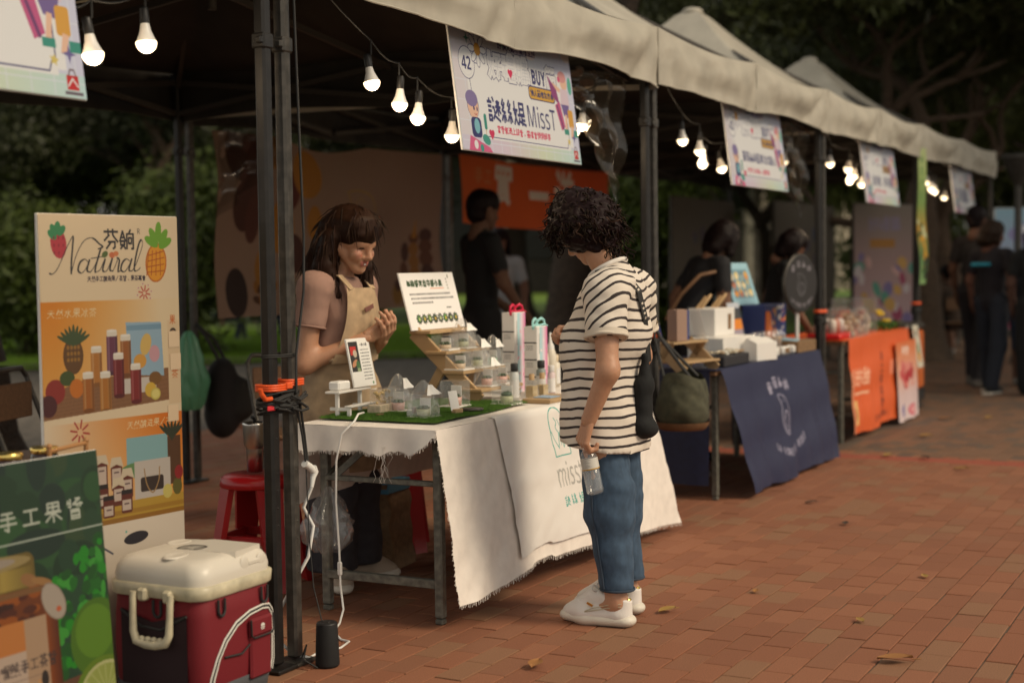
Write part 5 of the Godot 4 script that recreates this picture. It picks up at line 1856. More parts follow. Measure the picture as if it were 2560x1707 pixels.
	dup(sl, Vector3(1.83, 0, -0.78), 0.5, "red plastic stool under the white linen table")
	var tb := thing("steel_tumbler", "brushed steel tumbler standing on the red stool", "tumbler", Vector3(0.93, 0.462, -0.84))
	var tu := MB.new()
	tu.lathe([Vector2(0.001, 0), Vector2(0.031, 0.001), Vector2(0.034, 0.09), Vector2(0.036, 0.1), Vector2(0.043, 0.11), Vector2(0.046, 0.19), Vector2(0.047, 0.2), Vector2(0.043, 0.2), Vector2(0.041, 0.17), Vector2(0.001, 0.168)], 24)
	obj("cup", tu, M.steel, tb)
	var tk := MB.new()
	tk.tube([Vector3(0, 0.17, 0), Vector3(0.004, 0.21, 0.002), Vector3(-0.012, 0.222, 0)], 0.008, 6)
	obj("lid_spout", tk, M.black_plastic, tb)
	var kb := thing("paper_bag", "brown kraft paper bag with a blue top band under the table", "bag", Vector3(1.50, 0, -0.55), 0.1)
	var km := MB.new()
	km.grid(func(u: float, v: float) -> Vector3:
		var a := u * TAU
		var sx := clampf(cos(a) * 1.6, -1, 1) * 0.1
		var sz := clampf(sin(a) * 1.6, -1, 1) * 0.05 * (1.0 - v * 0.5)
		return Vector3(sx + 0.008 * sin(v * 11.0), 0.001 + v * 0.36, sz + 0.006 * sin(v * 17.0 + a)), 24, 12)
	mat("kraft", lin(0.26, 0.15, 0.07), 0.8, 0.0, "n_soft", 5.0)
	obj("bag_body", km, M.kraft, kb)
	var kt := MB.new()
	kt.box(Vector3(0, 0.345, 0), Vector3(0.212, 0.05, 0.062), 0.004)
	mat("blue_band", lin(0.06, 0.2, 0.32), 0.6)
	obj("blue_band", kt, M.blue_band, kb)
	var hb := thing("plastic_bag", "crumpled clear plastic bag hanging on the table's rear left leg", "bag", Vector3(0.67, 0.27, -0.30))
	var hm := MB.new()
	var hz := FastNoiseLite.new()
	hz.frequency = 11.0
	hm.grid(func(u: float, v: float) -> Vector3:
		var a := u * TAU
		var rr := 0.012 + 0.085 * sin(clampf(v * 1.15, 0, 1) * PI * 0.62) * (1.0 - 0.5 * pow(v, 8.0))
		rr *= 1.0 + 0.2 * sin(a * 5.0) + 0.5 * hz.get_noise_3d(cos(a) * 0.2, v * 0.5, sin(a) * 0.2)
		return Vector3(cos(a) * rr, 0.2 - v * 0.24, sin(a) * rr * 0.8), 30, 12)
	obj("bag_body", hm, M.clear_film, hb)


func stool(t: Node3D) -> void:
	var s := MB.new()
	var pr := [Vector2(0.001, 0.452), Vector2(0.10, 0.455), Vector2(0.135, 0.452), Vector2(0.15, 0.44), Vector2(0.155, 0.41), Vector2(0.15, 0.405)]
	s.lathe(pr, 28)
	obj("seat", s, M.stool_red, t)
	for i in 4:
		var a := PI / 4 + i * PI / 2
		var d := Vector3(cos(a), 0, sin(a))
		var n := Vector3(-d.z, 0, d.x)
		var m := MB.new()
		for k in 6:
			var t0 := k / 6.0
			var t1 := (k + 1) / 6.0
			var c0 := d * lerpf(0.125, 0.20, t0) + Vector3(0, lerpf(0.43, 0.0, t0), 0)
			var c1 := d * lerpf(0.125, 0.20, t1) + Vector3(0, lerpf(0.43, 0.0, t1), 0)
			var w0 := lerpf(0.055, 0.035, t0)
			var w1 := lerpf(0.055, 0.035, t1)
			m.quad(c1 - n * w1 + d * 0.012, c1 + n * w1 + d * 0.012, c0 + n * w0 + d * 0.012, c0 - n * w0 + d * 0.012, 1)
			m.quad(c0 - n * w0 - d * 0.012, c0 + n * w0 - d * 0.012, c1 + n * w1 - d * 0.012, c1 - n * w1 - d * 0.012, 2)
			for sd: float in [-1.0, 1.0]:
				m.quad(c0 + n * w0 * sd - d * 0.012, c0 + n * w0 * sd + d * 0.012, c1 + n * w1 * sd + d * 0.012, c1 + n * w1 * sd - d * 0.012, 3)
		obj("leg", m, M.stool_red, t)
	var r := MB.new()
	for i in 4:
		var a := PI / 4 + i * PI / 2
		var b := a + PI / 2
		r.bar(Vector3(cos(a) * 0.165, 0.2, sin(a) * 0.165), Vector3(cos(b) * 0.165, 0.2, sin(b) * 0.165), 0.014, 0.035, 0.003)
	obj("stretcher", r, M.stool_red, t)


func board(at: Vector3, w: float, h: float, tilt: float, p: Pic, label: String, key: String, turn := 0.0) -> Node3D:
	var t := thing("display_card", label, "sign", at, turn)
	t.rotation = Vector3(tilt, turn, 0)
	var m := MB.new()
	m.box(Vector3(0, h / 2, -0.003), Vector3(w, h, 0.005), 0.001)
	obj("panel", m, M.paper, t)
	var f := MB.new()
	f.quad(Vector3(-w / 2 + 0.001, 0.001, 0.0015), Vector3(w / 2 - 0.001, 0.001, 0.0015), Vector3(w / 2 - 0.001, h - 0.001, 0.0015), Vector3(-w / 2 + 0.001, h - 0.001, 0.0015))
	obj("printed_face", f, pic_mat("card_" + key, p), t)
	return t


# ------------------------------------------------------------------ the pastry stall
func drape(called: String, c: Node3D, m: Material, x0: float, x1: float, y0: float, y1: float, z: float, flare: float, slip0: float, slip1: float, seed_k: float, waves := 1.0) -> void:
	var b := MB.new()
	b.grid(func(u: float, v: float) -> Vector3:
		var f := waves * (0.014 * sin(u * 19.0 + seed_k) + 0.008 * sin(u * 43.0 + seed_k * 2.0)) * v + 0.005 * sin(v * 15.0 + u * 3.0 + seed_k) * waves
		return Vector3(lerpf(x0, x1, u) + v * lerpf(slip0, slip1, u), lerpf(y0, y1, v) + 0.01 * sin(u * 11.0 + seed_k) * v, z + flare * pow(v, 0.85) + f), 60, 20)
	obj(called, b, m, c)


func petal_mark(p: Pic, x: float, y: float, k: float, c: Color, lw: float) -> void:
	var o := [Vector2(-0.62, -1.0), Vector2(-0.1, -0.98), Vector2(0.45, -0.72), Vector2(0.72, -0.15), Vector2(0.70, 0.4), Vector2(0.4, 0.85), Vector2(0.0, 0.98), Vector2(-0.42, 0.8), Vector2(-0.66, 0.35), Vector2(-0.62, -0.1), Vector2(-0.44, -0.45), Vector2(-0.62, -1.0)]
	for i in o.size():
		o[i] = Vector2(x, y) + o[i] * k
	p.curve(o, lw, c)
	var r := []
	for i in 21:
		r.append(Vector2(x + 0.03 * k + cos(TAU * i / 20.0) * 0.46 * k, y + 0.32 * k + sin(TAU * i / 20.0) * 0.5 * k))
	p.curve(r, lw, c)
	for q in [[-0.2, 0.1], [0.25, 0.05], [-0.1, 0.5], [0.2, 0.62], [0.05, -0.12], [0.0, 0.3]]:
		p.ell(x + q[0] * k, y + q[1] * k, 0.08 * k, 0.05 * k, c, q[0] * 3)
	for i in 5:
		p.ell(x - 0.3 * k + i * 0.1 * k, y - 0.75 * k + absf(i - 2) * 0.06 * k, 0.03 * k, 0.03 * k, c)


func stall_pastry() -> void:
	rng.seed = 202
	var t := thing("trestle_table", "grey metal trestle table under the navy cloth", "table", Vector3.ZERO, 0, "trestle tables of the stalls")
	trestle(t, 3.60, 5.50, -0.42, 0.15, 0.70)
	mat("navy_cloth", lin(0.012, 0.016, 0.055), 0.62, 0.0, "n_soft", 3.0)
	var c := thing("tablecloth", "navy blue tablecloth with a chalk white petal logo", "tablecloth", Vector3.ZERO)
	var top := MB.new()
	top.box(Vector3(4.55, 0.7045, -0.135), Vector3(1.93, 0.006, 0.59), 0.002)
	obj("cloth_top", top, M.navy_cloth, c)
	var W := 178.0
	var H := 74.0
	var p := Pic.new(W, H, 6.0, Color(0.115, 0.13, 0.26))
	var chalk := Color(0.62, 0.60, 0.66)
	petal_mark(p, 84, 35, 13, chalk, 1.0)
	for i in 4:
		p.glyph("薔薇森林"[i], 64 + i * 10.0, 13.0 - [0.0, 2.6, 2.4, -0.5][i], 7.5, 7.5, 0.95, chalk)
	var arc := "LA FORET DE ROSE"
	for i in arc.length():
		var u := (i - 7.5) / 7.5
		p.latin(arc[i], 82.0 + u * 26.0, 60.5 - 6.0 * u * u, 6.2, chalk, "Droid Sans", 0.9, 0, true)
	for yy in [22.0, 48.0]:
		p.rect(0, yy, W, 0.35, Color(0.15, 0.17, 0.31))
	for xx in [45.0, 92.0, 134.0]:
		p.rect(xx, 0, 0.35, H, Color(0.15, 0.165, 0.30))
	var pm := pic_mat("navy_front", p, 0.6)
	pm.albedo_color = Color(0.92, 0.92, 0.95)
	drape("front_drape", c, pm, 3.625, 5.53, 0.706, 0.03, 0.165, 0.14, 0.13, -0.04, 0.4)
	var side := MB.new()
	side.grid(func(u: float, v: float) -> Vector3:
		return Vector3(3.59 - 0.02 * v - 0.012 * sin(u * 9.0) * v, lerpf(0.706, 0.09, v), lerpf(-0.44, 0.12, u)), 24, 16)
	obj("side_drape", side, M.navy_cloth, c)
	var rs := MB.new()
	rs.grid(func(u: float, v: float) -> Vector3:
		return Vector3(5.515 + 0.03 * v + 0.012 * sin(u * 9.0) * v, lerpf(0.706, 0.06, v), lerpf(0.16, -0.44, u)), 24, 12)
	obj("side_drape", rs, M.navy_cloth, c)
	# boxes, cards and treats on the cloth
	var T := 0.708
	mat("navy_print", lin(0.03, 0.05, 0.18), 0.45)
	mat("box_white", lin(0.72, 0.69, 0.65), 0.55)
	mat("box_brown", lin(0.30, 0.19, 0.14), 0.6)
	mat("box_sky", lin(0.28, 0.42, 0.50), 0.45)
	mat("cone_orange", lin(0.62, 0.13, 0.01), 0.45)
	mat("black_cloth", lin(0.02, 0.018, 0.022), 0.8)
	var fr := Pic.new(24, 36, 9.0, Color(0.80, 0.80, 0.80))
	fr.ell(13, 19, 5.5, 9.5, Color(0.14, 0.18, 0.30), -0.35)
	fr.ell(13, 19, 3.5, 6.5, Color(0.20, 0.25, 0.38), -0.35)
	fr.curve([Vector2(10, 5), Vector2(14, 4), Vector2(15, 9), Vector2(11, 8)], 1.2, Color(0.6, 0.63, 0.6))
	fr.rect(0, 10, 3.4, 22, Color(0.66, 0.5, 0.25))
	board(Vector3(3.42, 0.87, -0.22), 0.19, 0.36, -0.2, fr, "white framed print of a dark blue pastry propped behind the second post", "pastryprint", -0.25)
	var bn := Pic.new(18, 28, 9.0, Color(0.10, 0.14, 0.36))
	for i in 14:
		bn.ell(rng.randf() * 18, rng.randf() * 24, rng.randf_range(0.6, 2), rng.randf_range(0.6, 2.4), [Color(0.75, 0.62, 0.36), Color(0.65, 0.5, 0.3), Color(0.8, 0.78, 0.7)][i % 3])
	bn.poly(PackedVector2Array([Vector2(4, 18), Vector2(16, 18), Vector2(16, 28), Vector2(10, 24), Vector2(4, 28)]), Color(0.12, 0.2, 0.5))
	bn.cjk("小禮", 6, 19, 3.6, Color(0.8, 0.8, 0.85), 0.12)
	board(Vector3(3.33, 0.868, -0.08), 0.12, 0.26, -0.28, bn, "narrow navy card with golden pastries beside the second post", "goldnavy", -0.3)
	var rz := thing("step_display", "pale plywood step display at the navy table's left end", "display stand", Vector3(3.52, T, 0.0), -0.2)
	var rm := MB.new()
	rm.box(Vector3(0, 0.15, -0.03), Vector3(0.34, 0.012, 0.16), 0.002)
	rm.box(Vector3(0.02, 0.05, 0.02), Vector3(0.34, 0.012, 0.18), 0.002)
	for sx: float in [-0.15, 0.17]:
		rm.bar(Vector3(sx, 0.0, 0.1), Vector3(sx, 0.15, -0.08), 0.012, 0.06, 0.002)
		rm.bar(Vector3(sx, 0.0, -0.09), Vector3(sx, 0.15, 0.02), 0.012, 0.04, 0.002)
	obj("frame", rm, M.wood, rz)
	carton("carton", Vector3(3.46, 0.866, -0.01), Vector3(0.10, 0.165, 0.06), M.box_brown, "brown card carton standing on the plywood step", -0.2)
	carton("carton", Vector3(3.565, 0.866, -0.02), Vector3(0.05, 0.16, 0.05), M.navy_print, "slim navy patterned carton beside the brown one", -0.2)
	carton("carton", Vector3(3.63, 0.866, -0.05), Vector3(0.06, 0.15, 0.05), M.box_brown, "small brown carton right of the slim navy carton", -0.2)
	var pa := MB.new()
	pa.box(Vector3(0, 0.17, 0), Vector3(0.12, 0.34, 0.004))
	var pn := obj("clear_menu_stand", pa, M.acrylic)
	pn.position = Vector3(3.72, T, 0.06)
	pn.rotation = Vector3(-0.25, 0.9, 0.0)
	tag(pn, "leaning clear acrylic menu stand at the navy table's left front", "menu stand")
	var bk := thing("white_carrier_box", "white carrier box with two wooden stick handles", "box", Vector3(4.42, 0.85, -0.17), -0.05)
	var bm := MB.new()
	bm.box(Vector3(0, 0.08, 0), Vector3(0.30, 0.16, 0.17), 0.003)
	obj("body", bm, M.box_white, bk)
	var wn := MB.new()
	wn.box(Vector3(0.07, 0.08, 0.0865), Vector3(0.05, 0.09, 0.002))
	obj("label_window", wn, M.kraft, bk)
	for sx: float in [-0.10, 0.13]:
		var hm := MB.new()
		hm.tube([Vector3(sx, 0.15, -0.03), Vector3(sx + 0.03, 0.23, 0.02), Vector3(sx + 0.045, 0.24, 0.02)], [0.010, 0.011, 0.008], 6)
		hm.tube([Vector3(sx - 0.02, 0.15, -0.05), Vector3(sx + 0.02, 0.23, 0.0)], 0.009, 6)
		obj("handle", hm, M.wood, bk)
	carton("carton", Vector3(4.33, T, -0.08), Vector3(0.46, 0.14, 0.22), M.box_white, "low white carton under the white carrier box", -0.05)
	carton("carton", Vector3(4.55, T, -0.02), Vector3(0.14, 0.13, 0.16), M.box_white, "short white carton butted against the low white carton", -0.05)
	var tri := thing("white_wedge_box", "white wedge shaped box tipped forward near the navy table's front edge", "box", Vector3(4.46, T, 0.07), -0.3)
	var tm := MB.new()
	tm.xf = Transform3D(Basis(Vector3(0, 1, 0), PI / 2))
	tm.prism(PackedVector2Array([Vector2(-0.1, 0.0), Vector2(0.10, 0.0), Vector2(0.075, 0.02), Vector2(-0.03, 0.13), Vector2(-0.1, 0.10)]), -0.1, 0.1)
	obj("body", tm, M.box_white, tri)
	var bb := thing("black_tray", "black cloth lined tray of wrapped sweets at the navy table's front", "tray", Vector3(3.98, T, 0.08), 0)
	var bt := MB.new()
	bt.box(Vector3(0, 0.03, 0), Vector3(0.42, 0.06, 0.12), 0.006)
	obj("tray", bt, M.black_cloth, bb)
	var sw := MB.new()
	for i in 26:
		sw.col = [Color(0.5, 0.42, 0.3), Color(0.6, 0.58, 0.5), Color(0.35, 0.24, 0.14)][i % 3]
		sw.box(Vector3(rng.randf_range(-0.18, 0.18), 0.068 + rng.randf() * 0.012, rng.randf_range(-0.05, 0.05)), Vector3(0.035, 0.012, 0.025), 0.003)
	obj("wrapped_sweets", sw, M.gloss_v, bb)
	var lb := thing("sky_blue_box", "sky blue gift box tilted on an easel showing pastries through its window", "box", Vector3(5.42, 1.00, -0.30), -0.1)
	lb.rotation = Vector3(-0.32, -0.1, 0.0)
	var lm := MB.new()
	lm.box(Vector3(0, 0.14, -0.05), Vector3(0.38, 0.29, 0.13), 0.004)
	obj("body", lm, M.box_sky, lb)
	var lp := Pic.new(38, 29, 9.0, Color(0.58, 0.74, 0.80))
	lp.rect(4, 4.5, 30, 20, Color(0.40, 0.56, 0.62))
	for i in 12:
		lp.ell(8 + (i % 4) * 7.5, 9 + int(i / 4.0) * 6.0, 2.6, 3.0, [Color(0.83, 0.78, 0.66), Color(0.86, 0.56, 0.14), Color(0.88, 0.8, 0.6), Color(0.7, 0.42, 0.3), Color(0.55, 0.62, 0.62)][(i * 7) % 5], i)
		lp.ell(8 + (i % 4) * 7.5, 7.4 + int(i / 4.0) * 6.0, 1.3, 1.0, [Color(0.2, 0.2, 0.2), Color(0.9, 0.75, 0.2)][i % 2])
	var lf := MB.new()
	lf.quad(Vector3(-0.188, -0.003, 0.0155), Vector3(0.188, -0.003, 0.0155), Vector3(0.188, 0.283, 0.0155), Vector3(-0.188, 0.283, 0.0155))
	obj("printed_face", lf, pic_mat("skybox_face", lp), lb)
	var ez := thing("easel", "wooden easel legs behind the navy patterned box", "easel", Vector3(5.25, T, -0.32), 0)
	var em := MB.new()
	em.bar(Vector3(-0.1, 0, 0.12), Vector3(-0.16, 0.36, -0.05), 0.018, 0.03)
	em.bar(Vector3(0.2, 0, 0.0), Vector3(0.15, 0.36, -0.08), 0.018, 0.03)
	em.bar(Vector3(-0.15, 0.27, -0.0), Vector3(0.34, 0.27, -0.0), 0.018, 0.03)
	obj("frame", em, M.wood_brown, ez)
	var nb := thing("navy_pattern_box", "navy box printed with little pastries standing under the sky blue box", "box", Vector3(5.50, 0.77, -0.2), -0.1)
	var nm := MB.new()
	nm.box(Vector3(0, 0.115, 0), Vector3(0.34, 0.23, 0.16), 0.006)
	obj("body", nm, M.navy_print, nb)
	var np := Pic.new(34, 23, 9.0, Color(0.12, 0.17, 0.42))
	for i in 30:
		var x := rng.randf() * 34
		var y := rng.randf() * 23
		np.ell(x, y, rng.randf_range(0.5, 1.8), rng.randf_range(0.6, 2.2), [Color(0.85, 0.8, 0.7), Color(0.8, 0.5, 0.25), Color(0.75, 0.35, 0.3), Color(0.9, 0.88, 0.85)][i % 4], rng.randf() * 3)
	np.rrect(6, 7, 3, 5, 0.8, Color(0.86, 0.84, 0.8))
	np.ell(17, 5, 1.2, 3.4, Color(0.85, 0.6, 0.2))
	np.poly(PackedVector2Array([Vector2(15, 15), Vector2(18, 15), Vector2(19, 20), Vector2(14, 20)]), Color(0.86, 0.5, 0.36))
	var nf := MB.new()
	nf.quad(Vector3(-0.168, 0.002, 0.082), Vector3(0.168, 0.002, 0.082), Vector3(0.168, 0.228, 0.082), Vector3(-0.168, 0.228, 0.082))
	obj("printed_face", nf, pic_mat("navybox_face", np), nb)
	var pp := Pic.new(18, 24, 9.0, Color(0.2, 0.22, 0.28))
	pp.rect(0, 0, 18, 3.5, Color(0.72, 0.74, 0.78))
	pp.rect(3, 4.5, 12, 6, Color(0.26, 0.26, 0.26))
	pp.rect(1, 11, 16, 7, Color(0.85, 0.5, 0.12))
	pp.rect(2, 18, 14, 5, Color(0.6, 0.55, 0.6))
	board(Vector3(5.02, 0.80, -0.2), 0.17, 0.23, -0.22, pp, "small poster with an orange band between the carrier box and easel", "orangeband", -0.1)
	var ck := thing("cookie_bag_rack", "row of brown cookies in clear bags along the navy table", "cookies", Vector3(4.95, T, 0.0), -0.04)
	var cb := MB.new()
	cb.box(Vector3(0, 0.008, 0), Vector3(0.56, 0.016, 0.16), 0.003)
	obj("tray", cb, M.wood_pale, ck)
	for i in 7:
		var cm := MB.new()
		for k in 4:
			cm.col = [Color(0.16, 0.08, 0.04), Color(0.28, 0.15, 0.07), Color(0.45, 0.32, 0.2)][(i + k) % 3]
			cm.lathe([Vector2(0.001, 0.018 + k * 0.022), Vector2(0.024, 0.019 + k * 0.022), Vector2(0.026, 0.029 + k * 0.022), Vector2(0.022, 0.038 + k * 0.022), Vector2(0.001, 0.039 + k * 0.022)], 10, Vector3(-0.24 + i * 0.08, 0, 0.01 * (i % 2)))
		obj("cookie_stack", cm, M.gloss_v, ck)
		var gm := MB.new()
		gm.grid(func(u: float, v: float) -> Vector3:
			var a := u * TAU
			var rr := 0.036 * (1.0 - 0.75 * pow(v, 4.0)) * (1.0 + 0.1 * sin(a * 5 + i))
			return Vector3(-0.24 + i * 0.08 + cos(a) * rr, 0.017 + v * 0.13, sin(a) * rr), 12, 6)
		obj("clear_bag", gm, M.clear_film, ck)
	for q in [[4.78, "left"], [4.95, "middle"], [5.12, "right"]]:
		var pk := thing("biscuit_packet", "%s pale biscuit packet lying before the cookie row" % q[1], "packet", Vector3(q[0], T, 0.1), rng.randf_range(-0.3, 0.3), "biscuit packets on the navy table")
		var km := MB.new()
		km.box(Vector3(0, 0.025, 0), Vector3(0.1, 0.05, 0.06), 0.012)
		obj("wrapper", km, M.box_white, pk)
		var kl := MB.new()
		kl.box(Vector3(0, 0.027, 0.031), Vector3(0.06, 0.03, 0.003), 0.001)
		obj("label", kl, M.kraft, pk)
	var co := thing("orange_cone", "plain orange cone bottle standing behind the round sign's stem", "cone", Vector3(5.36, T, -0.13), 0)
	var cn := MB.new()
	cn.lathe([Vector2(0.042, 0.0), Vector2(0.042, 0.02), Vector2(0.024, 0.23), Vector2(0.016, 0.25), Vector2(0.001, 0.252)], 18)
	obj("body", cn, M.cone_orange, co)
	carton("carton", Vector3(5.30, T, 0.10), Vector3(0.36, 0.07, 0.10), M.kraft, "flat brown wooden box at the navy table's right front corner", -0.03)
	var cl := MB.new()
	cl.box(Vector3(0, 0.0, 0), Vector3(0.2, 0.01, 0.1), 0.004)
	var cz := obj("blue_cloth", cl, M.box_sky)
	cz.position = Vector3(5.24, T + 0.076, 0.06)
	cz.rotation = Vector3(0.1, 0.2, 0)
	tag(cz, "folded pale blue cloth on the flat wooden box", "cloth")
	# round sign on a stem
	var rsn := thing("round_sign", "round black sign with chalk petal logo on a thin stem", "sign", Vector3(5.44, T, 0.06), -0.28)
	var rm2 := MB.new()
	rm2.xf = Transform3D(Basis(Vector3.RIGHT, PI / 2), Vector3(0, 0.43, 0))
	rm2.lathe([Vector2(0.001, -0.012), Vector2(0.185, -0.012), Vector2(0.19, -0.006), Vector2(0.19, 0.006), Vector2(0.185, 0.012), Vector2(0.001, 0.012)], 40)
	obj("rim", rm2, M.leg_grey, rsn)
	var sp := Pic.new(38, 38, 10.0, Color(0.13, 0.12, 0.125))
	var chk := Color(0.46, 0.44, 0.47)
	petal_mark(sp, 19, 20, 7.2, Color(0.36, 0.35, 0.37), 0.45)
	for i in 4:
		sp.glyph("薔薇森林"[i], 7.2 + i * 6.2, 7.2 - [0.0, 2.6, 2.6, 0.0][i], 4.4, 4.4, 0.5, chk)
	for i in arc.length():
		var u := (i - 7.5) / 7.5
		sp.latin(arc[i], 18.4 + u * 11.5, 34.6 - 4.2 * u * u, 3.4, chk, "Droid Sans", 0.9, 0, true)
	var fc := MB.new()
	for i in 40:
		var a := TAU * i / 40
		var b := TAU * (i + 1) / 40
		var r := 0.182
		fc.st.set_smooth_group(-1)
		for q in [[0.0, 0.0, 0.0], [cos(b), sin(b), 1.0], [cos(a), sin(a), 1.0]]:
			fc.v(Vector3(q[0] * r, 0.43 + q[1] * r, 0.0145), Vector2(0.5 + q[0] * 0.48, 0.5 - q[1] * 0.48))
	obj("chalk_face", fc, pic_mat("round_face", sp, 0.7), rsn)
	var stm := MB.new()
	stm.tube([Vector3(0, 0.01, -0.02), Vector3(0, 0.3, -0.02)], 0.012, 10)
	stm.lathe([Vector2(0.001, 0), Vector2(0.06, 0.001), Vector2(0.06, 0.01), Vector2(0.001, 0.012)], 20, Vector3(0, 0, -0.02))
	obj("stem", stm, M.white_plastic, rsn)
	# banner at the back of the tent
	var p2 := Pic.new(262, 112, 3.6, Color(0.56, 0.46, 0.38))
	p2.grad(0, 0, 262, 112, [Color(0.52, 0.42, 0.35), Color(0.54, 0.44, 0.37), Color(0.51, 0.40, 0.34)], true)
	var yel := Color(0.60, 0.40, 0.10)
	var brn := Color(0.26, 0.12, 0.07)
	p2.ell(24, 12, 16, 18, brn, 0.3)
	p2.ell(34, 18, 9, 15, Color(0.30, 0.13, 0.07), 0.2)
	p2.ell(54, 10, 14, 10, Color(0.52, 0.36, 0.14))
	p2.ell(26, 44, 12, 16, brn, 0.0)
	p2.ell(40, 31, 11, 17, Color(0.28, 0.13, 0.08), -0.3)
	p2.ell(35, 52, 8, 15, Color(0.30, 0.14, 0.09))
	p2.ell(74, 32, 10, 13, Color(0.33, 0.12, 0.08), 0.3)
	p2.ell(92, 18, 16, 16, yel)
	p2.ell(66, 56, 14, 17, yel)
	p2.ell(80, 72, 11, 13, brn)
	p2.ell(47, 82, 7, 12, Color(0.56, 0.38, 0.12), 0.2)
	p2.ell(100, 50, 7, 12, yel)
	petal_mark(p2, 148, 52, 24, Color(0.60, 0.48, 0.22), 1.1)
	p2.ell(20, 97, 11, 15, Color(0.15, 0.08, 0.05))
	for i in 9:
		p2.ell(40 + (i % 5) * 4.5, 94 + int(i / 5.0) * 7 + (i * 5) % 4, 2.4, 4.2, [Color(0.52, 0.34, 0.1), Color(0.28, 0.16, 0.06)][i % 2], i)
	p2.ell(76, 98, 8, 9, Color(0.44, 0.40, 0.34))
	p2.rect(92, 90, 7, 13, Color(0.16, 0.18, 0.26))
	p2.rect(124, 90, 8, 9, Color(0.16, 0.18, 0.26))
	p2.ell(135, 102, 5, 6, yel)
	for q in [[222, 62, 7, 4], [222, 70, 7, 5], [222, 79, 7, 5], [240, 60, 10, 5], [240, 68, 10, 5], [240, 77, 10, 6], [240, 87, 9, 6], [210, 72, 5, 7], [222, 88, 7, 6], [208, 86, 5, 7]]:
		p2.ell(q[0], q[1], q[2], q[3], [brn, Color(0.52, 0.34, 0.12), Color(0.34, 0.18, 0.08)][int(q[1]) % 3])
	p2.poly(PackedVector2Array([Vector2(218, 62), Vector2(226, 62), Vector2(223, 48)]), yel)
	p2.rect(206, 92, 3, 20, Color(0.18, 0.2, 0.26))
	p2.ell(196, 102, 6, 8, Color(0.5, 0.36, 0.12), 0.4)
	p2.ell(198, 96, 4, 4, brn)
	var cbn := thing("pastry_banner", "beige banner printed with biscuits hung across the back of the tent", "banner", Vector3.ZERO)
	var cm := MB.new()
	cm.grid(func(u: float, v: float) -> Vector3:
		var sag := 0.06 * sin(PI * clampf((u - 0.25) / 0.35, 0, 1)) * (1.0 - v)
		var y := lerpf(2.12, 0.98, v) - sag + 0.05 * clampf((u - 0.7) / 0.3, 0.0, 1.0) * (1.0 - v) * 0.5
		var x := lerpf(3.27, 6.06, u) - 0.09 * clampf((u - 0.85) / 0.15, 0, 1) * sin(PI * v)
		return Vector3(x, y, -2.93 + 0.03 * sin(u * 11.0 + v * 3.0) * (1.0 - v * 0.5) + 0.02 * sin(v * 7.0)), 40, 16)
	obj("printed_cloth", cm, pic_mat("pastry_banner", p2, 0.75, 1.0), cbn)
	# dusty clear side flap bunched at the back corner
	for q in [[Vector3(3.22, 0, -2.86), 0.75, "dusty clear plastic flap bunched beside the back post"], [Vector3(6.08, 0, -0.1), 0.5, "dusty clear plastic flap in the pastry tent's right corner"], [Vector3(2.98, 0, -0.12), 0.55, "dusty clear plastic flap in the plant tent's right corner"]]:
		var fl := thing("clear_side_flap", q[2], "plastic sheet", q[0], 0, "clear plastic side flaps")
		var fm := MB.new()
		var wd: float = q[1]
		fm.grid(func(u: float, v: float) -> Vector3:
			var lowv := 2.2 - v * lerpf(0.62, 0.14, u)
			return Vector3((wd * u) * (1.0 if q[0].z < -1.0 else -1.0), lowv, 0.03 * sin(u * 21.0 + v * 4.0) + 0.02 * sin(v * 13.0)), 22, 12)
		obj("film", fm, M.dusty_film, fl)
	# green bag on the second post
	var gb := thing("bucket_bag", "worn olive green canvas bucket bag hanging on the second tent post", "bag", Vector3(3.06, 0.45, 0.17), 0.0)
	var olive := mat("olive", lin(0.085, 0.082, 0.045), 0.85, 0.0, "n_dirt", 3.0)
	var om := MB.new()
	var onz := FastNoiseLite.new()
	onz.frequency = 7.0
	om.grid(func(u: float, v: float) -> Vector3:
		var a := u * TAU
		var rr := lerpf(0.105, 0.135, sin(v * 2.2)) * (1.0 - 0.4 * pow(v, 9.0))
		rr += 0.02 * onz.get_noise_3d(cos(a) * 0.2, v * 0.3, sin(a) * 0.2)
		return Vector3(cos(a) * rr * 1.0, 0.27 - v * 0.27 + 0.02 * cos(a * 2.0) * (1.0 - v), sin(a) * rr), 32, 14)
	obj("bag_body", om, olive, gb)
	var ob := MB.new()
	ob.lathe([Vector2(0.001, -0.004), Vector2(0.112, 0.0), Vector2(0.128, 0.02), Vector2(0.134, 0.04)], 28)
	obj("leather_base", ob, M.wood_brown, gb)
	var os := MB.new()
	os.tube([Vector3(-0.07, 0.26, -0.07), Vector3(-0.02, 0.46, -0.14), Vector3(0.0, 0.52, -0.15), Vector3(0.02, 0.46, -0.13), Vector3(0.085, 0.26, 0.05)], 0.009, 6)
	os.tube([Vector3(-0.07, 0.26, 0.07), Vector3(-0.01, 0.45, -0.11), Vector3(0.0, 0.5, -0.14)], 0.009, 6)
	obj("strap", os, M.black_rubber, gb)


func carton(called: String, at: Vector3, s: Vector3, m: Material, label: String, turn: float) -> void:
	var t := thing(called, label, "box", at, turn)
	var b := MB.new()
	b.box(Vector3(0, s.y / 2, 0), s, 0.002)
	obj("body", b, m, t)
	var f := MB.new()
	f.box(Vector3(0, s.y + 0.001, 0), Vector3(s.x * 0.98, 0.002, s.z * 0.5))
	obj("lid_flap", f, m, t)


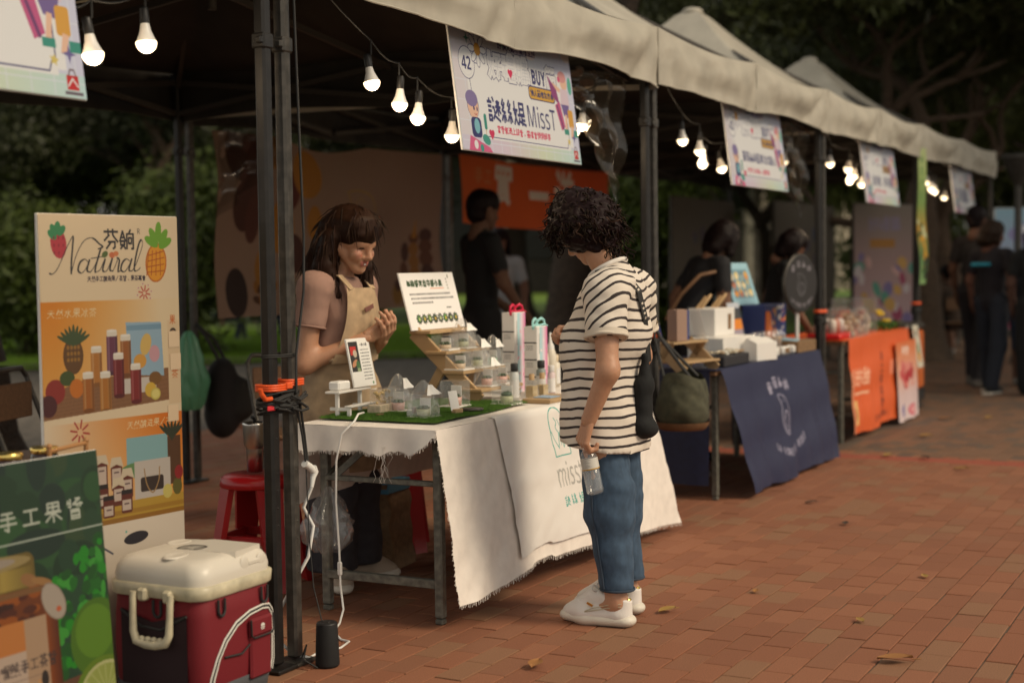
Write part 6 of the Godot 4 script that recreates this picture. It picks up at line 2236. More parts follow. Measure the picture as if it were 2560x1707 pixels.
# ------------------------------------------------------------------ the orange stall and beyond
func stall_orange() -> void:
	rng.seed = 303
	var t := thing("trestle_table", "grey metal trestle table under the orange cloth", "table", Vector3.ZERO, 0, "trestle tables of the stalls")
	trestle(t, 6.25, 8.22, -0.45, 0.12, 0.72)
	var c := thing("tablecloth", "bright orange tablecloth with pale printing over the third table", "tablecloth", Vector3.ZERO)
	mat("orange_cloth", lin(0.62, 0.10, 0.018), 0.6)
	var top := MB.new()
	top.box(Vector3(7.235, 0.725, -0.165), Vector3(2.0, 0.006, 0.6), 0.002)
	obj("cloth_top", top, M.orange_cloth, c)
	var p := Pic.new(190, 70, 3.0, Color(0.82, 0.35, 0.14))
	p.cjk("法布甜", 10, 22, 14, Color(0.92, 0.72, 0.60), 0.12)
	p.rect(12, 40, 40, 2, Color(0.9, 0.68, 0.55))
	for i in 5:
		p.glyph("手工果茶香"[i], 92, 14 + i * 9.0, 8, 8, 1.0, Color(0.36, 0.12, 0.10))
	p.cjk("天然手工法式點心", 66, 60, 5, Color(0.4, 0.14, 0.1), 0.12)
	p.rect(2, 46, 16, 18, Color(0.86, 0.68, 0.42))
	p.ell(10, 56, 5, 5, Color(0.66, 0.42, 0.2))
	p.rect(0, 24, 10, 46, Color(0.80, 0.48, 0.34))
	p.rrect(120, 22, 14, 12, 3, Color(0.92, 0.55, 0.42))
	drape("front_drape", c, pic_mat("orange_front", p, 0.6), 6.34, 8.22, 0.727, 0.05, 0.135, 0.03, 0.0, -0.02, 1.2)
	# pink printed sheet hanging over the right end
	var pp := Pic.new(60, 90, 5.0, Color(0.80, 0.68, 0.66))
	pp.grad(0, 0, 60, 90, [Color(0.80, 0.42, 0.22), Color(0.84, 0.6, 0.5), Color(0.80, 0.70, 0.70), Color(0.82, 0.74, 0.74)])
	for i in 16:
		pp.ell(30 + rng.randf_range(-18, 18), 38 + rng.randf_range(-14, 14), rng.randf_range(3, 8), rng.randf_range(3, 7), [Color(0.66, 0.16, 0.18), Color(0.75, 0.3, 0.3), Color(0.82, 0.5, 0.46)][i % 3])
	pp.ell(12, 78, 6, 8, Color(0.45, 0.42, 0.6))
	pp.ell(40, 80, 11, 7, Color(0.78, 0.35, 0.42))
	pp.ell(40, 80, 7, 4, Color(0.86, 0.6, 0.6))
	pp.cjk("果香", 16, 6, 10, Color(0.9, 0.8, 0.75), 0.13)
	var ps := thing("printed_sheet", "pink printed sheet with red fruit hung at the orange table's right end", "banner", Vector3.ZERO)
	var pm := MB.new()
	pm.grid(func(u: float, v: float) -> Vector3:
		return Vector3(lerpf(7.60, 8.30, u), lerpf(0.64, 0.02, v), 0.175 + 0.03 * v + 0.012 * sin(u * 12.0) * v), 16, 10)
	obj("printed_cloth", pm, pic_mat("pink_sheet", pp, 0.6), ps)
	var T := 0.73
	# acrylic case, trays, flowers
	for q in [[Vector3(6.75, T, 0.0), Vector3(0.5, 0.2, 0.22), "long clear acrylic case of biscuits on the orange table"], [Vector3(7.35, T, -0.08), Vector3(0.4, 0.26, 0.24), "tall clear acrylic case right of the long one"]]:
		var a := thing("acrylic_case", q[2], "display case", q[0], 0, "clear cases on the orange table")
		var m := MB.new()
		m.box(Vector3(0, q[1].y / 2, 0), q[1])
		obj("clear_case", m, M.acrylic, a)
		var k := MB.new()
		for i in 40:
			k.col = [Color(0.42, 0.22, 0.08), Color(0.55, 0.40, 0.24), Color(0.5, 0.14, 0.08), Color(0.6, 0.5, 0.4)][i % 4]
			k.box(Vector3(rng.randf_range(-0.42, 0.42) * q[1].x, rng.randf_range(0.02, 0.7) * q[1].y, rng.randf_range(-0.35, 0.35) * q[1].z), Vector3(0.05, 0.035, 0.04), 0.006)
		obj("biscuits", k, M.gloss_v, a)
		var e := MB.new()
		for sx: float in [-1.0, 1.0]:
			for sz: float in [-1.0, 1.0]:
				e.box(Vector3(sx * q[1].x * 0.5, q[1].y / 2, sz * q[1].z * 0.5), Vector3(0.006, q[1].y * 1.01, 0.006))
		e.box(Vector3(0, q[1].y + 0.003, 0), Vector3(q[1].x * 1.02, 0.005, q[1].z * 1.03))
		obj("edge_strip", e, M.acrylic, a)
	var rt := thing("red_tray", "shiny red tray at the left end of the orange table", "tray", Vector3(6.42, T, -0.02), 0.05)
	var rm := MB.new()
	rm.box(Vector3(0, 0.02, 0), Vector3(0.36, 0.04, 0.24), 0.012)
	mat("tray_red", lin(0.60, 0.015, 0.015), 0.3)
	obj("body", rm, M.tray_red, rt)
	var jb := MB.new()
	for i in 6:
		jb.col = [Color(0.6, 0.5, 0.42), Color(0.5, 0.2, 0.14), Color(0.66, 0.6, 0.55)][i % 3]
		jb.lathe([Vector2(0.001, 0.04), Vector2(0.03, 0.04), Vector2(0.032, 0.12), Vector2(0.02, 0.14), Vector2(0.001, 0.145)], 12, Vector3(-0.13 + (i % 3) * 0.12, 0, -0.05 + int(i / 3.0) * 0.1))
	obj("jars", jb, M.gloss_v, rt)
	var ob := thing("orange_standee", "narrow upright orange card sign behind the acrylic cases", "sign", Vector3(7.35, T, -0.36), 0)
	var om := MB.new()
	om.box(Vector3(0, 0.27, 0), Vector3(0.13, 0.54, 0.02), 0.003)
	mat("card_orange", lin(0.70, 0.16, 0.02), 0.5)
	obj("panel", om, M.card_orange, ob)
	var od := MB.new()
	for i in 3:
		od.box(Vector3(0, 0.38 - i * 0.08, 0.0115), Vector3(0.035, 0.045, 0.003))
	obj("printed_marks", od, M.black_plastic, ob)
	var fl := thing("flower_bunch", "yellow flowers and green leaves at the orange table's right corner", "flowers", Vector3(7.95, T, -0.02))
	var fm := MB.new()
	for i in 130:
		fm.col = Color(0.06, 0.14, 0.02) * rng.randf_range(0.6, 1.5)
		var a := Vector3(rng.randf_range(-0.28, 0.2), 0.005 + rng.randf() * 0.06, rng.randf_range(-0.09, 0.12))
		var d := Vector3(rng.randf_range(-1, 1), rng.randf_range(-0.2, 0.8), rng.randf_range(-1, 1)).normalized() * 0.045
		var sd := d.cross(Vector3.UP).normalized() * 0.012
		fm.quad(a - d, a - sd, a + d, a + sd)
	obj("leaves", fm, M.leaf, fl)
	for q in [[-0.12, 0.12, 0.02], [-0.10, 0.07, 0.06], [-0.04, 0.14, -0.02]]:
		var ff := MB.new()
		for i in 9:
			ff.col = Color(0.72, 0.48, 0.02)
			var a := TAU * i / 9
			ff.ball(Vector3(q[0] + cos(a) * 0.022, q[1] + 0.008 * (i % 2), q[2] + sin(a) * 0.022), Vector3(0.017, 0.01, 0.017), 7, 5)
		ff.col = Color(0.5, 0.28, 0.02)
		ff.ball(Vector3(q[0], q[1] + 0.008, q[2]), Vector3(0.014, 0.01, 0.014), 7, 5)
		obj("flower", ff, M.gloss_v, fl)
	# wheeled orange cabinet beside the fourth post
	var g := thing("orange_cabinet", "orange cabinet on castors with a grey top beside the fourth post", "cabinet", Vector3(8.72, 0, -0.12), 0)
	var gm := MB.new()
	gm.box(Vector3(0, 0.43, 0), Vector3(0.62, 0.5, 0.42), 0.02)
	mat("cab_orange", lin(0.50, 0.11, 0.015), 0.5)
	obj("body", gm, M.cab_orange, g)
	var gb := MB.new()
	gb.box(Vector3(0, 0.13, 0), Vector3(0.63, 0.1, 0.43), 0.01)
	obj("base_skirt", gb, M.black_plastic, g)
	var gt := MB.new()
	gt.box(Vector3(0, 0.715, 0), Vector3(0.64, 0.07, 0.44), 0.03)
	obj("top", gt, M.leg_grey, g)
	for q in [[-0.25, 0.17], [0.25, 0.17], [-0.25, -0.17], [0.25, -0.17]]:
		var w := MB.new()
		w.xf = Transform3D(Basis(Vector3.RIGHT, PI / 2), Vector3(q[0], 0.042, q[1]))
		w.lathe([Vector2(0.001, -0.014), Vector2(0.04, -0.012), Vector2(0.04, 0.012), Vector2(0.001, 0.014)], 14)
		obj("castor", w, M.black_rubber, g)
	var gl := MB.new()
	for i in 3:
		gl.box(Vector3(0.05, 0.5 - i * 0.05, 0.212), Vector3(0.3 - i * 0.05, 0.02, 0.003))
	obj("printed_marks", gl, M.wood_brown, g)
	var wb := Pic.new(16, 36, 6.0, Color(0.78, 0.75, 0.68))
	wb.ell(8, 26, 4, 6, Color(0.78, 0.52, 0.14))
	wb.ell(8, 20, 2.4, 5, Color(0.3, 0.42, 0.18))
	wb.cjk("果", 4.5, 4, 7, Color(0.35, 0.3, 0.25), 0.12)
	var wbn := thing("hanging_card", "white card with an orange pineapple drawing hung on the orange cabinet", "sign", Vector3(8.52, 0.72, 0.12), 0)
	var wm := MB.new()
	wm.quad(Vector3(-0.11, -0.33, 0.05), Vector3(0.11, -0.33, 0.05), Vector3(0.1, 0.02, 0.0), Vector3(-0.1, 0.02, 0.0))
	obj("printed_cloth", wm, pic_mat("pine_card", wb, 0.6), wbn)
	# tall green strip banner on the fourth post
	var sp := Pic.new(20, 118, 5.0, Color(0.62, 0.68, 0.40))
	sp.grad(0, 0, 20, 118, [Color(0.66, 0.70, 0.50), Color(0.60, 0.68, 0.40), Color(0.46, 0.58, 0.30), Color(0.66, 0.50, 0.18), Color(0.30, 0.44, 0.24), Color(0.52, 0.66, 0.42)])
	for i in 4:
		sp.glyph("每都來自"[i], 5, 6 + i * 10.0, 8, 8, 0.8, Color(0.36, 0.5, 0.28))
	for i in 26:
		sp.ell(10 + rng.randf_range(-8, 8), 62 + rng.randf() * 50, rng.randf_range(1.5, 4), rng.randf_range(2, 6), [Color(0.75, 0.55, 0.12), Color(0.16, 0.28, 0.12), Color(0.30, 0.45, 0.2), Color(0.12, 0.16, 0.1), Color(0.7, 0.72, 0.55)][i % 5], rng.randf() * 3)
	var sb := thing("strip_banner", "tall narrow green strip banner tied to the fourth tent post", "banner", Vector3.ZERO)
	var sm := MB.new()
	sm.grid(func(u: float, v: float) -> Vector3:
		return Vector3(lerpf(8.98, 9.17, u) + 0.02 * v, lerpf(2.24, 1.07, v), 0.045 + 0.02 * sin(v * 9.0 + u) * v + 0.03 * u), 6, 24)
	obj("printed_cloth", sm, pic_mat("strip_banner", sp, 0.7), sb)
	# orange banner at the back
	var p3 := Pic.new(300, 70, 3.0, Color(0.80, 0.33, 0.03))
	p3.grad(0, 0, 300, 70, [Color(0.76, 0.33, 0.06), Color(0.80, 0.32, 0.02), Color(0.76, 0.28, 0.02)], true)
	var gw := Color(0.82, 0.78, 0.74)
	p3.cjk("買", 62, 5, 40, gw, 0.15)
	p3.cjk("一", 126, 14, 38, gw, 0.24)
	p3.cjk("送", 178, 2, 52, gw, 0.14)
	p3.cjk("手工", 20, 10, 18, Color(0.72, 0.5, 0.3), 0.08)
	var obn := thing("orange_banner", "orange promotion banner with large pale characters across the back of a tent", "banner", Vector3.ZERO)
	var bm := MB.new()
	bm.grid(func(u: float, v: float) -> Vector3:
		return Vector3(lerpf(6.28, 9.1, u), lerpf(2.16, 1.62, v) - 0.02 * sin(PI * u) - 0.03 * u * v, -2.93 + 0.025 * sin(u * 14.0 + v * 2.0)), 36, 8)
	obj("printed_cloth", bm, pic_mat("orange_banner", p3, 0.75), obn)
	# backdrops of the last stall
	mat("panel_grey", lin(0.085, 0.075, 0.06), 0.8, 0.0, "n_dirt", 1.0)
	var bp := Pic.new(150, 110, 3.0, Color(0.34, 0.31, 0.27))
	for i in 24:
		bp.ell(78 + rng.randfn() * 16, 48 + rng.randfn() * 13, rng.randf_range(3, 8), rng.randf_range(3, 8), [Color(0.24, 0.26, 0.32), Color(0.30, 0.26, 0.30), Color(0.36, 0.32, 0.28)][i % 3])
	for q in [[Vector3(11.75, 0.75, -2.9), 2.0, 1.25, "grey printed backdrop panel behind the woman bending at the pastry stall", 0.0, 0], [Vector3(14.0, 0.7, -2.4), 2.6, 1.3, "dim patterned backdrop panel behind the round sign", 0.0, 0], [Vector3(13.0, 0.55, -1.2), 1.0, 1.38, "pale pink event backdrop with cartoon figures beside the fourth post", -0.5, 1]]:
		var b := thing("backdrop_panel", q[3], "backdrop", q[0], q[4])
		var m := MB.new()
		m.box(Vector3(0, q[2] / 2, -0.02), Vector3(q[1], q[2], 0.03), 0.004)
		for sx: float in [-0.45, 0.45]:
			m.box(Vector3(sx * q[1], q[2] * 0.3 - q[0].y * 0.5, -0.06), Vector3(0.04, q[2] * 0.6 + q[0].y, 0.04))
		obj("panel", m, M.panel_grey, b)
		var pc := bp
		if q[5]:
			pc = Pic.new(100, 138, 3.0, Color(0.60, 0.50, 0.50))
			pc.grad(0, 0, 100, 138, [Color(0.46, 0.43, 0.40), Color(0.58, 0.48, 0.48), Color(0.66, 0.56, 0.58)])
			pc.cjk("好禮購", 24, 14, 17, Color(0.5, 0.46, 0.55), 0.14)
			pc.rect(26, 40, 42, 10, Color(0.60, 0.42, 0.18))
			for i in 30:
				pc.ell(rng.randf() * 100, 60 + rng.randf() * 74, rng.randf_range(3, 9), rng.randf_range(4, 11), [Color(0.42, 0.38, 0.55), Color(0.30, 0.52, 0.46), Color(0.72, 0.58, 0.56), Color(0.55, 0.22, 0.34), Color(0.7, 0.55, 0.3), Color(0.7, 0.66, 0.68)][i % 6], rng.randf() * 3)
		var f := MB.new()
		f.quad(Vector3(-q[1] / 2 + 0.01, 0.01, -0.002), Vector3(q[1] / 2 - 0.01, 0.01, -0.002), Vector3(q[1] / 2 - 0.01, q[2] - 0.01, -0.002), Vector3(-q[1] / 2 + 0.01, q[2] - 0.01, -0.002))
		obj("printed_face", f, pic_mat("backdrop%d" % int(q[0].x * 10), pc, 0.75), b)
	# orange ties and black wraps on the row's posts
	for q in [[3.1, 0.91, "orange strap and black cable wrap round the second pair of posts"], [6.18, 0.93, "orange strap and black cable wrap round the third pair of posts"], [9.18, 0.9, "orange strap and black cable wrap round the fourth pair of posts"]]:
		var w := thing("post_strap", q[2], "strap", Vector3(q[0] - 0.015, q[1], -0.01), 0, "straps round the tent posts")
		strap(w)


func strap(w: Node3D) -> void:
	var m := MB.new()
	for k in 2:
		var o := []
		for i in 17:
			var a := TAU * i / 16
			o.append(Vector3(cos(a) * 0.075, 0.0 + k * 0.007, sin(a) * 0.036))
		m.tube(o, 0.009, 6, false)
	obj("orange_band", m, M.tie_orange, w)
	var b := MB.new()
	for k in 5:
		var o := []
		for i in 17:
			var a := TAU * i / 16
			o.append(Vector3(cos(a) * (0.072 + 0.006 * rng.randf()), -0.035 - k * 0.011 + 0.008 * sin(a * 2.0 + k), sin(a) * (0.036 + 0.005 * rng.randf())))
		b.tube(o, 0.006, 6, false)
	obj("cable_wrap", b, M.black_rubber, w)


# ------------------------------------------------------------------ near left: posters, jars, cooler, cables
func rr_ring(hx: float, hz: float, r: float, y: float, n := 5) -> PackedVector3Array:
	var o := PackedVector3Array()
	for q in [[1, 1, 0.0], [-1, 1, PI / 2], [-1, -1, PI], [1, -1, PI * 1.5]]:
		for i in n + 1:
			var a: float = q[2] + PI / 2 * i / n
			o.append(Vector3(q[0] * (hx - r) + cos(a) * r, y, q[1] * (hz - r) + sin(a) * r))
	o.reverse()
	return o


func loft(m: MB, rings: Array, cap_top := true, cap_bottom := true, sharp := false) -> void:
	for i in rings.size() - 1:
		m.bridge(rings[i], rings[i + 1], i if sharp else 0)
	if cap_top:
		m.fan(rings[-1], false, 0 if not sharp else -1)
	if cap_bottom:
		m.fan(rings[0], true)


func front_left() -> void:
	rng.seed = 404
	var T := thing("trestle_table", "near left table behind the green jar poster", "table", Vector3.ZERO, 0, "trestle tables of the stalls")
	trestle(T, -2.4, -0.80, -0.55, -0.04, 0.70)
	# tall fruit poster
	var W := 54.5
	var H := 144.0
	var p := Pic.new(W, H, 9.0, Color(0.925, 0.835, 0.70))
	var ink := Color(0.14, 0.13, 0.16)
	# strawberry
	p.ell(7.2, 8.4, 2.9, 4.4, Color(0.76, 0.22, 0.28), -0.15)
	for q in [[5.6, 4.6], [7.0, 4.0], [8.4, 4.8], [5.0, 6.0]]:
		p.ell(q[0], q[1], 1.1, 1.9, Color(0.22, 0.56, 0.36), (q[0] - 6.8) * 0.5)
	for i in 8:
		p.ell(5.6 + (i % 3) * 1.7, 6.8 + int(i / 3.0) * 2.2, 0.25, 0.5, Color(0.55, 0.12, 0.18))
	# pineapple
	p.ell(45.2, 14.2, 4.4, 6.0, Color(0.78, 0.42, 0.10), 0.12)
	p.ell(45.2, 14.2, 3.9, 5.5, Color(0.92, 0.62, 0.14), 0.12)
	for i in 4:
		p.line([Vector2(42.2 + i * 1.6, 10.5), Vector2(42.2 + i * 1.9 - 1.0, 18)], 0.35, Color(0.72, 0.36, 0.06))
		p.line([Vector2(42 - i * 0.1, 12 + i * 1.7), Vector2(48.6, 10.6 + i * 2.0)], 0.35, Color(0.72, 0.36, 0.06))
	for q in [[46.4, 4.6, 0.1], [44.4, 6.2, -0.55], [48.4, 6.4, 0.6], [43.4, 7.8, -1.1], [49.2, 8.2, 1.1]]:
		p.ell(q[0], q[1], 1.3, 3.0, Color(0.45, 0.66, 0.18), q[2])
	# brand characters and the script word
	p.cjk("芬餉", 24.2, 3.9, 6.4, ink, 0.10, 0.93, 0.05)
	p.latin("R", 37.6, 5.4, 2.2, ink)
	var sc := [[[5.2, 17.2], [6.4, 17.4], [8.4, 15.6], [12.0, 9.6], [14.2, 6.6], [14.0, 9.5], [13.4, 14.0], [13.2, 17.4]], [[13.2, 17.4], [15.2, 12.2], [18.2, 8.0], [21.4, 7.0], [24.0, 8.6], [25.4, 9.6], [23.6, 10.2]], [[19.6, 14.0], [18.4, 13.2], [16.6, 14.2], [15.8, 16.4], [17.2, 17.2], [19.0, 15.6], [20.2, 13.4], [19.2, 16.4], [20.4, 17.0]], [[20.4, 17.0], [22.4, 14.8], [24.6, 10.2], [22.6, 15.2], [22.4, 17.0], [24.2, 16.4]], [[20.8, 13.0], [25.6, 12.4]], [[24.2, 16.4], [26.2, 13.2], [25.2, 16.4], [26.8, 16.6], [29.0, 13.0], [28.0, 16.2], [29.2, 16.8]], [[29.2, 16.8], [31.0, 13.6], [30.8, 12.8], [31.8, 13.6], [31.2, 16.8], [32.4, 16.6]], [[36.0, 13.8], [34.6, 13.2], [33.0, 14.4], [32.4, 16.4], [33.8, 17.0], [35.6, 15.2], [36.8, 13.2], [35.6, 16.4], [36.8, 16.8]], [[36.8, 16.8], [38.6, 14.6], [41.2, 9.4], [41.0, 7.4], [39.8, 8.8], [38.2, 13.6], [37.8, 16.6], [39.2, 16.6], [40.2, 15.8]]]
	for s in sc:
		var o := []
		for q in s:
			o.append(Vector2(q[0] - 1.6, q[1] - 0.2))
		p.curve(o, 0.62, ink, 0.42)
	p.ell(24.6, 11.6, 1.3, 0.9, Color(0.34, 0.42, 0.2), -0.5)
	p.ell(27.4, 11.8, 1.2, 0.9, Color(0.82, 0.45, 0.28))
	p.ell(29.0, 11.4, 1.0, 0.8, Color(0.85, 0.5, 0.3))
	p.cjk("天然手工釀造果/茶醬、果茶專賣", 17.6, 17.9, 1.72, Color(0.22, 0.17, 0.22), 0.12, 0.88, 0.02)
	for f in [[40.0, 23.4, 2.9, Color(0.78, 0.34, 0.26)], [13.2, 62.4, 4.2, Color(0.70, 0.22, 0.20)]]:
		for i in 8:
			var a: float = TAU * i / 8 + 0.2
			var d := Vector2(cos(a), sin(a))
			p.line([Vector2(f[0], f[1]) + d * f[2] * 0.25, Vector2(f[0], f[1]) + d * f[2] * 0.8], 0.5, f[3])
			p.ell(f[0] + cos(a + 0.4) * f[2], f[1] + sin(a + 0.4) * f[2], 0.25, 0.25, Color(0.75, 0.45, 0.6))
	# first picture: bottled fruit teas
	for i in int(34.0 * 9):
		var t := i / (34.0 * 9)
		var c0 := Color(0.88, 0.53, 0.09).lerp(Color(0.90, 0.68, 0.36), t)
		for k in 109:
			p.rect(k * 0.5, 25.2 + i / 9.0, 0.6, 0.12, c0.lerp(Color(0.925, 0.83, 0.68), clampf(k / 82.0 - 0.12, 0, 1)))
	p.cjk("天然水果冰茶", 2.3, 27.2, 2.8, Color(0.95, 0.88, 0.72), 0.07, 1.05, 0.06, 0.15)
	p.poly(PackedVector2Array([Vector2(0, 52), Vector2(14, 48.5), Vector2(50, 46.6), Vector2(50, 56.6), Vector2(0, 59)]), Color(0.55, 0.38, 0.24))
	for i in 6:
		p.line([Vector2(0, 53 + i), Vector2(50, 48.8 + i * 1.4)], 0.15, Color(0.48, 0.32, 0.19))
	p.rect(28, 49, 16, 4.5, Color(0.82, 0.78, 0.74))
	p.poly(PackedVector2Array([Vector2(32, 32), Vector2(46.5, 32.4), Vector2(47.4, 49), Vector2(33, 48)]), Color(0.60, 0.72, 0.80))
	p.rect(32.2, 33, 14.4, 1.6, Color(0.48, 0.62, 0.72))
	p.ell(40, 39, 2.2, 3.4, Color(0.86, 0.72, 0.4), 0.3)
	p.ell(43.5, 42, 2.2, 2.6, Color(0.82, 0.62, 0.66))
	p.ell(37.5, 44, 2.6, 2.2, Color(0.86, 0.62, 0.25))
	p.ell(11.5, 41, 3.8, 5.4, Color(0.40, 0.26, 0.10))
	for i in 9:
		p.ell(11.8 + (i - 4) * 0.8, 35.0 - absf(i - 4) * -0.35, 0.6, 3.2, Color(0.25, 0.32, 0.17), (i - 4) * 0.28)
	for i in 12:
		p.ell(9.6 + (i % 4) * 1.3, 38.5 + int(i / 4.0) * 1.8, 0.5, 0.6, Color(0.62, 0.44, 0.16))
	p.ell(4.5, 51, 3.6, 3.6, Color(0.58, 0.16, 0.12))
	p.ell(9.0, 47.4, 2.8, 2.2, Color(0.26, 0.32, 0.12))
	p.ell(2.0, 55.0, 3.0, 3.2, Color(0.30, 0.08, 0.10))
	p.ell(12.4, 50.5, 2.6, 2.8, Color(0.80, 0.45, 0.10))
	for q in [[26.4, 34.0, 47.0, Color(0.42, 0.20, 0.30)], [31.8, 35.6, 48.0, Color(0.62, 0.36, 0.14)], [20.2, 38.6, 50.0, Color(0.72, 0.46, 0.18)], [28.8, 41.0, 54.0, Color(0.45, 0.08, 0.09)], [16.8, 46.0, 57.4, Color(0.66, 0.38, 0.10)], [23.4, 46.2, 58.0, Color(0.70, 0.44, 0.14)], [35.6, 44.6, 56.2, Color(0.52, 0.12, 0.11)]]:
		var x: float = q[0]
		p.rect(x - 2.1, q[1] + 1.8, 4.2, q[2] - q[1] - 1.8, q[3])
		p.grad(x - 2.1, q[1] + 2.0, 1.2, q[2] - q[1] - 2.4, [q[3], (q[3] as Color).lightened(0.28)], true)
		p.grad(x + 0.9, q[1] + 2.0, 1.2, q[2] - q[1] - 2.4, [(q[3] as Color).lightened(0.1), (q[3] as Color).darkened(0.3)], true)
		p.rrect(x - 2.0, q[1], 4.0, 2.0, 0.4, Color(0.90, 0.86, 0.80))
		p.ell(x, q[1] + 0.3, 1.8, 0.4, Color(0.95, 0.92, 0.88))
		p.ell(x, q[2], 2.1, 0.7, (q[3] as Color).darkened(0.25))
	p.ell(43.6, 49.6, 2.6, 2.1, Color(0.50, 0.34, 0.14))
	p.ell(41.6, 53.0, 2.4, 2.3, Color(0.86, 0.70, 0.25))
	p.ell(43.6, 54.4, 2.1, 1.9, Color(0.80, 0.74, 0.36))
	p.ell(43.6, 54.4, 1.6, 1.4, Color(0.90, 0.84, 0.5))
	p.poly(PackedVector2Array([Vector2(0, 59), Vector2(50, 56.6), Vector2(54.5, 56.4), Vector2(54.5, 60), Vector2(0, 61.5)]), Color(0.925, 0.835, 0.70))
	p.rect(49.2, 32, 5.3, 26, Color(0.90, 0.79, 0.64))
	var oh := Color(0.82, 0.44, 0.20)
	p.glyph("果", 50.2, 30.4, 2.6, 3.0, 0.26, oh)
	p.ell(51.6, 36.6, 1.7, 2.2, Color(0.22, 0.16, 0.12))
	p.ell(51.6, 36.6, 1.2, 1.6, Color(0.55, 0.42, 0.3))
	p.cjk("香", 50.4, 43.4, 2.6, oh, 0.09)
	p.cjk("茶", 50.6, 47.4, 2.8, oh, 0.09)
	# second picture: gift jars
	for k in 109:
		p.grad(k * 0.5, 60.6, 0.6, 27.0, [Color(0.93, 0.84, 0.72).lerp(Color(0.88, 0.46, 0.07), clampf(k / 94.0, 0, 1)), Color(0.93, 0.84, 0.72).lerp(Color(0.90, 0.62, 0.26), clampf(k / 109.0, 0, 1))])
	for f in 8:
		var a := TAU * f / 8 + 0.2
		p.line([Vector2(13.2, 63.4) + Vector2(cos(a), sin(a)) * 1.2, Vector2(13.2, 63.4) + Vector2(cos(a), sin(a)) * 3.6], 0.55, Color(0.70, 0.22, 0.20))
	p.cjk("天然釀造果/茶醬", 31.5, 61.8, 2.6, Color(0.96, 0.86, 0.68), 0.08, 1.0, 0.04, 0.15)
	p.rect(31, 67, 17, 11, Color(0.55, 0.72, 0.74))
	p.ell(36, 77, 8, 2.4, Color(0.40, 0.56, 0.34))
	p.ell(46, 77.5, 5, 2.0, Color(0.42, 0.6, 0.36))
	p.rect(48, 68, 5.5, 15, Color(0.36, 0.22, 0.10))
	for i in 7:
		p.ell(50 + (i - 3) * 0.9, 66.4, 0.6, 3.2, Color(0.20, 0.22, 0.14), (i - 3) * 0.3)
	p.rect(34, 74.4, 15, 11.6, Color(0.80, 0.76, 0.72))
	p.rrect(36.4, 79.6, 9.6, 4.4, 0.8, Color(0.22, 0.16, 0.13))
	p.curve([Vector2(38, 77), Vector2(39, 82), Vector2(41.5, 84.6), Vector2(44, 81), Vector2(44.4, 77)], 0.45, Color(0.66, 0.52, 0.34))
	p.rect(0, 86, 54.5, 6, Color(0.76, 0.60, 0.20))
	p.rect(0, 88.4, 54.5, 1.4, Color(0.68, 0.50, 0.14))
	p.rect(0, 90.6, 54.5, 1.4, Color(0.62, 0.42, 0.10))
	for q in [[21.0, 72.0, 12.0], [26.8, 73.2, 9.0], [31.0, 77.0, 8.0], [21.2, 80.4, 6.6], [27.4, 79.4, 7.4], [23.4, 84.0, 6.0], [30.6, 83.0, 6.4]]:
		p.rrect(q[0] - 2.2, q[1], 4.4, q[2], 0.6, Color(0.40, 0.16, 0.09))
		p.rect(q[0] - 1.8, q[1] + 2.4, 3.6, q[2] * 0.5, Color(0.82, 0.74, 0.68))
		p.rect(q[0] - 1.0, q[1] + 3.4, 2.0, 0.4, Color(0.4, 0.3, 0.3))
		if q[1] < 80:
			p.poly(PackedVector2Array([Vector2(q[0] - 2.8, q[1] + 2.2), Vector2(q[0] - 1.8, q[1] - 1.0), Vector2(q[0] + 1.8, q[1] - 1.0), Vector2(q[0] + 2.8, q[1] + 2.2), Vector2(q[0], q[1] + 1.2)]), Color(0.86, 0.79, 0.68))
		else:
			p.rect(q[0] - 2.1, q[1] - 0.6, 4.2, 1.3, Color(0.13, 0.09, 0.08))
	p.ell(47.6, 85.0, 2.0, 2.2, Color(0.84, 0.78, 0.42))
	p.ell(51.8, 84.0, 2.0, 2.6, Color(0.40, 0.38, 0.14))
	p.ell(52.6, 79.6, 1.8, 2.2, Color(0.60, 0.12, 0.12))
	p.rect(0, 92, 54.5, 52, Color(0.93, 0.87, 0.79))
	p.ell(34, 97.5, 5.0, 1.8, Color(0.16, 0.14, 0.18), -0.08)
	p.ell(30, 95.2, 0.4, 0.4, Color(0.45, 0.75, 0.68))
	p.line([Vector2(19, 104), Vector2(20.5, 98.5), Vector2(24.5, 101)], 0.6, Color(0.36, 0.36, 0.42))
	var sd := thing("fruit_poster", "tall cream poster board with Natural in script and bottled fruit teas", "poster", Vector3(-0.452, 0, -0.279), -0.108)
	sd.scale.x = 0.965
	var bm := MB.new()
	bm.box(Vector3(0, H / 200.0, -0.006), Vector3(W / 100.0, H / 100.0, 0.012), 0.002)
	for sx: float in [-0.2, 0.2]:
		bm.bar(Vector3(sx, 0.9, -0.012), Vector3(sx, 0.0, -0.3), 0.02, 0.02)
	obj("panel", bm, M.paper, sd)
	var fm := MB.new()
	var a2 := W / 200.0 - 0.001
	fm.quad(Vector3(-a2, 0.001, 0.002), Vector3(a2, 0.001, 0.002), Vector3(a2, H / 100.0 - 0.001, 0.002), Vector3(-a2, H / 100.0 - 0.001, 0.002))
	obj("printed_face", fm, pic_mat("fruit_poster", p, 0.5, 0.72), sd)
	mat("tape", lin(0.45, 0.34, 0.23), 0.35)
	for q in [[0.245, 1.06], [0.25, 0.99], [0.235, 0.83]]:
		var tp := MB.new()
		tp.box(Vector3(q[0], q[1], 0.003), Vector3(0.045, 0.05, 0.0008))
		obj("tape_patch", tp, M.tape, sd)
	# green jar poster on the near table's front
	var q2 := Pic.new(80, 76, 7.0, Color(0.13, 0.28, 0.17))
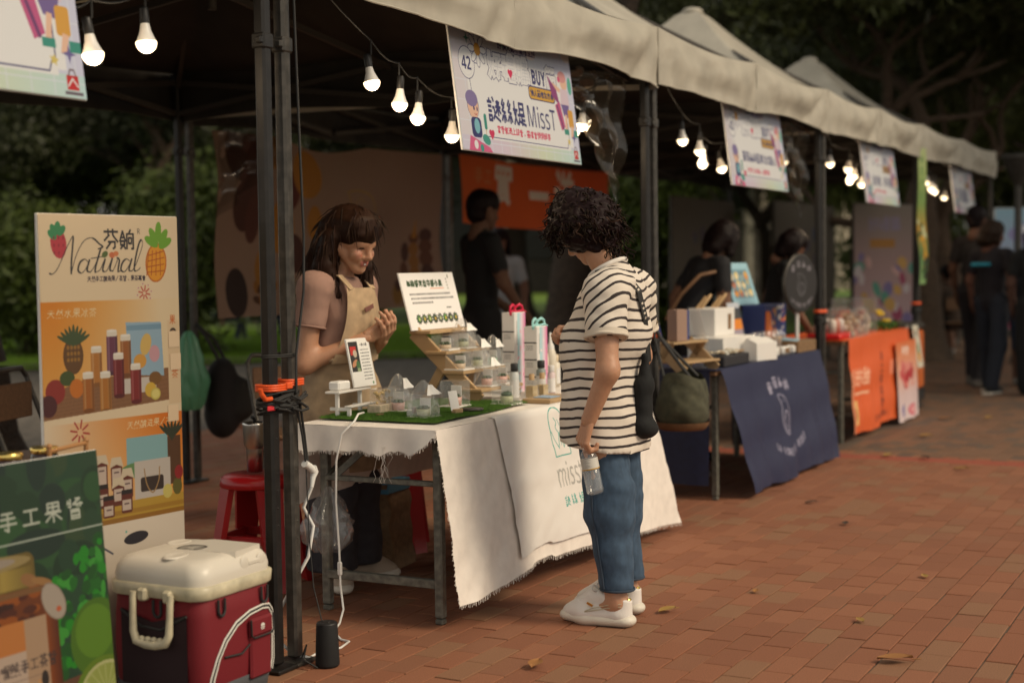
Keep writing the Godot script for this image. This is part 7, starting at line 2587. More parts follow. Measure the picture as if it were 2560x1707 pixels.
	for i in 90:
		q2.ell(rng.randf() * 80, rng.randf() * 30, rng.randf_range(3, 10), rng.randf_range(3, 8), [Color(0.15, 0.28, 0.17), Color(0.11, 0.24, 0.13), Color(0.17, 0.34, 0.17), Color(0.20, 0.30, 0.17), Color(0.10, 0.2, 0.15)][i % 5])
	for i in 70:
		q2.ell(rng.randf() * 80, 24 + rng.randf() * 40, rng.randf_range(3, 9), rng.randf_range(3, 8), [Color(0.12, 0.26, 0.16), Color(0.09, 0.22, 0.12), Color(0.14, 0.28, 0.18)][i % 3])
	for i in 150:
		var x := 60 + rng.randf() * 20
		var y := 22 + rng.randf() * 34
		if y > 22 + (80 - x) * 0.5:
			q2.ell(x, y, rng.randf_range(0.9, 2.4), rng.randf_range(0.8, 1.8), [Color(0.12, 0.56, 0.10), Color(0.10, 0.42, 0.10), Color(0.24, 0.62, 0.20), Color(0.08, 0.34, 0.09)][i % 4], rng.randf() * 3)
	q2.cjk("釀手工果醬", 37.0, 11.4, 5.5, Color(0.80, 0.82, 0.76), 0.10, 1.12, 0.235)
	q2.rect(0, 19.6, 80, 0.4, Color(0.74, 0.78, 0.72))
	# printed jam jar
	q2.poly(PackedVector2Array([Vector2(0, 60), Vector2(68, 57), Vector2(80, 62), Vector2(80, 76), Vector2(0, 76)]), Color(0.42, 0.26, 0.17))
	for i in 60:
		q2.line([Vector2(18 + i * 0.8, 62 + absf(i - 30) * -0.08), Vector2(16 + i * 0.82, 69 + sin(i * 0.7))], 0.5, [Color(0.22, 0.12, 0.05), Color(0.36, 0.20, 0.07), Color(0.14, 0.08, 0.04)][i % 3])
	q2.rrect(18, 30, 42.5, 34, 4, Color(0.46, 0.22, 0.05))
	for i in 30:
		q2.ell(20 + rng.randf() * 38, 31 + rng.randf() * 9, rng.randf_range(1, 3), rng.randf_range(0.8, 1.8), [Color(0.34, 0.14, 0.04), Color(0.62, 0.32, 0.06), Color(0.24, 0.10, 0.04)][i % 3])
	q2.rect(18, 39, 40, 8, Color(0.80, 0.50, 0.24))
	q2.rect(18, 46.5, 40, 14, Color(0.80, 0.70, 0.62))
	q2.rect(50, 39, 8, 21.5, Color(0.74, 0.60, 0.48))
	q2.grad(57.5, 34, 4, 28, [Color(0.58, 0.28, 0.06), Color(0.36, 0.15, 0.03)], true)
	q2.cjk("喔熊手工茶醬", 41.5, 48.6, 3.5, Color(0.26, 0.2, 0.2), 0.10, 0.84, 0.06)
	q2.rect(26, 53.4, 32, 0.2, Color(0.5, 0.4, 0.36))
	q2.cjk("冰釀水果", 43, 54.6, 2.8, Color(0.86, 0.62, 0.38), 0.09, 0.9, 0.3)
	q2.ell(43, 58.6, 1.9, 2.0, Color(0.86, 0.52, 0.3))
	q2.ell(55.5, 55, 1.2, 2.2, Color(0.2, 0.16, 0.14))
	q2.ell(18, 43, 6, 6, Color(0.84, 0.72, 0.45))
	q2.rrect(14, 22.4, 41, 9.0, 2.5, Color(0.46, 0.38, 0.15))
	q2.grad(16, 26, 38, 5, [Color(0.30, 0.24, 0.08), Color(0.62, 0.52, 0.22), Color(0.36, 0.28, 0.10), Color(0.70, 0.60, 0.28), Color(0.5, 0.42, 0.18)], true)
	q2.ell(34, 24.2, 20, 2.2, Color(0.64, 0.56, 0.36))
	q2.ell(34, 24.0, 15, 1.5, Color(0.66, 0.60, 0.54))
	q2.rect(17, 31.6, 40, 1.4, Color(0.52, 0.36, 0.2))
	q2.ell(53, 29.6, 3.0, 1.6, Color(0.62, 0.44, 0.26), 0.4)
	q2.ell(57, 30.6, 3.6, 1.0, Color(0.66, 0.48, 0.28), 0.3)
	q2.ell(60.5, 36.4, 3.6, 5.4, Color(0.62, 0.56, 0.50), -0.55)
	q2.ell(60.5, 36.4, 3.2, 5.0, Color(0.72, 0.66, 0.60), -0.55)
	q2.ell(62, 38.6, 0.9, 0.7, Color(0.8, 0.4, 0.25))
	q2.ell(75, 49, 10, 10.5, Color(0.30, 0.46, 0.06))
	q2.ell(74, 47, 7, 7, Color(0.38, 0.55, 0.10))
	q2.ell(76, 63.5, 11, 9.5, Color(0.40, 0.52, 0.08))
	q2.ell(76.6, 64, 10, 8.6, Color(0.76, 0.76, 0.52))
	q2.ell(76.6, 64, 9.0, 7.7, Color(0.62, 0.66, 0.32))
	for i in 20:
		var a := TAU * i / 20
		q2.line([Vector2(76.6, 64) + Vector2(cos(a) * 1.6, sin(a) * 1.4), Vector2(76.6, 64) + Vector2(cos(a) * 8.8, sin(a) * 7.5)], 0.3, Color(0.74, 0.76, 0.48))
	q2.ell(76.6, 64, 1.3, 1.2, Color(0.5, 0.48, 0.2))
	var jb := thing("jam_poster", "green poster of a jam jar and limes on the near left table's front", "poster", Vector3(-1.225, 0.03, 0.055), 0.0)
	jb.rotation.x = -0.075
	var jm := MB.new()
	jm.box(Vector3(0, 0.385, -0.003), Vector3(0.8, 0.77, 0.005), 0.001)
	obj("panel", jm, M.paper, jb)
	var jf := MB.new()
	jf.quad(Vector3(-0.399, 0.005, 0.0015), Vector3(0.399, 0.005, 0.0015), Vector3(0.399, 0.769, 0.0015), Vector3(-0.399, 0.769, 0.0015))
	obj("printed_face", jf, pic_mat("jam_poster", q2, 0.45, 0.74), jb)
	# jars on the near table
	var jl := Pic.new(20, 10, 10.0, Color(0.84, 0.80, 0.78))
	jl.latin("Natural", 2, 7.5, 4.4, Color(0.2, 0.2, 0.22), "Droid Serif", 1.0, 0.3)
	jl.cjk("芬餉", 12.5, 1.5, 2.6, Color(0.15, 0.15, 0.17), 0.12)
	jl.ell(3.6, 2.4, 2.4, 1.1, Color(0.7, 0.15, 0.2))
	var jlm := pic_mat("jar_label", jl)
	jlm.cull_mode = BaseMaterial3D.CULL_DISABLED
	for q in [[-1.02, -0.12, "leftmost gold lidded jam jar above the green poster, cut by the frame"], [-0.99, -0.26, "gold lidded jam jar standing behind the other two"], [-0.885, -0.13, "gold lidded jam jar nearest the tall fruit poster"]]:
		var t := thing("jam_jar", q[2], "jar", Vector3(q[0], 0.70, q[1]), rng.randf() * 0.6 - 0.6, "jam jars on the near left table")
		var j := MB.new()
		j.lathe([Vector2(0.001, 0), Vector2(0.034, 0.002), Vector2(0.036, 0.01), Vector2(0.036, 0.082), Vector2(0.031, 0.092)], 24)
		mat("jam_dark", lin(0.03, 0.010, 0.010), 0.15)
		obj("body", j, M.jam_dark, t)
		var l := MB.new()
		for i in 14:
			var a := -2.6 + i * 0.2
			var b := a + 0.2
			l.quad(Vector3(cos(-a) * 0.0364, 0.025, sin(-a) * 0.0364), Vector3(cos(-b) * 0.0364, 0.025, sin(-b) * 0.0364), Vector3(cos(-b) * 0.0364, 0.075, sin(-b) * 0.0364), Vector3(cos(-a) * 0.0364, 0.075, sin(-a) * 0.0364), 1, Vector2(1 - i / 14.0, 1), Vector2(1 - (i + 1) / 14.0, 1), Vector2(1 - (i + 1) / 14.0, 0), Vector2(1 - i / 14.0, 0))
		obj("label", l, jlm, t)
		var k := MB.new()
		k.lathe([Vector2(0.035, 0.09), Vector2(0.037, 0.092), Vector2(0.037, 0.104), Vector2(0.034, 0.107), Vector2(0.001, 0.106)], 24)
		obj("lid", k, M.gold_foil, t)
	var hb := thing("rattan_basket", "small basket with a rattan rail handle beside the jam jars", "basket", Vector3(-0.84, 0.70, -0.08), 0.1)
	var hm := MB.new()
	hm.tube([Vector3(-0.09, 0.1, 0.0), Vector3(0.07, 0.107, 0.0)], 0.006, 8)
	for sx: float in [-0.085, 0.065]:
		hm.tube([Vector3(sx, 0.0, 0), Vector3(sx, 0.113, 0)], 0.0065, 8)
		hm.ball(Vector3(sx, 0.113, 0), Vector3.ONE * 0.0085, 8, 6)
	mat("rattan", lin(0.32, 0.15, 0.05), 0.5)
	obj("rail", hm, M.rattan, hb)
	cooler()
	cables()


func cooler() -> void:
	var t := thing("cooler_box", "red fabric cooler with a white hard lid and cream handle", "cooler", Vector3(-0.445, 0, -0.005), 0.0)
	mat("cooler_red", lin(0.21, 0.002, 0.009), 0.75, 0.0, "n_fine", 12.0, "n_weave", 0.01)
	M["cooler_red"].uv1_scale = Vector3.ONE * 14.0
	mat("mesh_black", lin(0.02, 0.006, 0.008), 0.9)
	mat("piping_white", lin(0.66, 0.63, 0.56), 0.6)
	var hx := 0.168
	var hz := 0.168
	var b := MB.new()
	loft(b, [rr_ring(hx - 0.012, hz - 0.012, 0.04, 0.06, 6), rr_ring(hx - 0.002, hz - 0.002, 0.045, 0.11, 6), rr_ring(hx + 0.003, hz + 0.003, 0.046, 0.2, 6), rr_ring(hx, hz, 0.045, 0.3, 6), rr_ring(hx - 0.004, hz - 0.004, 0.045, 0.362, 6)])
	obj("body", b, M.cooler_red, t)
	var bb := MB.new()
	loft(bb, [rr_ring(hx - 0.014, hz - 0.014, 0.04, 0.0, 6), rr_ring(hx - 0.006, hz - 0.006, 0.042, 0.06, 6), rr_ring(hx + 0.001, hz + 0.001, 0.045, 0.10, 6)])
	mat("cooler_grey", lin(0.06, 0.06, 0.065), 0.7)
	obj("base", bb, M.cooler_grey, t)
	var r := MB.new()
	loft(r, [rr_ring(hx + 0.002, hz + 0.002, 0.05, 0.352, 8), rr_ring(hx + 0.007, hz + 0.007, 0.05, 0.357, 8), rr_ring(hx + 0.009, hz + 0.009, 0.05, 0.388, 8), rr_ring(hx + 0.004, hz + 0.004, 0.05, 0.392, 8)])
	obj("rim", r, M.cream_plastic, t)
	var l := MB.new()
	loft(l, [rr_ring(hx + 0.002, hz + 0.002, 0.055, 0.391, 10), rr_ring(hx + 0.003, hz + 0.003, 0.055, 0.41, 10), rr_ring(hx - 0.001, hz - 0.001, 0.055, 0.43, 10), rr_ring(hx - 0.01, hz - 0.01, 0.055, 0.446, 10), rr_ring(hx - 0.025, hz - 0.025, 0.05, 0.457, 10), rr_ring(hx - 0.045, hz - 0.045, 0.045, 0.462, 10), rr_ring(0.04, 0.04, 0.03, 0.4655, 10)])
	mat("lid_white", lin(0.60, 0.545, 0.46), 0.38)
	obj("lid", l, M.lid_white, t)
	var lp := MB.new()
	# raised hatch and its seam
	var ho := PackedVector2Array()
	for q in [[-0.035, -0.05], [0.11, -0.05], [0.13, -0.02], [0.13, 0.145], [0.0, 0.158], [-0.02, 0.12], [-0.03, 0.06]]:
		ho.append(Vector2(q[0], -q[1]))
	lp.xf = Transform3D(Basis(Vector3.RIGHT, -PI / 2), Vector3.ZERO)
	lp.prism(ho, 0.43, 0.4655)
	obj("hatch", lp, M.lid_white, t)
	for q in [[-0.105, 0.03], [0.06, -0.10]]:
		var cp := MB.new()
		cp.lathe([Vector2(0.040, 0.460), Vector2(0.036, 0.4650), Vector2(0.033, 0.4655), Vector2(0.028, 0.4630), Vector2(0.001, 0.4632)], 24, Vector3(q[0], 0.0, q[1]), 1.15, 0.8)
		obj("cup_recess", cp, M.lid_white, t)
	var nt := MB.new()
	for sx: float in [0.03, 0.105]:
		nt.ball(Vector3(sx, 0.424, 0.167), Vector3(0.022, 0.022, 0.004), 16, 10)
	nt.box(Vector3(0.07, 0.425, 0.166), Vector3(0.06, 0.018, 0.012), 0.005)
	obj("latch", nt, M.lid_white, t)
	# swing handle on the left end
	var h := MB.new()
	var X := -hx - 0.026
	h.box(Vector3(-hx - 0.008, 0.362, 0.062), Vector3(0.03, 0.036, 0.03), 0.006)
	h.box(Vector3(-hx - 0.008, 0.362, -0.03), Vector3(0.03, 0.036, 0.03), 0.006)
	obj("hinge", h, M.cream_plastic, t)
	var g := MB.new()
	g.tube([Vector3(X, 0.372, 0.083), Vector3(X - 0.004, 0.31, 0.082), Vector3(X - 0.006, 0.26, 0.08), Vector3(X - 0.008, 0.236, 0.068), Vector3(X - 0.008, 0.228, 0.03), Vector3(X - 0.008, 0.228, 0.0), Vector3(X - 0.008, 0.236, -0.038), Vector3(X - 0.006, 0.26, -0.05), Vector3(X - 0.004, 0.31, -0.052), Vector3(X, 0.372, -0.053)], [0.0095, 0.0095, 0.011, 0.013, 0.014, 0.014, 0.013, 0.011, 0.0095, 0.0095], 10)
	for i in 4:
		g.ball(Vector3(X - 0.008, 0.243, -0.018 + i * 0.022), Vector3(0.009, 0.008, 0.01), 8, 6)
	obj("handle", g, M.cream_plastic, t)
	# webbing loops under the rim
	for q in [[Vector3(-0.085, 0.345, hz + 0.004), 0], [Vector3(0.11, 0.345, hz + 0.004), 0], [Vector3(-hx - 0.003, 0.345, 0.015), 1]]:
		var w := MB.new()
		var c: Vector3 = q[0]
		var pts := []
		for i in 11:
			var a := PI * i / 10.0
			var o := Vector3(cos(a) * 0.014, -0.028 - sin(a) * 0.018, 0.002)
			if q[1]:
				o = Vector3(-0.002, o.y, o.x)
			pts.append(c + o)
		pts.push_front(pts[0] + Vector3(0, 0.03, 0))
		pts.append(pts[-1] + Vector3(0, 0.03, 0))
		w.tube(pts, 0.0042, 6)
		obj("webbing_loop", w, M.black_rubber, t)
	# zip arc with white piping, pocket and flap on the front
	var arc := [[-0.135, 0.085], [-0.125, 0.13], [-0.105, 0.18], [-0.07, 0.225], [-0.02, 0.262], [0.04, 0.282], [0.10, 0.288], [0.135, 0.282], [0.155, 0.262], [0.16, 0.22], [0.16, 0.12], [0.15, 0.09]]
	var z0 := hz + 0.0055
	for k in 3:
		var pts := []
		for q in arc:
			var v := Vector2(q[0], q[1])
			var c := Vector2(0.03, 0.13)
			var d := (v - c).normalized() * (0.006 * (k - 1))
			var xx: float = v.x + d.x
			pts.append(Vector3(xx, v.y + d.y, z0 - 0.012 * clampf((absf(xx) - 0.115) / 0.05, 0, 1) - 0.004 * clampf((0.16 - v.y) / 0.08, 0, 1)))
		var m := MB.new()
		m.tube(pts, [0.0032, 0.0036, 0.003][k], 6)
		obj("piping" if k != 1 else "zip", m, M.piping_white if k != 1 else M.black_rubber, t)
	var pk := MB.new()
	pk.box(Vector3(0.085, 0.165, hz + 0.004), Vector3(0.095, 0.16, 0.014), 0.006)
	obj("pocket", pk, M.cooler_red, t)
	var pf := MB.new()
	pf.box(Vector3(0.085, 0.235, hz + 0.008), Vector3(0.105, 0.055, 0.016), 0.007)
	obj("pocket_flap", pf, M.cooler_red, t)
	var pb := MB.new()
	pb.tube([Vector3(0.033, 0.262, hz + 0.016), Vector3(0.034, 0.215, hz + 0.017), Vector3(0.045, 0.207, hz + 0.018), Vector3(0.125, 0.207, hz + 0.018), Vector3(0.137, 0.215, hz + 0.017), Vector3(0.138, 0.262, hz + 0.014)], 0.003, 6)
	pb.tube([Vector3(-0.075, 0.178, hz + 0.005), Vector3(0.0, 0.172, hz + 0.007), Vector3(0.035, 0.19, hz + 0.007)], 0.003, 6)
	obj("binding", pb, M.black_rubber, t)
	var lg := MB.new()
	lg.xf = Transform3D(Basis(), Vector3(0.085, 0.235, hz + 0.0165))
	var o := PackedVector2Array()
	for i in 9:
		var a := PI * i / 8
		o.append(Vector2(cos(a) * 0.009, sin(a) * 0.009))
	lg.prism(o, 0.0, 0.0012)
	lg.box(Vector3(0, -0.004, 0.0006), Vector3(0.018, 0.003, 0.001))
	lg.box(Vector3(0, -0.009, 0.0006), Vector3(0.014, 0.002, 0.001))
	obj("emblem", lg, M.piping_white, t)
	var mp := MB.new()
	mp.grid(func(u: float, v: float) -> Vector3:
		return Vector3(-hx - 0.004 - 0.005 * sin(PI * u), lerpf(0.285, 0.10, v) - 0.03 * absf(u - 0.5) * (1.0 - v) * -2.0, lerpf(-0.12, 0.12, u)), 14, 10)
	obj("mesh_pocket", mp, M.mesh_black, t)
	var mb := MB.new()
	mb.tube([Vector3(-hx - 0.005, 0.31, -0.12), Vector3(-hx - 0.009, 0.27, -0.04), Vector3(-hx - 0.009, 0.265, 0.03), Vector3(-hx - 0.005, 0.31, 0.12)], 0.004, 6)
	obj("binding", mb, M.black_rubber, t)


func cables() -> void:
	# strap and cable bundle on the doubled posts
	var b := thing("cable_bundle", "coiled black cable bundle under orange straps on the doubled tent posts", "cable", Vector3(0.0, 0.885, -0.01))
	var m := MB.new()
	for k in 9:
		var o := []
		for i in 21:
			var a := TAU * i / 20
			o.append(Vector3(cos(a) * (0.082 + rng.randf() * 0.012) - 0.012, -0.012 - k * 0.0055 + 0.016 * sin(a + k * 0.8), sin(a) * (0.042 + rng.randf() * 0.008)))
		m.tube(o, 0.0038, 6, false)
	for k in 10:
		var p := Vector3(-0.07 + rng.randf() * 0.12, -0.035 + rng.randfn() * 0.012, 0.045 + rng.randf() * 0.016)
		m.tube([p - Vector3(0.04, rng.randf_range(-0.02, 0.012), 0.005), p, p + Vector3(0.045, rng.randf_range(-0.022, 0.022), -0.006)], 0.0045, 6)
	for y in [0.118, 0.112, -0.058, -0.063]:
		var wr := MB.new()
		var o := []
		for i in 17:
			var a := TAU * i / 16
			o.append(Vector3(cos(a) * 0.08, y, sin(a) * 0.034))
		wr.tube(o, 0.003, 6, false)
		obj("wire_wrap", wr, M.black_rubber, b)
	obj("cable_coil", m, M.black_rubber, b)
	var s := MB.new()
	for q in [[-0.045, -0.005], [0.045, 0.006]]:
		var o := []
		for i in 13:
			var a := TAU * i / 12
			var ca := cos(a)
			var sa := sin(a)
			o.append(Vector3(q[0] + signf(ca) * minf(absf(ca) * 0.05, 0.042), 0.014 + q[1], signf(sa) * minf(absf(sa) * 0.05, 0.04)))
		for w in 3:
			var oo := []
			for v in o:
				oo.append(v + Vector3(0, w * 0.0075, 0))
			s.tube(oo, 0.0045, 6, false)
	s.box(Vector3(-0.01, 0.02, 0.044), Vector3(0.03, 0.02, 0.01), 0.003)
	s.tube([Vector3(-0.085, -0.015, 0.03), Vector3(-0.115, -0.015, 0.03), Vector3(-0.135, 0.005, 0.03), Vector3(-0.14, 0.02, 0.03)], 0.008, 6)
	obj("orange_strap", s, M.tie_orange, b)
	var s2 := MB.new()
	s2.box(Vector3(-0.085, -0.045, 0.03), Vector3(0.04, 0.016, 0.008), 0.003)
	obj("red_strap_end", s2, M.tie_red, b)
	var up := MB.new()
	up.tube([Vector3(0.06, 2.3, 0.028), Vector3(0.07, 1.75, 0.034), Vector3(0.085, 1.38, 0.034), Vector3(0.078, 1.2, 0.034), Vector3(0.03, 1.0, 0.034), Vector3(0.02, 0.88, 0.04)], 0.0045, 6)
	tag(obj("power_cable", up, M.black_rubber), "black power cable running down the doubled posts to the bundle", "cable")
	var dn := MB.new()
	dn.tube([Vector3(0.03, 0.85, 0.03), Vector3(0.06, 0.74, 0.03), Vector3(0.085, 0.64, 0.025)], 0.0045, 6)
	dn.tube([Vector3(0.05, 0.85, 0.03), Vector3(0.085, 0.74, 0.02), Vector3(0.095, 0.63, 0.025)], 0.0045, 6)
	tag(obj("power_cable", dn, M.black_rubber), "pair of black cables dropping from the bundle to the white plug", "cable")
	var pl := thing("power_plug", "white angled power plug hanging below the cable bundle", "plug", Vector3(0.1, 0.625, 0.025))
	var pm := MB.new()
	pm.tube([Vector3(-0.025, 0.022, 0.0), Vector3(0.005, 0.006, 0.0), Vector3(0.022, -0.006, 0)], 0.0125, 10)
	pm.tube([Vector3(0.02, 0.004, 0.0), Vector3(0.03, -0.012, 0), Vector3(0.02, -0.03, 0), Vector3(0.012, -0.06, 0)], [0.013, 0.013, 0.009, 0.006], 10)
	obj("housing", pm, M.white_plastic, pl)
	var wc := MB.new()
	wc.tube([Vector3(0.112, 0.565, 0.025), Vector3(0.1, 0.50, 0.0), Vector3(0.11, 0.44, 0.03), Vector3(0.1, 0.34, 0.015), Vector3(0.07, 0.26, -0.02), Vector3(0.03, 0.16, -0.06), Vector3(0.02, 0.08, -0.06), Vector3(0.05, 0.03, -0.02), Vector3(0.09, 0.008, 0.03)], 0.0055, 8)
	tag(obj("white_cable", wc, M.white_plastic), "thick white cable curling down from the plug to the ground", "cable")
	var w2 := MB.new()
	w2.tube([Vector3(0.79, 0.735, -0.22), Vector3(0.68, 0.742, -0.17), Vector3(0.61, 0.724, -0.14), Vector3(0.586, 0.68, -0.18), Vector3(0.585, 0.58, -0.205), Vector3(0.585, 0.43, -0.21), Vector3(0.585, 0.26, -0.2), Vector3(0.585, 0.13, -0.198), Vector3(0.575, 0.045, -0.18), Vector3(0.52, 0.008, -0.16), Vector3(0.42, 0.006, -0.116), Vector3(0.34, 0.006, -0.03), Vector3(0.33, 0.006, 0.01), Vector3(0.25, 0.006, 0.03), Vector3(0.15, 0.006, 0.0), Vector3(0.03, 0.006, 0.02)], 0.004, 8)
	var wt := thing("white_cable", "thin white lamp cable hanging from the turf past the table's left end", "cable")
	obj("cable", w2, M.white_plastic, wt)
	var sw := MB.new()
	sw.box(Vector3(0.585, 0.19, -0.199), Vector3(0.013, 0.05, 0.018), 0.004)
	obj("inline_switch", sw, M.white_plastic, wt)
	var bw := MB.new()
	bw.tube([Vector3(0.09, 0.64, 0.02), Vector3(0.085, 0.42, 0.03), Vector3(0.075, 0.25, 0.05), Vector3(0.066, 0.15, 0.085), Vector3(0.062, 0.144, 0.092)], 0.0022, 6)
	bw.tube([Vector3(0.02, 0.004, 0.1), Vector3(0.0, 0.03, 0.06), Vector3(0.03, 0.07, 0.05), Vector3(0.01, 0.02, 0.04)], 0.003, 6)
	tag(obj("speaker_cable", bw, M.black_rubber), "thin black wire running up from the speaker", "cable")
	var ps := thing("power_strip", "white power strip on the ground behind the doubled posts", "power strip", Vector3(-0.02, 0.0, -0.07), 0.5)
	var sm := MB.new()
	sm.box(Vector3(0, 0.018, 0), Vector3(0.2, 0.034, 0.05), 0.006)
	obj("housing", sm, M.white_plastic, ps)
	var so := MB.new()
	for i in 4:
		so.box(Vector3(-0.07 + i * 0.045, 0.0355, 0), Vector3(0.012, 0.002, 0.02))
	obj("socket", so, M.black_plastic, ps)
	var sp := thing("speaker", "black cylindrical speaker on the bricks beside the tent post", "speaker", Vector3(0.06, 0.0, 0.11), 0.3)
	var bm := MB.new()
	bm.lathe([Vector2(0.001, 0.002), Vector2(0.034, 0.002), Vector2(0.038, 0.006), Vector2(0.039, 0.012), Vector2(0.037, 0.07), Vector2(0.0345, 0.132), Vector2(0.033, 0.138)], 32)
	mat("speaker_mesh", lin(0.008, 0.008, 0.0085), 0.75, 0.0, "n_fine", 60.0, "n_cell", 0.05)
	obj("grille", bm, M.speaker_mesh, sp)
	var tm := MB.new()
	tm.lathe([Vector2(0.0335, 0.137), Vector2(0.034, 0.14), Vector2(0.031, 0.144), Vector2(0.028, 0.1425), Vector2(0.001, 0.142)], 32)
	obj("top_ring", tm, M.black_plastic, sp)
	var mk := MB.new()
	mk.box(Vector3(0.0, 0.1435, 0.008), Vector3(0.014, 0.001, 0.003))
	obj("logo_bar", mk, M.steel, sp)


# ------------------------------------------------------------------ people
func merge(parts: Array) -> ArrayMesh:
	var st := SurfaceTool.new()
	st.begin(Mesh.PRIMITIVE_TRIANGLES)
	for q in parts:
		st.append_from(q[0], 0, q[1])
	return st.commit()


func head_bones(sk: Color, lip: Color) -> Array:
	var b := []
	b.append([Vector3(0, 0.035, -0.03), Vector3(0, 0.04, 0.018), 0.084, 0.080, sk])
	b.append([Vector3(0, 0.0, 0.035), Vector3(0, -0.07, 0.045), 0.058, 0.036, sk])
	for s: float in [-1.0, 1.0]:
		b.append([Vector3(s * 0.052, -0.03, 0.0), Vector3(s * 0.014, -0.088, 0.062), 0.026, 0.021, sk])
		b.append([Vector3(s * 0.034, -0.034, 0.058), Vector3(s * 0.03, -0.04, 0.062), 0.027, 0.022, sk])
		b.append([Vector3(s * 0.014, 0.02, 0.083), Vector3(s * 0.042, 0.018, 0.068), 0.013, 0.013, sk])
		b.append([Vector3(s * 0.008, -0.036, 0.094), Vector3(s * 0.011, -0.037, 0.090), 0.009, 0.008, sk])
		b.append([Vector3(s * 0.078, 0.012, -0.012), Vector3(s * 0.075, -0.022, -0.004), 0.016, 0.010, sk, Vector3(1, 0, 0), 1.8])
	b.append([Vector3(0, 0.008, 0.09), Vector3(0, -0.030, 0.108), 0.008, 0.0115, sk])
	b.append([Vector3(0, -0.092, 0.07), Vector3(0, -0.094, 0.068), 0.017, 0.017, sk])
	b.append([Vector3(-0.016, -0.0575, 0.083), Vector3(0.016, -0.0575, 0.083), 0.0058, 0.0058, lip])
	b.append([Vector3(-0.013, -0.068, 0.082), Vector3(0.013, -0.068, 0.082), 0.0065, 0.0065, lip])
	b.append([Vector3(0, -0.07, -0.02), Vector3(0, -0.16, -0.045), 0.05, 0.052, sk])
	return b


# a hand hanging from the wrist at the origin: -y towards the fingers, +z to the back of the hand, thumb on side s
func hand_bones(sk: Color, s: float, curl: float, spread := 0.0) -> Array:
	var b := []
	for i in 4:
		var x := (i - 1.5) * 0.0175 * s
		b.append([Vector3(x * 0.45, -0.004, 0), Vector3(x, -0.078 + absf(i - 1.3) * 0.004, 0.002), 0.0155, 0.0115, sk])
		var ln: float = [0.040, 0.046, 0.043, 0.033][i]
		var p := Vector3(x, -0.08 + absf(i - 1.3) * 0.004, 0.002)
		var a := curl * 0.55
		for j in 3:
			var l: float = ln * [1.0, 0.66, 0.52][j]
			var q := p + Vector3(spread * (i - 1.5) * 0.1 * s * l, -cos(a) * l, -sin(a) * l)
			b.append([p, q, [0.0102, 0.0092, 0.0082][j], [0.0094, 0.0082, 0.007][j], sk])
			p = q
			a += curl * 0.75
	var t0 := Vector3(-0.018 * s, -0.018, -0.004)
	var t1 := t0 + Vector3(-0.022 * s, -0.032, -0.012 - 0.012 * curl)
	var t2 := t1 + Vector3(-0.004 * s + 0.012 * s * curl, -0.028, -0.012 * curl - 0.004)
	var t3 := t2 + Vector3(0.010 * s * curl, -0.020, -0.010 * curl)
	b.append([t0, t1, 0.0155, 0.0125, sk])
	b.append([t1, t2, 0.0118, 0.0102, sk])
	b.append([t2, t3, 0.0100, 0.0078, sk])
	return b


func placed(bones: Array, x: Transform3D) -> Array:
	var o := []
	for b in bones:
		var c: Array = b.duplicate()
		c[0] = x * b[0]
		c[1] = x * b[1]
		if c.size() > 5:
			c[5] = x.basis * b[5]
		o.append(c)
	return o


func look_basis(down: Vector3, back: Vector3) -> Basis:
	var y := -down.normalized()
	var z := (back - y * back.dot(y)).normalized()
	return Basis(y.cross(z), y, z)


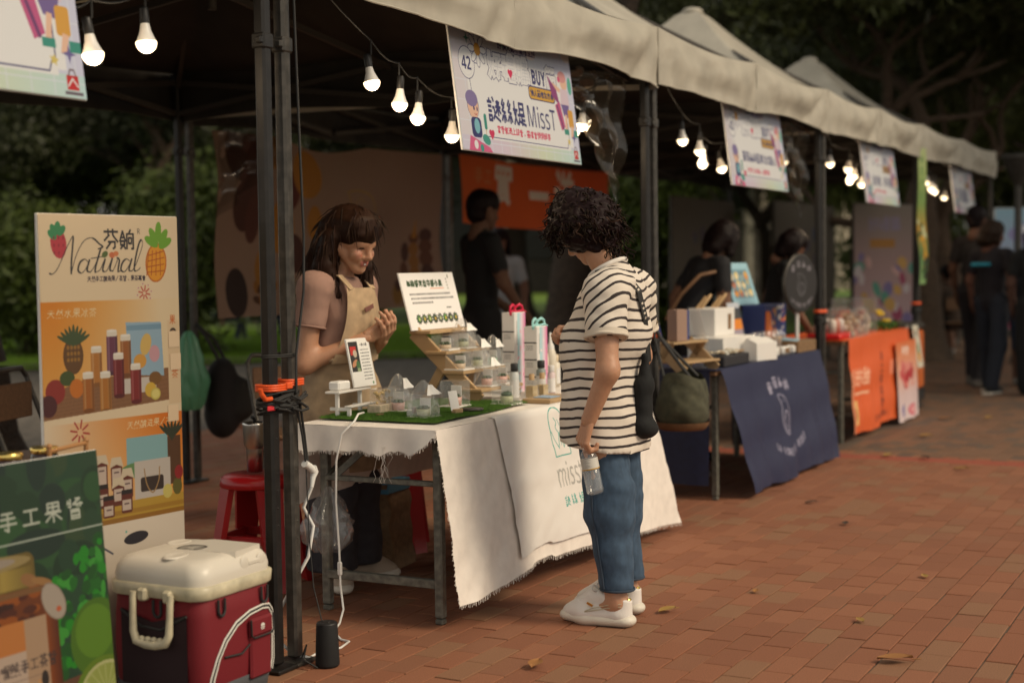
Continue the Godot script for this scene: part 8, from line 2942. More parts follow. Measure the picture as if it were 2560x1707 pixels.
func shoe(t: Node3D, at: Vector3, turn: float, upper: Material, sole: Material, detail: bool) -> void:
	var x := Transform3D(Basis(Vector3.UP, turn), at)
	var W := Color.WHITE
	var so := sdf(placed([[Vector3(0, 0.022, -0.09), Vector3(0, 0.022, 0.05), 0.044, 0.050, W, Vector3.UP, 1.75], [Vector3(0, 0.022, 0.05), Vector3(-0.006, 0.025, 0.115), 0.050, 0.041, W, Vector3.UP, 1.75]], x), 0.0055, 0.012)
	var up := sdf(placed([[Vector3(0, 0.045, -0.08), Vector3(0, 0.095, -0.09), 0.040, 0.030, W], [Vector3(0, 0.042, -0.06), Vector3(0, 0.042, 0.06), 0.041, 0.045, W, Vector3.UP, 1.15], [Vector3(0, 0.09, -0.05), Vector3(0, 0.10, 0.02), 0.036, 0.026, W], [Vector3(0, 0.095, 0.025), Vector3(0, 0.052, 0.09), 0.028, 0.028, W], [Vector3(-0.002, 0.04, 0.06), Vector3(-0.006, 0.038, 0.108), 0.045, 0.036, W, Vector3.UP, 1.3]], x), 0.0055, 0.02, [[x * Vector3(0, 0.108, -0.06), x.basis * Vector3(0, 1, -0.25).normalized()]])
	put("sole", so, sole, t)
	var u := put("shoe_upper", up, upper, t)
	if not detail:
		return
	var l := MB.new()
	l.xf = x
	for i in 5:
		var z := 0.015 + i * 0.015
		var y := 0.124 - i * 0.0095
		l.tube([Vector3(-0.026, y - 0.012, z), Vector3(-0.01, y, z + 0.002), Vector3(0.01, y, z + 0.006), Vector3(0.026, y - 0.012, z + 0.006)], 0.0032, 5)
	for s: float in [-1.0, 1.0]:
		var pts := []
		for i in 9:
			var a := TAU * i / 8.0
			pts.append(Vector3(s * (0.004 + 0.018 * (1 - cos(a))), 0.130 + 0.01 * sin(a), 0.012 + 0.006 * sin(a)))
		l.tube(pts, 0.0022, 5)
	obj("laces", l, M.white_paint, u)
	var g := MB.new()
	g.xf = x
	g.box(Vector3(0, 0.088, -0.110), Vector3(0.026, 0.026, 0.012), 0.005)
	obj("heel_tab", g, M.gold_foil, u)
	var k := MB.new()
	k.xf = x
	for s: float in [-1.0, 1.0]:
		k.bar(Vector3(s * 0.0425, 0.072, 0.012), Vector3(s * 0.041, 0.082, 0.034), 0.003, 0.008)
	obj("gold_mark", k, M.gold_foil, u)
	var sm := MB.new()
	sm.xf = x
	for s: float in [-1.0, 1.0]:
		sm = MB.new()
		sm.xf = x
		for j in 2:
			sm.tube([Vector3(s * 0.040, 0.086 - j * 0.010, -0.095), Vector3(s * 0.0425, 0.078 - j * 0.010, -0.04), Vector3(s * 0.0455, 0.064 - j * 0.008, 0.015), Vector3(s * 0.0455, 0.052 - j * 0.003, 0.042)], 0.0018, 5)
		obj("side_stripe", sm, M.cream_plastic, u)


func people() -> void:
	customer()
	seller()
	bystanders()


func customer() -> void:
	rng.seed = 505
	var t := thing("person", "woman with curly dark hair, striped tee and jeans standing before the succulent table", "person", Vector3(1.03, 0, 0.645), PI)
	var sk := Color(0.50, 0.255, 0.15)
	var lip := Color(0.42, 0.15, 0.10)
	# joints, facing +z, her left is +x
	var lsh := Vector3(0.155, 1.185, -0.085)
	var lel := Vector3(0.225, 0.91, -0.125)
	var lwr := Vector3(0.225, 0.735, -0.05)
	var rsh := Vector3(-0.165, 1.185, -0.06)
	var rel := Vector3(-0.245, 0.93, -0.05)
	var rwr := Vector3(-0.18, 0.985, 0.145)
	var hd := Transform3D(Basis(Vector3.RIGHT, 0.62).scaled(Vector3.ONE * 0.95), Vector3(-0.005, 1.40, 0.05))
	var body := [[Vector3(0, 0.80, -0.02), Vector3(0, 0.95, 0.02), 0.135, 0.125, sk, Vector3(0, 0, 1), 1.25], [Vector3(0, 0.95, 0.02), Vector3(0, 1.12, -0.03), 0.125, 0.115, sk, Vector3(0, 0, 1), 1.3],
		[Vector3(-0.11, 1.17, -0.075), Vector3(0.11, 1.17, -0.085), 0.06, 0.06, sk], [Vector3(0, 1.19, -0.065), Vector3(0, 1.30, -0.01), 0.052, 0.052, sk], [Vector3(0, 1.30, -0.012), Vector3(0, 1.36, 0.03), 0.054, 0.054, sk],
		[lsh, lel, 0.052, 0.036, sk], [lel, lwr, 0.038, 0.027, sk], [rsh, rel, 0.052, 0.036, sk], [rel, rwr, 0.038, 0.027, sk],
		[Vector3(0.085, 0.78, -0.03), Vector3(0.095, 0.42, -0.05), 0.085, 0.06, sk], [Vector3(0.095, 0.42, -0.05), Vector3(0.10, 0.08, -0.095), 0.055, 0.036, sk], [Vector3(-0.085, 0.78, -0.02), Vector3(-0.09, 0.42, 0.0), 0.085, 0.06, sk], [Vector3(-0.09, 0.42, 0.0), Vector3(-0.10, 0.08, -0.05), 0.055, 0.036, sk],
		[Vector3(0.10, 0.08, -0.095), Vector3(0.10, 0.045, 0.0), 0.036, 0.03, sk], [Vector3(-0.10, 0.08, -0.05), Vector3(-0.10, 0.045, 0.04), 0.036, 0.03, sk]]
	var bm := sdf(body, 0.012, 0.03)
	var hm := sdf(placed(head_bones(sk, lip).slice(0, -1), hd), 0.0045, 0.014)
	var lh := Transform3D(look_basis(Vector3(-0.02, -1, 0.32), Vector3(0.8, 0.1, 0.6)), lwr)
	var l_hand := sdf(placed(hand_bones(sk, 1.0, 1.5), lh), 0.003, 0.006)
	var rh := Transform3D(look_basis(Vector3(0.15, 0.45, 0.8), Vector3(-0.6, 0.3, -0.3)), rwr)
	var r_hand := sdf(placed(hand_bones(sk, -1.0, 1.3), rh), 0.003, 0.006)
	var I := Transform3D()
	put("body", merge([[bm, I], [hm, I], [l_hand, I], [r_hand, I]]), M.skin, t)
	# striped tee
	var stripe := Image.create(8, 128, false, Image.FORMAT_RGB8)
	for y in 128:
		for x in 8:
			var on := y % 128 < 36
			stripe.set_pixel(x, y, Color(0.215, 0.18, 0.175) if on else Color(0.875, 0.825, 0.765))
	var tee := mat("tee", Color(0.97, 0.97, 0.97), 0.92)
	tee.albedo_texture = ImageTexture.create_from_image(stripe)
	tee.heightmap_enabled = true
	tee.heightmap_texture = M.n_weave
	tee.heightmap_scale = 0.01
	var W := Color.WHITE
	var wav := FastNoiseLite.new()
	wav.frequency = 3.2
	wav.seed = 9
	var shirt := [[Vector3(0, 0.56, -0.01), Vector3(0, 0.78, 0.0), 0.192, 0.182, W, Vector3(0, 0, 1), 1.36], [Vector3(0, 0.78, -0.012), Vector3(0, 0.96, -0.004), 0.182, 0.170, W, Vector3(0, 0, 1), 1.38], [Vector3(0, 0.96, -0.004), Vector3(0, 1.08, -0.03), 0.168, 0.152, W, Vector3(0, 0, 1), 1.28],
		[Vector3(-0.06, 0.985, 0.042), Vector3(0.065, 0.985, 0.042), 0.078, 0.078, W], [Vector3(-0.10, 1.155, -0.066), Vector3(0.10, 1.155, -0.078), 0.084, 0.084, W], [Vector3(0, 1.185, -0.07), Vector3(0, 1.235, -0.052), 0.082, 0.066, W], [Vector3(-0.02, 1.03, -0.07), Vector3(0.02, 1.03, -0.07), 0.11, 0.11, W], [Vector3(-0.07, 0.58, -0.02), Vector3(0.07, 0.58, -0.02), 0.130, 0.130, W], [Vector3(-0.065, 0.70, -0.018), Vector3(0.065, 0.70, -0.018), 0.124, 0.124, W]]
	var wr := FastNoiseLite.new()
	wr.frequency = 6.5
	wr.seed = 4
	wr.fractal_octaves = 3
	var tmesh := sdf(shirt, 0.0105, 0.05, [[Vector3(0, 0.632, 0.0), Vector3(0, -1, 0.16).normalized()], [Vector3(0, 1.262, -0.03), Vector3(0, 0.85, 0.52).normalized()]], wr, 0.007, func(p: Vector3) -> Vector2:
		var v := p.y + 0.018 * maxf(p.z, 0.0) / 0.15 * (1.0 if p.y < 1.0 else 0.3) + 0.012 * wav.get_noise_3dv(p)
		if p.y > 1.02:
			v -= (p.y - 1.02) * absf(p.x) * 0.9
		return Vector2(0.5, v / 0.0335))
	put("tee_body", tmesh, tee, t)
	for sd in 2:
		var a: Vector3 = [lsh, rsh][sd]
		var b: Vector3 = [lel, rel][sd]
		var s := 1.0 if sd == 0 else -1.0
		var d := (b - a).normalized()
		var end := a.lerp(b, 0.60)
		var w2 := FastNoiseLite.new()
		w2.frequency = 9.0
		w2.seed = 14 + sd
		var sleeve := [[a + Vector3(-0.075 * s, 0.005, 0.0), a + Vector3(-0.01 * s, -0.012, 0), 0.08, 0.078, W], [a + Vector3(-0.01 * s, -0.012, 0), end + d * 0.06, 0.078, 0.068, W]]
		var dg := (d + Vector3(0.0, 0.0, -0.75)).normalized()
		var sm := sdf(sleeve, 0.010, 0.03, [[end, d]], w2, 0.009, func(p: Vector3) -> Vector2:
			var q := p - a
			return Vector2(0.5, (q.dot(dg) + 0.010 * wav.get_noise_3dv(p * 1.6)) / 0.0325 + 0.2))
		put("sleeve", sm, tee, t)
		var cf := MB.new()
		var ax := d.cross(Vector3(0, 0, 1)).normalized()
		var ring := cf.ring(Vector3.ZERO, ax, d.cross(ax), 0.0705, 24)
		var pts := []
		for i in 25:
			pts.append(end + ring[i % 24] * (1.0 + 0.04 * sin(i * 1.3)) - d * 0.004)
		cf.tube(pts, 0.0075, 6, false)
		for i in 24:
			cf.quad(end + ring[i] * 1.07 - d * 0.022, end + ring[(i + 1) % 24] * 1.07 - d * 0.022, end + ring[(i + 1) % 24] * 1.07, end + ring[i] * 1.07, 0)
		mat("cuff_cloth", lin(0.62, 0.53, 0.43), 0.9)
		obj("sleeve_cuff", cf, M.cuff_cloth, t)
	var col := MB.new()
	var cp := []
	for i in 25:
		var a := TAU * i / 24
		cp.append(Vector3(sin(a) * 0.072, 1.258 - 0.034 * cos(a) * 1.0 + 0.0, -0.028 + cos(a) * 0.062))
	col.tube(cp, 0.0095, 7, false)
	obj("neck_rib", col, M.linen, t)
	var hem := MB.new()
	for i in 40:
		pass
	# jeans
	var dn := noise_tex(0.03, 0.74, 1.0, 256, false, 1, 6)
	M["n_denim"] = dn
	mat("denim", lin(0.055, 0.10, 0.165), 0.85, 0.0, "n_denim", 3.0, "n_weave", 0.02)
	M["denim"].uv1_scale = Vector3(5.0, 2.2, 5.0)
	var wj := FastNoiseLite.new()
	wj.frequency = 5.5
	wj.fractal_octaves = 3
	wj.seed = 8
	var jn := [[Vector3(-0.03, 0.74, -0.02), Vector3(0.03, 0.74, -0.025), 0.085, 0.085, W]]
	for q in [[0.066, -0.035, 0.088, -0.06, 0.098, -0.10], [-0.07, -0.03, -0.085, -0.015, -0.10, -0.055]]:
		jn.append([Vector3(q[0], 0.69, q[1]), Vector3(q[2], 0.40, q[3]), 0.090, 0.081, W])
		jn.append([Vector3(q[2], 0.40, q[3]), Vector3(q[4], 0.10, q[5]), 0.081, 0.058, W])
		jn.append([Vector3(q[2], 0.48, q[3] - 0.03), Vector3(q[2], 0.38, q[3] - 0.025), 0.07, 0.072, W])
	var jm := sdf(jn, 0.011, 0.03, [[Vector3(0, 0.128, 0), Vector3(0, -1, 0)]], wj, 0.008)
	put("jeans", jm, M.denim, t)
	var se := MB.new()
	var sp := []
	for i in 15:
		var y := 0.70 - i * 0.04
		var f := (0.76 - y) / 0.36
		var c := Vector3(0.068, 0, -0.035).lerp(Vector3(0.088, 0, -0.06), f) if f < 1.0 else Vector3(0.088, 0, -0.06).lerp(Vector3(0.098, 0, -0.10), f - 1.0)
		var r := lerpf(0.096, 0.090, f) if f < 1.0 else lerpf(0.088, 0.063, (f - 1.0) / 0.85)
		sp.append(Vector3(c.x + r * 0.96, y, c.z + r * 0.24))
	se.tube(sp, 0.0042, 5)
	mat("denim_dark", lin(0.03, 0.045, 0.07), 0.9)
	obj("side_seam", se, M.denim_dark, t)
	var cu := MB.new()
	for q in [[0.0975, -0.096], [-0.098, -0.051]]:
		var pts := []
		for i in 21:
			var a := TAU * i / 20
			pts.append(Vector3(q[0] + cos(a) * 0.060, 0.132, q[1] + sin(a) * 0.060))
		cu.tube(pts, 0.005, 6, false)
	obj("trouser_hem", cu, M.denim_dark, t)
	mat("shoe_white", lin(0.72, 0.67, 0.62), 0.55)
	mat("sole_cream", lin(0.64, 0.58, 0.49), 0.5)
	shoe(t, Vector3(0.10, 0.0, -0.03), 0.05, M.shoe_white, M.sole_cream, true)
	shoe(t, Vector3(-0.10, 0.0, 0.015), -0.06, M.shoe_white, M.sole_cream, true)
	# curly bob
	var H := Color(0.012, 0.0065, 0.0045)
	var hb := [[Vector3(0, 1.458, 0.085), Vector3(0, 1.44, 0.025), 0.094, 0.094, H], [Vector3(0.04, 1.41, 0.06), Vector3(-0.04, 1.41, 0.06), 0.088, 0.088, H], [Vector3(0, 1.43, 0.125), Vector3(0, 1.395, 0.15), 0.070, 0.052, H], [Vector3(0, 1.38, -0.005), Vector3(0, 1.35, -0.012), 0.078, 0.062, H], [Vector3(0.082, 1.40, 0.02), Vector3(0.082, 1.378, 0.04), 0.055, 0.045, H], [Vector3(-0.082, 1.40, 0.03), Vector3(-0.08, 1.37, 0.05), 0.055, 0.045, H]]
	var hn := FastNoiseLite.new()
	hn.frequency = 22.0
	hn.fractal_octaves = 2
	var hmesh := sdf(hb, 0.007, 0.04, [], hn, 0.014)
	var hair := put("hair", hmesh, M.hair, t)
	var cm := MB.new()
	var arr := hmesh.surface_get_arrays(0)
	var hv: PackedVector3Array = arr[Mesh.ARRAY_VERTEX]
	var hnv: PackedVector3Array = arr[Mesh.ARRAY_NORMAL]
	for i in 900:
		var k := rng.randi() % hv.size()
		var p := hv[k] - hnv[k] * 0.004
		var n := hnv[k]
		if p.z > -0.03 and p.y < 1.385 and p.z < 0.15:
			continue
		var down := (Vector3.DOWN * 0.8 + n * 0.05 + Vector3(rng.randfn(), rng.randfn(), rng.randfn()) * 0.35).normalized()
		var sx := down.cross(n).normalized()
		var rad := rng.randf_range(0.005, 0.011)
		var ph := rng.randf() * TAU
		var ln := rng.randf_range(0.03, 0.065)
		var turns := rng.randf_range(0.7, 1.6)
		var g := rng.randf_range(0.6, 1.8)
		if rng.randf() < 0.07:
			g = rng.randf_range(2.5, 7.0)
		cm.col = Color(0.013 * g, 0.0066 * g, 0.0042 * g)
		var pts := []
		var rr := []
		for j in 9:
			var u := j / 8.0
			var a := ph + u * turns * TAU
			pts.append(p + down * ln * u + (sx * cos(a) + n * sin(a)) * rad * (0.4 + u) + n * 0.003)
			rr.append(0.0034 * (1.0 - 0.7 * u) + 0.0004)
		cm.tube(pts, rr, 4, false)
	for q in [[Vector3(0.03, 1.385, 0.19), 5], [Vector3(-0.02, 1.40, 0.20), 5], [Vector3(0.02, 1.33, -0.1), 4]]:
		for i in q[1]:
			var p: Vector3 = q[0] + Vector3(rng.randfn() * 0.03, rng.randfn() * 0.012, rng.randfn() * 0.012)
			var out := Vector3(rng.randfn() * 0.3, -0.75, signf(p.z - 0.04) * rng.randf_range(0.2, 0.8)).normalized()
			var pts := []
			for j in 7:
				var u := j / 6.0
				pts.append(p + out * 0.06 * u + Vector3(0, 0.02 * u * u, 0.012 * sin(u * 5 + i)))
			cm.col = H
			cm.tube(pts, [0.003, 0.0028, 0.0025, 0.002, 0.0015, 0.001, 0.0005], 4, false)
	obj("curls", cm, M.hair, hair)
	# strap and bag on her far back, bottle in hand
	var bag := thing("shoulder_bag", "black shoulder bag on a lettered strap down the striped tee's back", "bag", Vector3(1.03, 0, 0.645), PI)
	var st := MB.new()
	var sv := [Vector3(0.075, 1.25, -0.02), Vector3(0.082, 1.262, -0.065), Vector3(0.07, 1.235, -0.13), Vector3(0.05, 1.18, -0.168), Vector3(0.02, 1.09, -0.178), Vector3(-0.02, 1.0, -0.17), Vector3(-0.045, 0.93, -0.165)]
	for i in sv.size() - 1:
		var n := Vector3(0.25, 0.4 if i < 2 else 0.12, -0.9).normalized()
		st.bar(sv[i], sv[i + 1] + (sv[i + 1] - sv[i]) * 0.08, 0.026, 0.004, 0.0, n)
	obj("strap", st, M.black_rubber, bag)
	var lt := MB.new()
	for i in 26:
		var f := i / 26.0 * 5.0
		var k := int(f)
		var c: Vector3 = sv[k].lerp(sv[k + 1], f - k)
		var n := Vector3(0.25, 0.4 if k < 2 else 0.12, -0.9).normalized()
		if i % 6 < 4:
			lt.bar(c + n * 0.0028, c + n * 0.0028 + (sv[k + 1] - sv[k]).normalized() * 0.007, 0.010, 0.001, 0.0, n)
	obj("strap_lettering", lt, M.cuff_cloth, bag)
	var bk := Color(0.006, 0.0055, 0.006)
	var bb := sdf([[Vector3(0, 0.95, -0.168), Vector3(0, 0.84, -0.164), 0.010, 0.036, bk], [Vector3(0.01, 0.84, -0.164), Vector3(0.0, 0.71, -0.158), 0.038, 0.046, bk, Vector3(0, 0, 1), 1.25], [Vector3(0.02, 0.70, -0.16), Vector3(-0.03, 0.69, -0.165), 0.036, 0.036, bk]], 0.009, 0.02, [], wr, 0.008)
	put("bag_body", bb, M.cloth_v, bag)
	var bt := thing("water_bottle", "clear ribbed plastic water bottle held by the woman in the striped tee", "bottle", Vector3.ZERO)
	var hp := t.transform * (lh * Vector3(0.0, -0.104, -0.026))
	var dirw := Vector3(0.045, -1.0, 0.19).normalized()
	var by := -dirw
	var bx := by.cross(Vector3(0, 0, 1)).normalized()
	bt.transform = Transform3D(Basis(bx, by, bx.cross(by)), hp + dirw * 0.155)
	var pr := [Vector2(0.001, 0.004), Vector2(0.022, 0.0), Vector2(0.029, 0.006), Vector2(0.0305, 0.016)]
	for i in 9:
		pr.append(Vector2(0.0305, 0.02 + i * 0.0075))
		pr.append(Vector2(0.0288, 0.02375 + i * 0.0075))
	pr.append_array([Vector2(0.0305, 0.09), Vector2(0.0305, 0.125), Vector2(0.0295, 0.135), Vector2(0.022, 0.150), Vector2(0.013, 0.159), Vector2(0.0125, 0.168)])
	var bo := MB.new()
	bo.lathe(pr, 24)
	glass("pet", 0.05, Color(0.96, 0.98, 1.0))
	obj("bottle_body", bo, M.acrylic, bt)
	var wa := MB.new()
	wa.lathe([Vector2(0.001, 0.006), Vector2(0.021, 0.003), Vector2(0.0275, 0.009), Vector2(0.0278, 0.128), Vector2(0.001, 0.1285)], 20)
	obj("water", wa, M.pet, bt)
	var la := MB.new()
	var lpic := Pic.new(60, 20, 4.0, Color(0.78, 0.76, 0.72))
	for i in 9:
		lpic.rect(4, 2 + i * 1.7, 14, 0.5, Color(0.45, 0.43, 0.4))
		lpic.rect(24, 2 + i * 1.7, 12 - (i * 5) % 7, 0.5, Color(0.5, 0.48, 0.45))
	lpic.rect(0, 18, 60, 2, Color(0.72, 0.55, 0.2))
	la.lathe([Vector2(0.0309, 0.088), Vector2(0.0309, 0.127)], 24)
	obj("label", la, pic_mat("bottle_label", lpic, 0.4), bt)
	var ca := MB.new()
	ca.lathe([Vector2(0.0145, 0.160), Vector2(0.015, 0.162), Vector2(0.015, 0.176), Vector2(0.013, 0.178), Vector2(0.001, 0.178)], 20)
	obj("cap", ca, M.white_plastic, bt)


func seller() -> void:
	rng.seed = 606
	var t := thing("person", "smiling seller with long dark hair and a beige apron behind the succulent table", "person", Vector3(1.12, 0, -0.545), 0.0)
	var sk := Color(0.47, 0.24, 0.145)
	var lip := Color(0.40, 0.13, 0.095)
	var rsh := Vector3(-0.155, 1.195, -0.01)
	var rel := Vector3(-0.20, 0.90, -0.03)
	var rwr := Vector3(-0.06, 1.0, 0.165)
	var lsh := Vector3(0.155, 1.195, 0.0)
	var lel := Vector3(0.21, 0.92, -0.01)
	var lwr := Vector3(0.05, 0.985, 0.17)
	var hd := Transform3D(Basis(Vector3.UP, -0.12) * Basis(Vector3.RIGHT, 0.34).scaled(Vector3.ONE * 0.98), Vector3(-0.005, 1.375, 0.07))
	var body := [[Vector3(0, 0.80, 0), Vector3(0, 0.95, 0.0), 0.13, 0.11, sk, Vector3(0, 0, 1), 1.35], [Vector3(0, 0.95, 0.0), Vector3(0, 1.1, 0.0), 0.115, 0.115, sk, Vector3(0, 0, 1), 1.35], [rsh * Vector3(0.7, 1, 1), lsh * Vector3(0.7, 1, 1), 0.055, 0.055, sk], [Vector3(0, 1.2, -0.01), Vector3(0, 1.30, 0.03), 0.052, 0.047, sk],
		[rsh, rel, 0.047, 0.037, sk], [rel, rwr, 0.038, 0.024, sk], [lsh, lel, 0.047, 0.037, sk], [lel, lwr, 0.038, 0.024, sk], [Vector3(0.08, 0.78, 0), Vector3(0.08, 0.08, 0), 0.08, 0.04, sk], [Vector3(-0.08, 0.78, 0), Vector3(-0.08, 0.08, 0), 0.08, 0.04, sk]]
	var bm := sdf(body, 0.012, 0.03)
	var hb := head_bones(sk, lip)
	# a smile: wider lips and lifted cheeks
	hb.append([Vector3(-0.026, -0.052, 0.074), Vector3(-0.013, -0.0595, 0.0835), 0.0045, 0.005, lip])
	hb.append([Vector3(0.026, -0.052, 0.074), Vector3(0.013, -0.0595, 0.0835), 0.0045, 0.005, lip])
	for s: float in [-1.0, 1.0]:
		hb.append([Vector3(s * 0.037, -0.026, 0.070), Vector3(s * 0.035, -0.03, 0.070), 0.019, 0.018, Color(0.52, 0.24, 0.16)])
	var hm := sdf(placed(hb, hd), 0.0042, 0.012)
	var rh := Transform3D(look_basis(Vector3(0.62, 0.42, 0.5), Vector3(-0.4, -0.3, 0.8)), rwr)
	var lh := Transform3D(look_basis(Vector3(-0.45, 0.45, 0.62), Vector3(0.2, -0.7, 0.5)), lwr)
	var r_hand := sdf(placed(hand_bones(sk, 1.0, 0.55, 1.0), rh), 0.0032, 0.006)
	var l_hand := sdf(placed(hand_bones(sk, -1.0, 0.75, 1.0), lh), 0.0032, 0.006)
	var I := Transform3D()
	var bd := put("body", merge([[bm, I], [hm, I], [r_hand, I], [l_hand, I]]), M.skin, t)
	var ey := MB.new()
	ey.xf = hd
	ey.col = Color(0.012, 0.007, 0.005)
	for s: float in [-1.0, 1.0]:
		var pts := []
		var bp := []
		for i in 7:
			var u := (i - 3) / 3.0
			pts.append(Vector3(s * 0.033 + u * 0.016, 0.004 - 0.006 * (u * u), 0.0895 - absf(u) * 0.003 - 0.008 * maxf(u * s, 0.0)))
			bp.append(Vector3(s * 0.033 + u * 0.02, 0.028 - 0.005 * u * u, 0.086 - absf(u) * 0.006 - 0.006 * maxf(u * s, 0.0)))
		ey.tube(pts, [0.0008, 0.0022, 0.0028, 0.003, 0.0028, 0.0022, 0.0008], 5)
		ey.tube(bp, [0.0008, 0.0022, 0.003, 0.003, 0.0026, 0.002, 0.0006], 5)
	obj("eyes", ey, M.hair, bd)
	var te := MB.new()
	te.xf = hd
	te.tube([Vector3(-0.019, -0.0605, 0.083), Vector3(-0.01, -0.063, 0.0885), Vector3(0, -0.0635, 0.0898), Vector3(0.01, -0.063, 0.0885), Vector3(0.019, -0.0605, 0.083)], [0.001, 0.0034, 0.0042, 0.0034, 0.001], 6)
	obj("teeth", te, M.white_paint, bd)
	# pinkish ribbed tee
	var W := Color.WHITE
	var rib := Image.create(64, 8, false, Image.FORMAT_RGB8)
	for x in 64:
		var k := 0.78 + 0.22 * absf(sin(x * PI / 8.0))
		for y in 8:
			rib.set_pixel(x, y, Color(k, k, k))
	var tee := mat("pink_tee", lin(0.34, 0.20, 0.155), 0.9)
	tee.albedo_texture = ImageTexture.create_from_image(rib)
	var wr := FastNoiseLite.new()
	wr.frequency = 7.0
	wr.fractal_octaves = 2
	var sh := [[Vector3(0, 0.85, 0), Vector3(0, 0.98, 0.0), 0.125, 0.122, W, Vector3(0, 0, 1), 1.3], [Vector3(0, 0.98, 0.0), Vector3(0, 1.12, 0.0), 0.125, 0.125, W, Vector3(0, 0, 1), 1.28], [rsh * Vector3(0.7, 1, 1), lsh * Vector3(0.7, 1, 1), 0.066, 0.066, W], [Vector3(-0.05, 1.08, 0.05), Vector3(0.05, 1.08, 0.05), 0.06, 0.06, W], [Vector3(0, 1.2, -0.01), Vector3(0, 1.25, 0.0), 0.07, 0.058, W]]
	put("tee", sdf(sh, 0.012, 0.04, [[Vector3(0, 0.88, 0), Vector3(0, -1, 0)], [Vector3(0, 1.255, 0), Vector3(0, 1, 0.3).normalized()]], wr, 0.006, func(p: Vector3) -> Vector2: return Vector2(atan2(p.x, p.z) * 4.0, p.y)), tee, t)
	for sd in 2:
		var a: Vector3 = [rsh, lsh][sd]
		var b: Vector3 = [rel, lel][sd]
		var d := (b - a).normalized()
		var end := a.lerp(b, 0.52)
		var ax := Vector3(0, 0, 1)
		put("sleeve", sdf([[a + Vector3(0.05 * (1 if sd == 0 else -1), 0.01, 0), a, 0.064, 0.066, W], [a, end + d * 0.05, 0.066, 0.058, W]], 0.011, 0.03, [[end, d]], wr, 0.006, func(p: Vector3) -> Vector2:
			var q := p - a
			return Vector2(atan2(q.z, q.x) * 2.2, q.dot(d))), tee, t)
		var cf := MB.new()
		var rx := d.cross(ax).normalized()
		var pts := []
		for i in 21:
			var an := TAU * i / 20
			pts.append(end + (rx * cos(an) + d.cross(rx) * sin(an)) * 0.0605 - d * 0.004)
		cf.tube(pts, 0.005, 6, false)
		obj("sleeve_hem", cf, tee, t)
	# apron
	mat("apron_beige", lin(0.48, 0.34, 0.205), 0.85, 0.0, "n_soft", 3.0, "n_weave", 0.02)
	var ap := MB.new()
	var bib := func(u: float, v: float) -> Vector3:
		var hw := lerpf(0.098, 0.165, pow(v, 1.2))
		var x := (u - 0.5) * 2.0 * hw
		var y := lerpf(1.195, 0.90, v)
		var zf := 0.118 + 0.022 * sin(clampf((1.2 - y) / 0.3, 0, 1) * PI) - 0.045 * pow(absf(x) / 0.155, 2.2)
		return Vector3(x, y, zf + 0.004 * sin(x * 60.0 + v * 4.0) * v)
	ap.grid(bib, 20, 16)
	obj("apron_bib", ap, M.apron_beige, t)
	var wf := FastNoiseLite.new()
	wf.frequency = 4.0
	wf.fractal_octaves = 3
	var skt := [[Vector3(0, 0.88, 0.0), Vector3(0, 0.70, 0.0), 0.150, 0.195, W, Vector3(0, 0, 1), 1.25], [Vector3(0, 0.70, 0.0), Vector3(0, 0.5, 0.0), 0.195, 0.205, W, Vector3(0, 0, 1), 1.25]]
	put("apron_skirt", sdf(skt, 0.012, 0.03, [[Vector3(0, 0.94, 0), Vector3(0, 1, 0)], [Vector3(0, 0.47, 0), Vector3(0, -1, 0)]], wf, 0.016), M.apron_beige, t)
	var sp := MB.new()
	for s: float in [-1.0, 1.0]:
		var pv := [Vector3(s * 0.075, 1.19, 0.112), Vector3(s * 0.082, 1.245, 0.06), Vector3(s * 0.078, 1.25, -0.02), Vector3(s * 0.05, 1.17, -0.1), Vector3(0, 1.0, -0.115)]
		for i in pv.size() - 1:
			sp.bar(pv[i], pv[i + 1], 0.034, 0.004, 0.0, Vector3(0, 0.6, 0.8) if i < 1 else Vector3(0, 0.7, -0.7))
	sp.tube([Vector3(-0.152, 0.915, 0.075), Vector3(-0.16, 0.915, 0.0), Vector3(-0.1, 0.915, -0.12), Vector3(0.1, 0.915, -0.12), Vector3(0.16, 0.915, 0.0), Vector3(0.152, 0.915, 0.075)], 0.01, 6)
	obj("apron_strap", sp, M.apron_beige, t)
	var tg := MB.new()
	tg.xf = Transform3D(Basis(Vector3.BACK, 0.25), Vector3(-0.01, 1.115, 0.148))
	tg.box(Vector3.ZERO, Vector3(0.062, 0.018, 0.004), 0.001)
	mat("tag_brown", lin(0.16, 0.06, 0.045), 0.6)
	obj("name_tag", tg, M.tag_brown, t)
	# dark trousers and pale shoes
	mat("grey_trousers", lin(0.055, 0.052, 0.062), 0.9, 0.0, "n_soft", 3.0)
	var tr := []
	for s: float in [-1.0, 1.0]:
		tr.append([Vector3(s * 0.075, 0.66, 0), Vector3(s * 0.085, 0.4, 0), 0.08, 0.105, W])
		tr.append([Vector3(s * 0.085, 0.4, 0), Vector3(s * 0.09, 0.05, 0.0), 0.105, 0.10, W])
	put("trousers", sdf(tr, 0.016, 0.03, [[Vector3(0, 0.07, 0), Vector3(0, -1, 0)]], wf, 0.014), M.grey_trousers, t)
	mat("shoe_beige", lin(0.42, 0.33, 0.25), 0.6)
	shoe(t, Vector3(-0.10, 0, 0.035), -0.75, M.shoe_beige, M.sole_cream, false)
	shoe(t, Vector3(0.10, 0, 0.02), 0.55, M.shoe_beige, M.sole_cream, false)
	# long straight hair with a fringe
	var H := Color(0.020, 0.010, 0.007)
	var hx := func(p: Vector3) -> Vector3: return hd * p
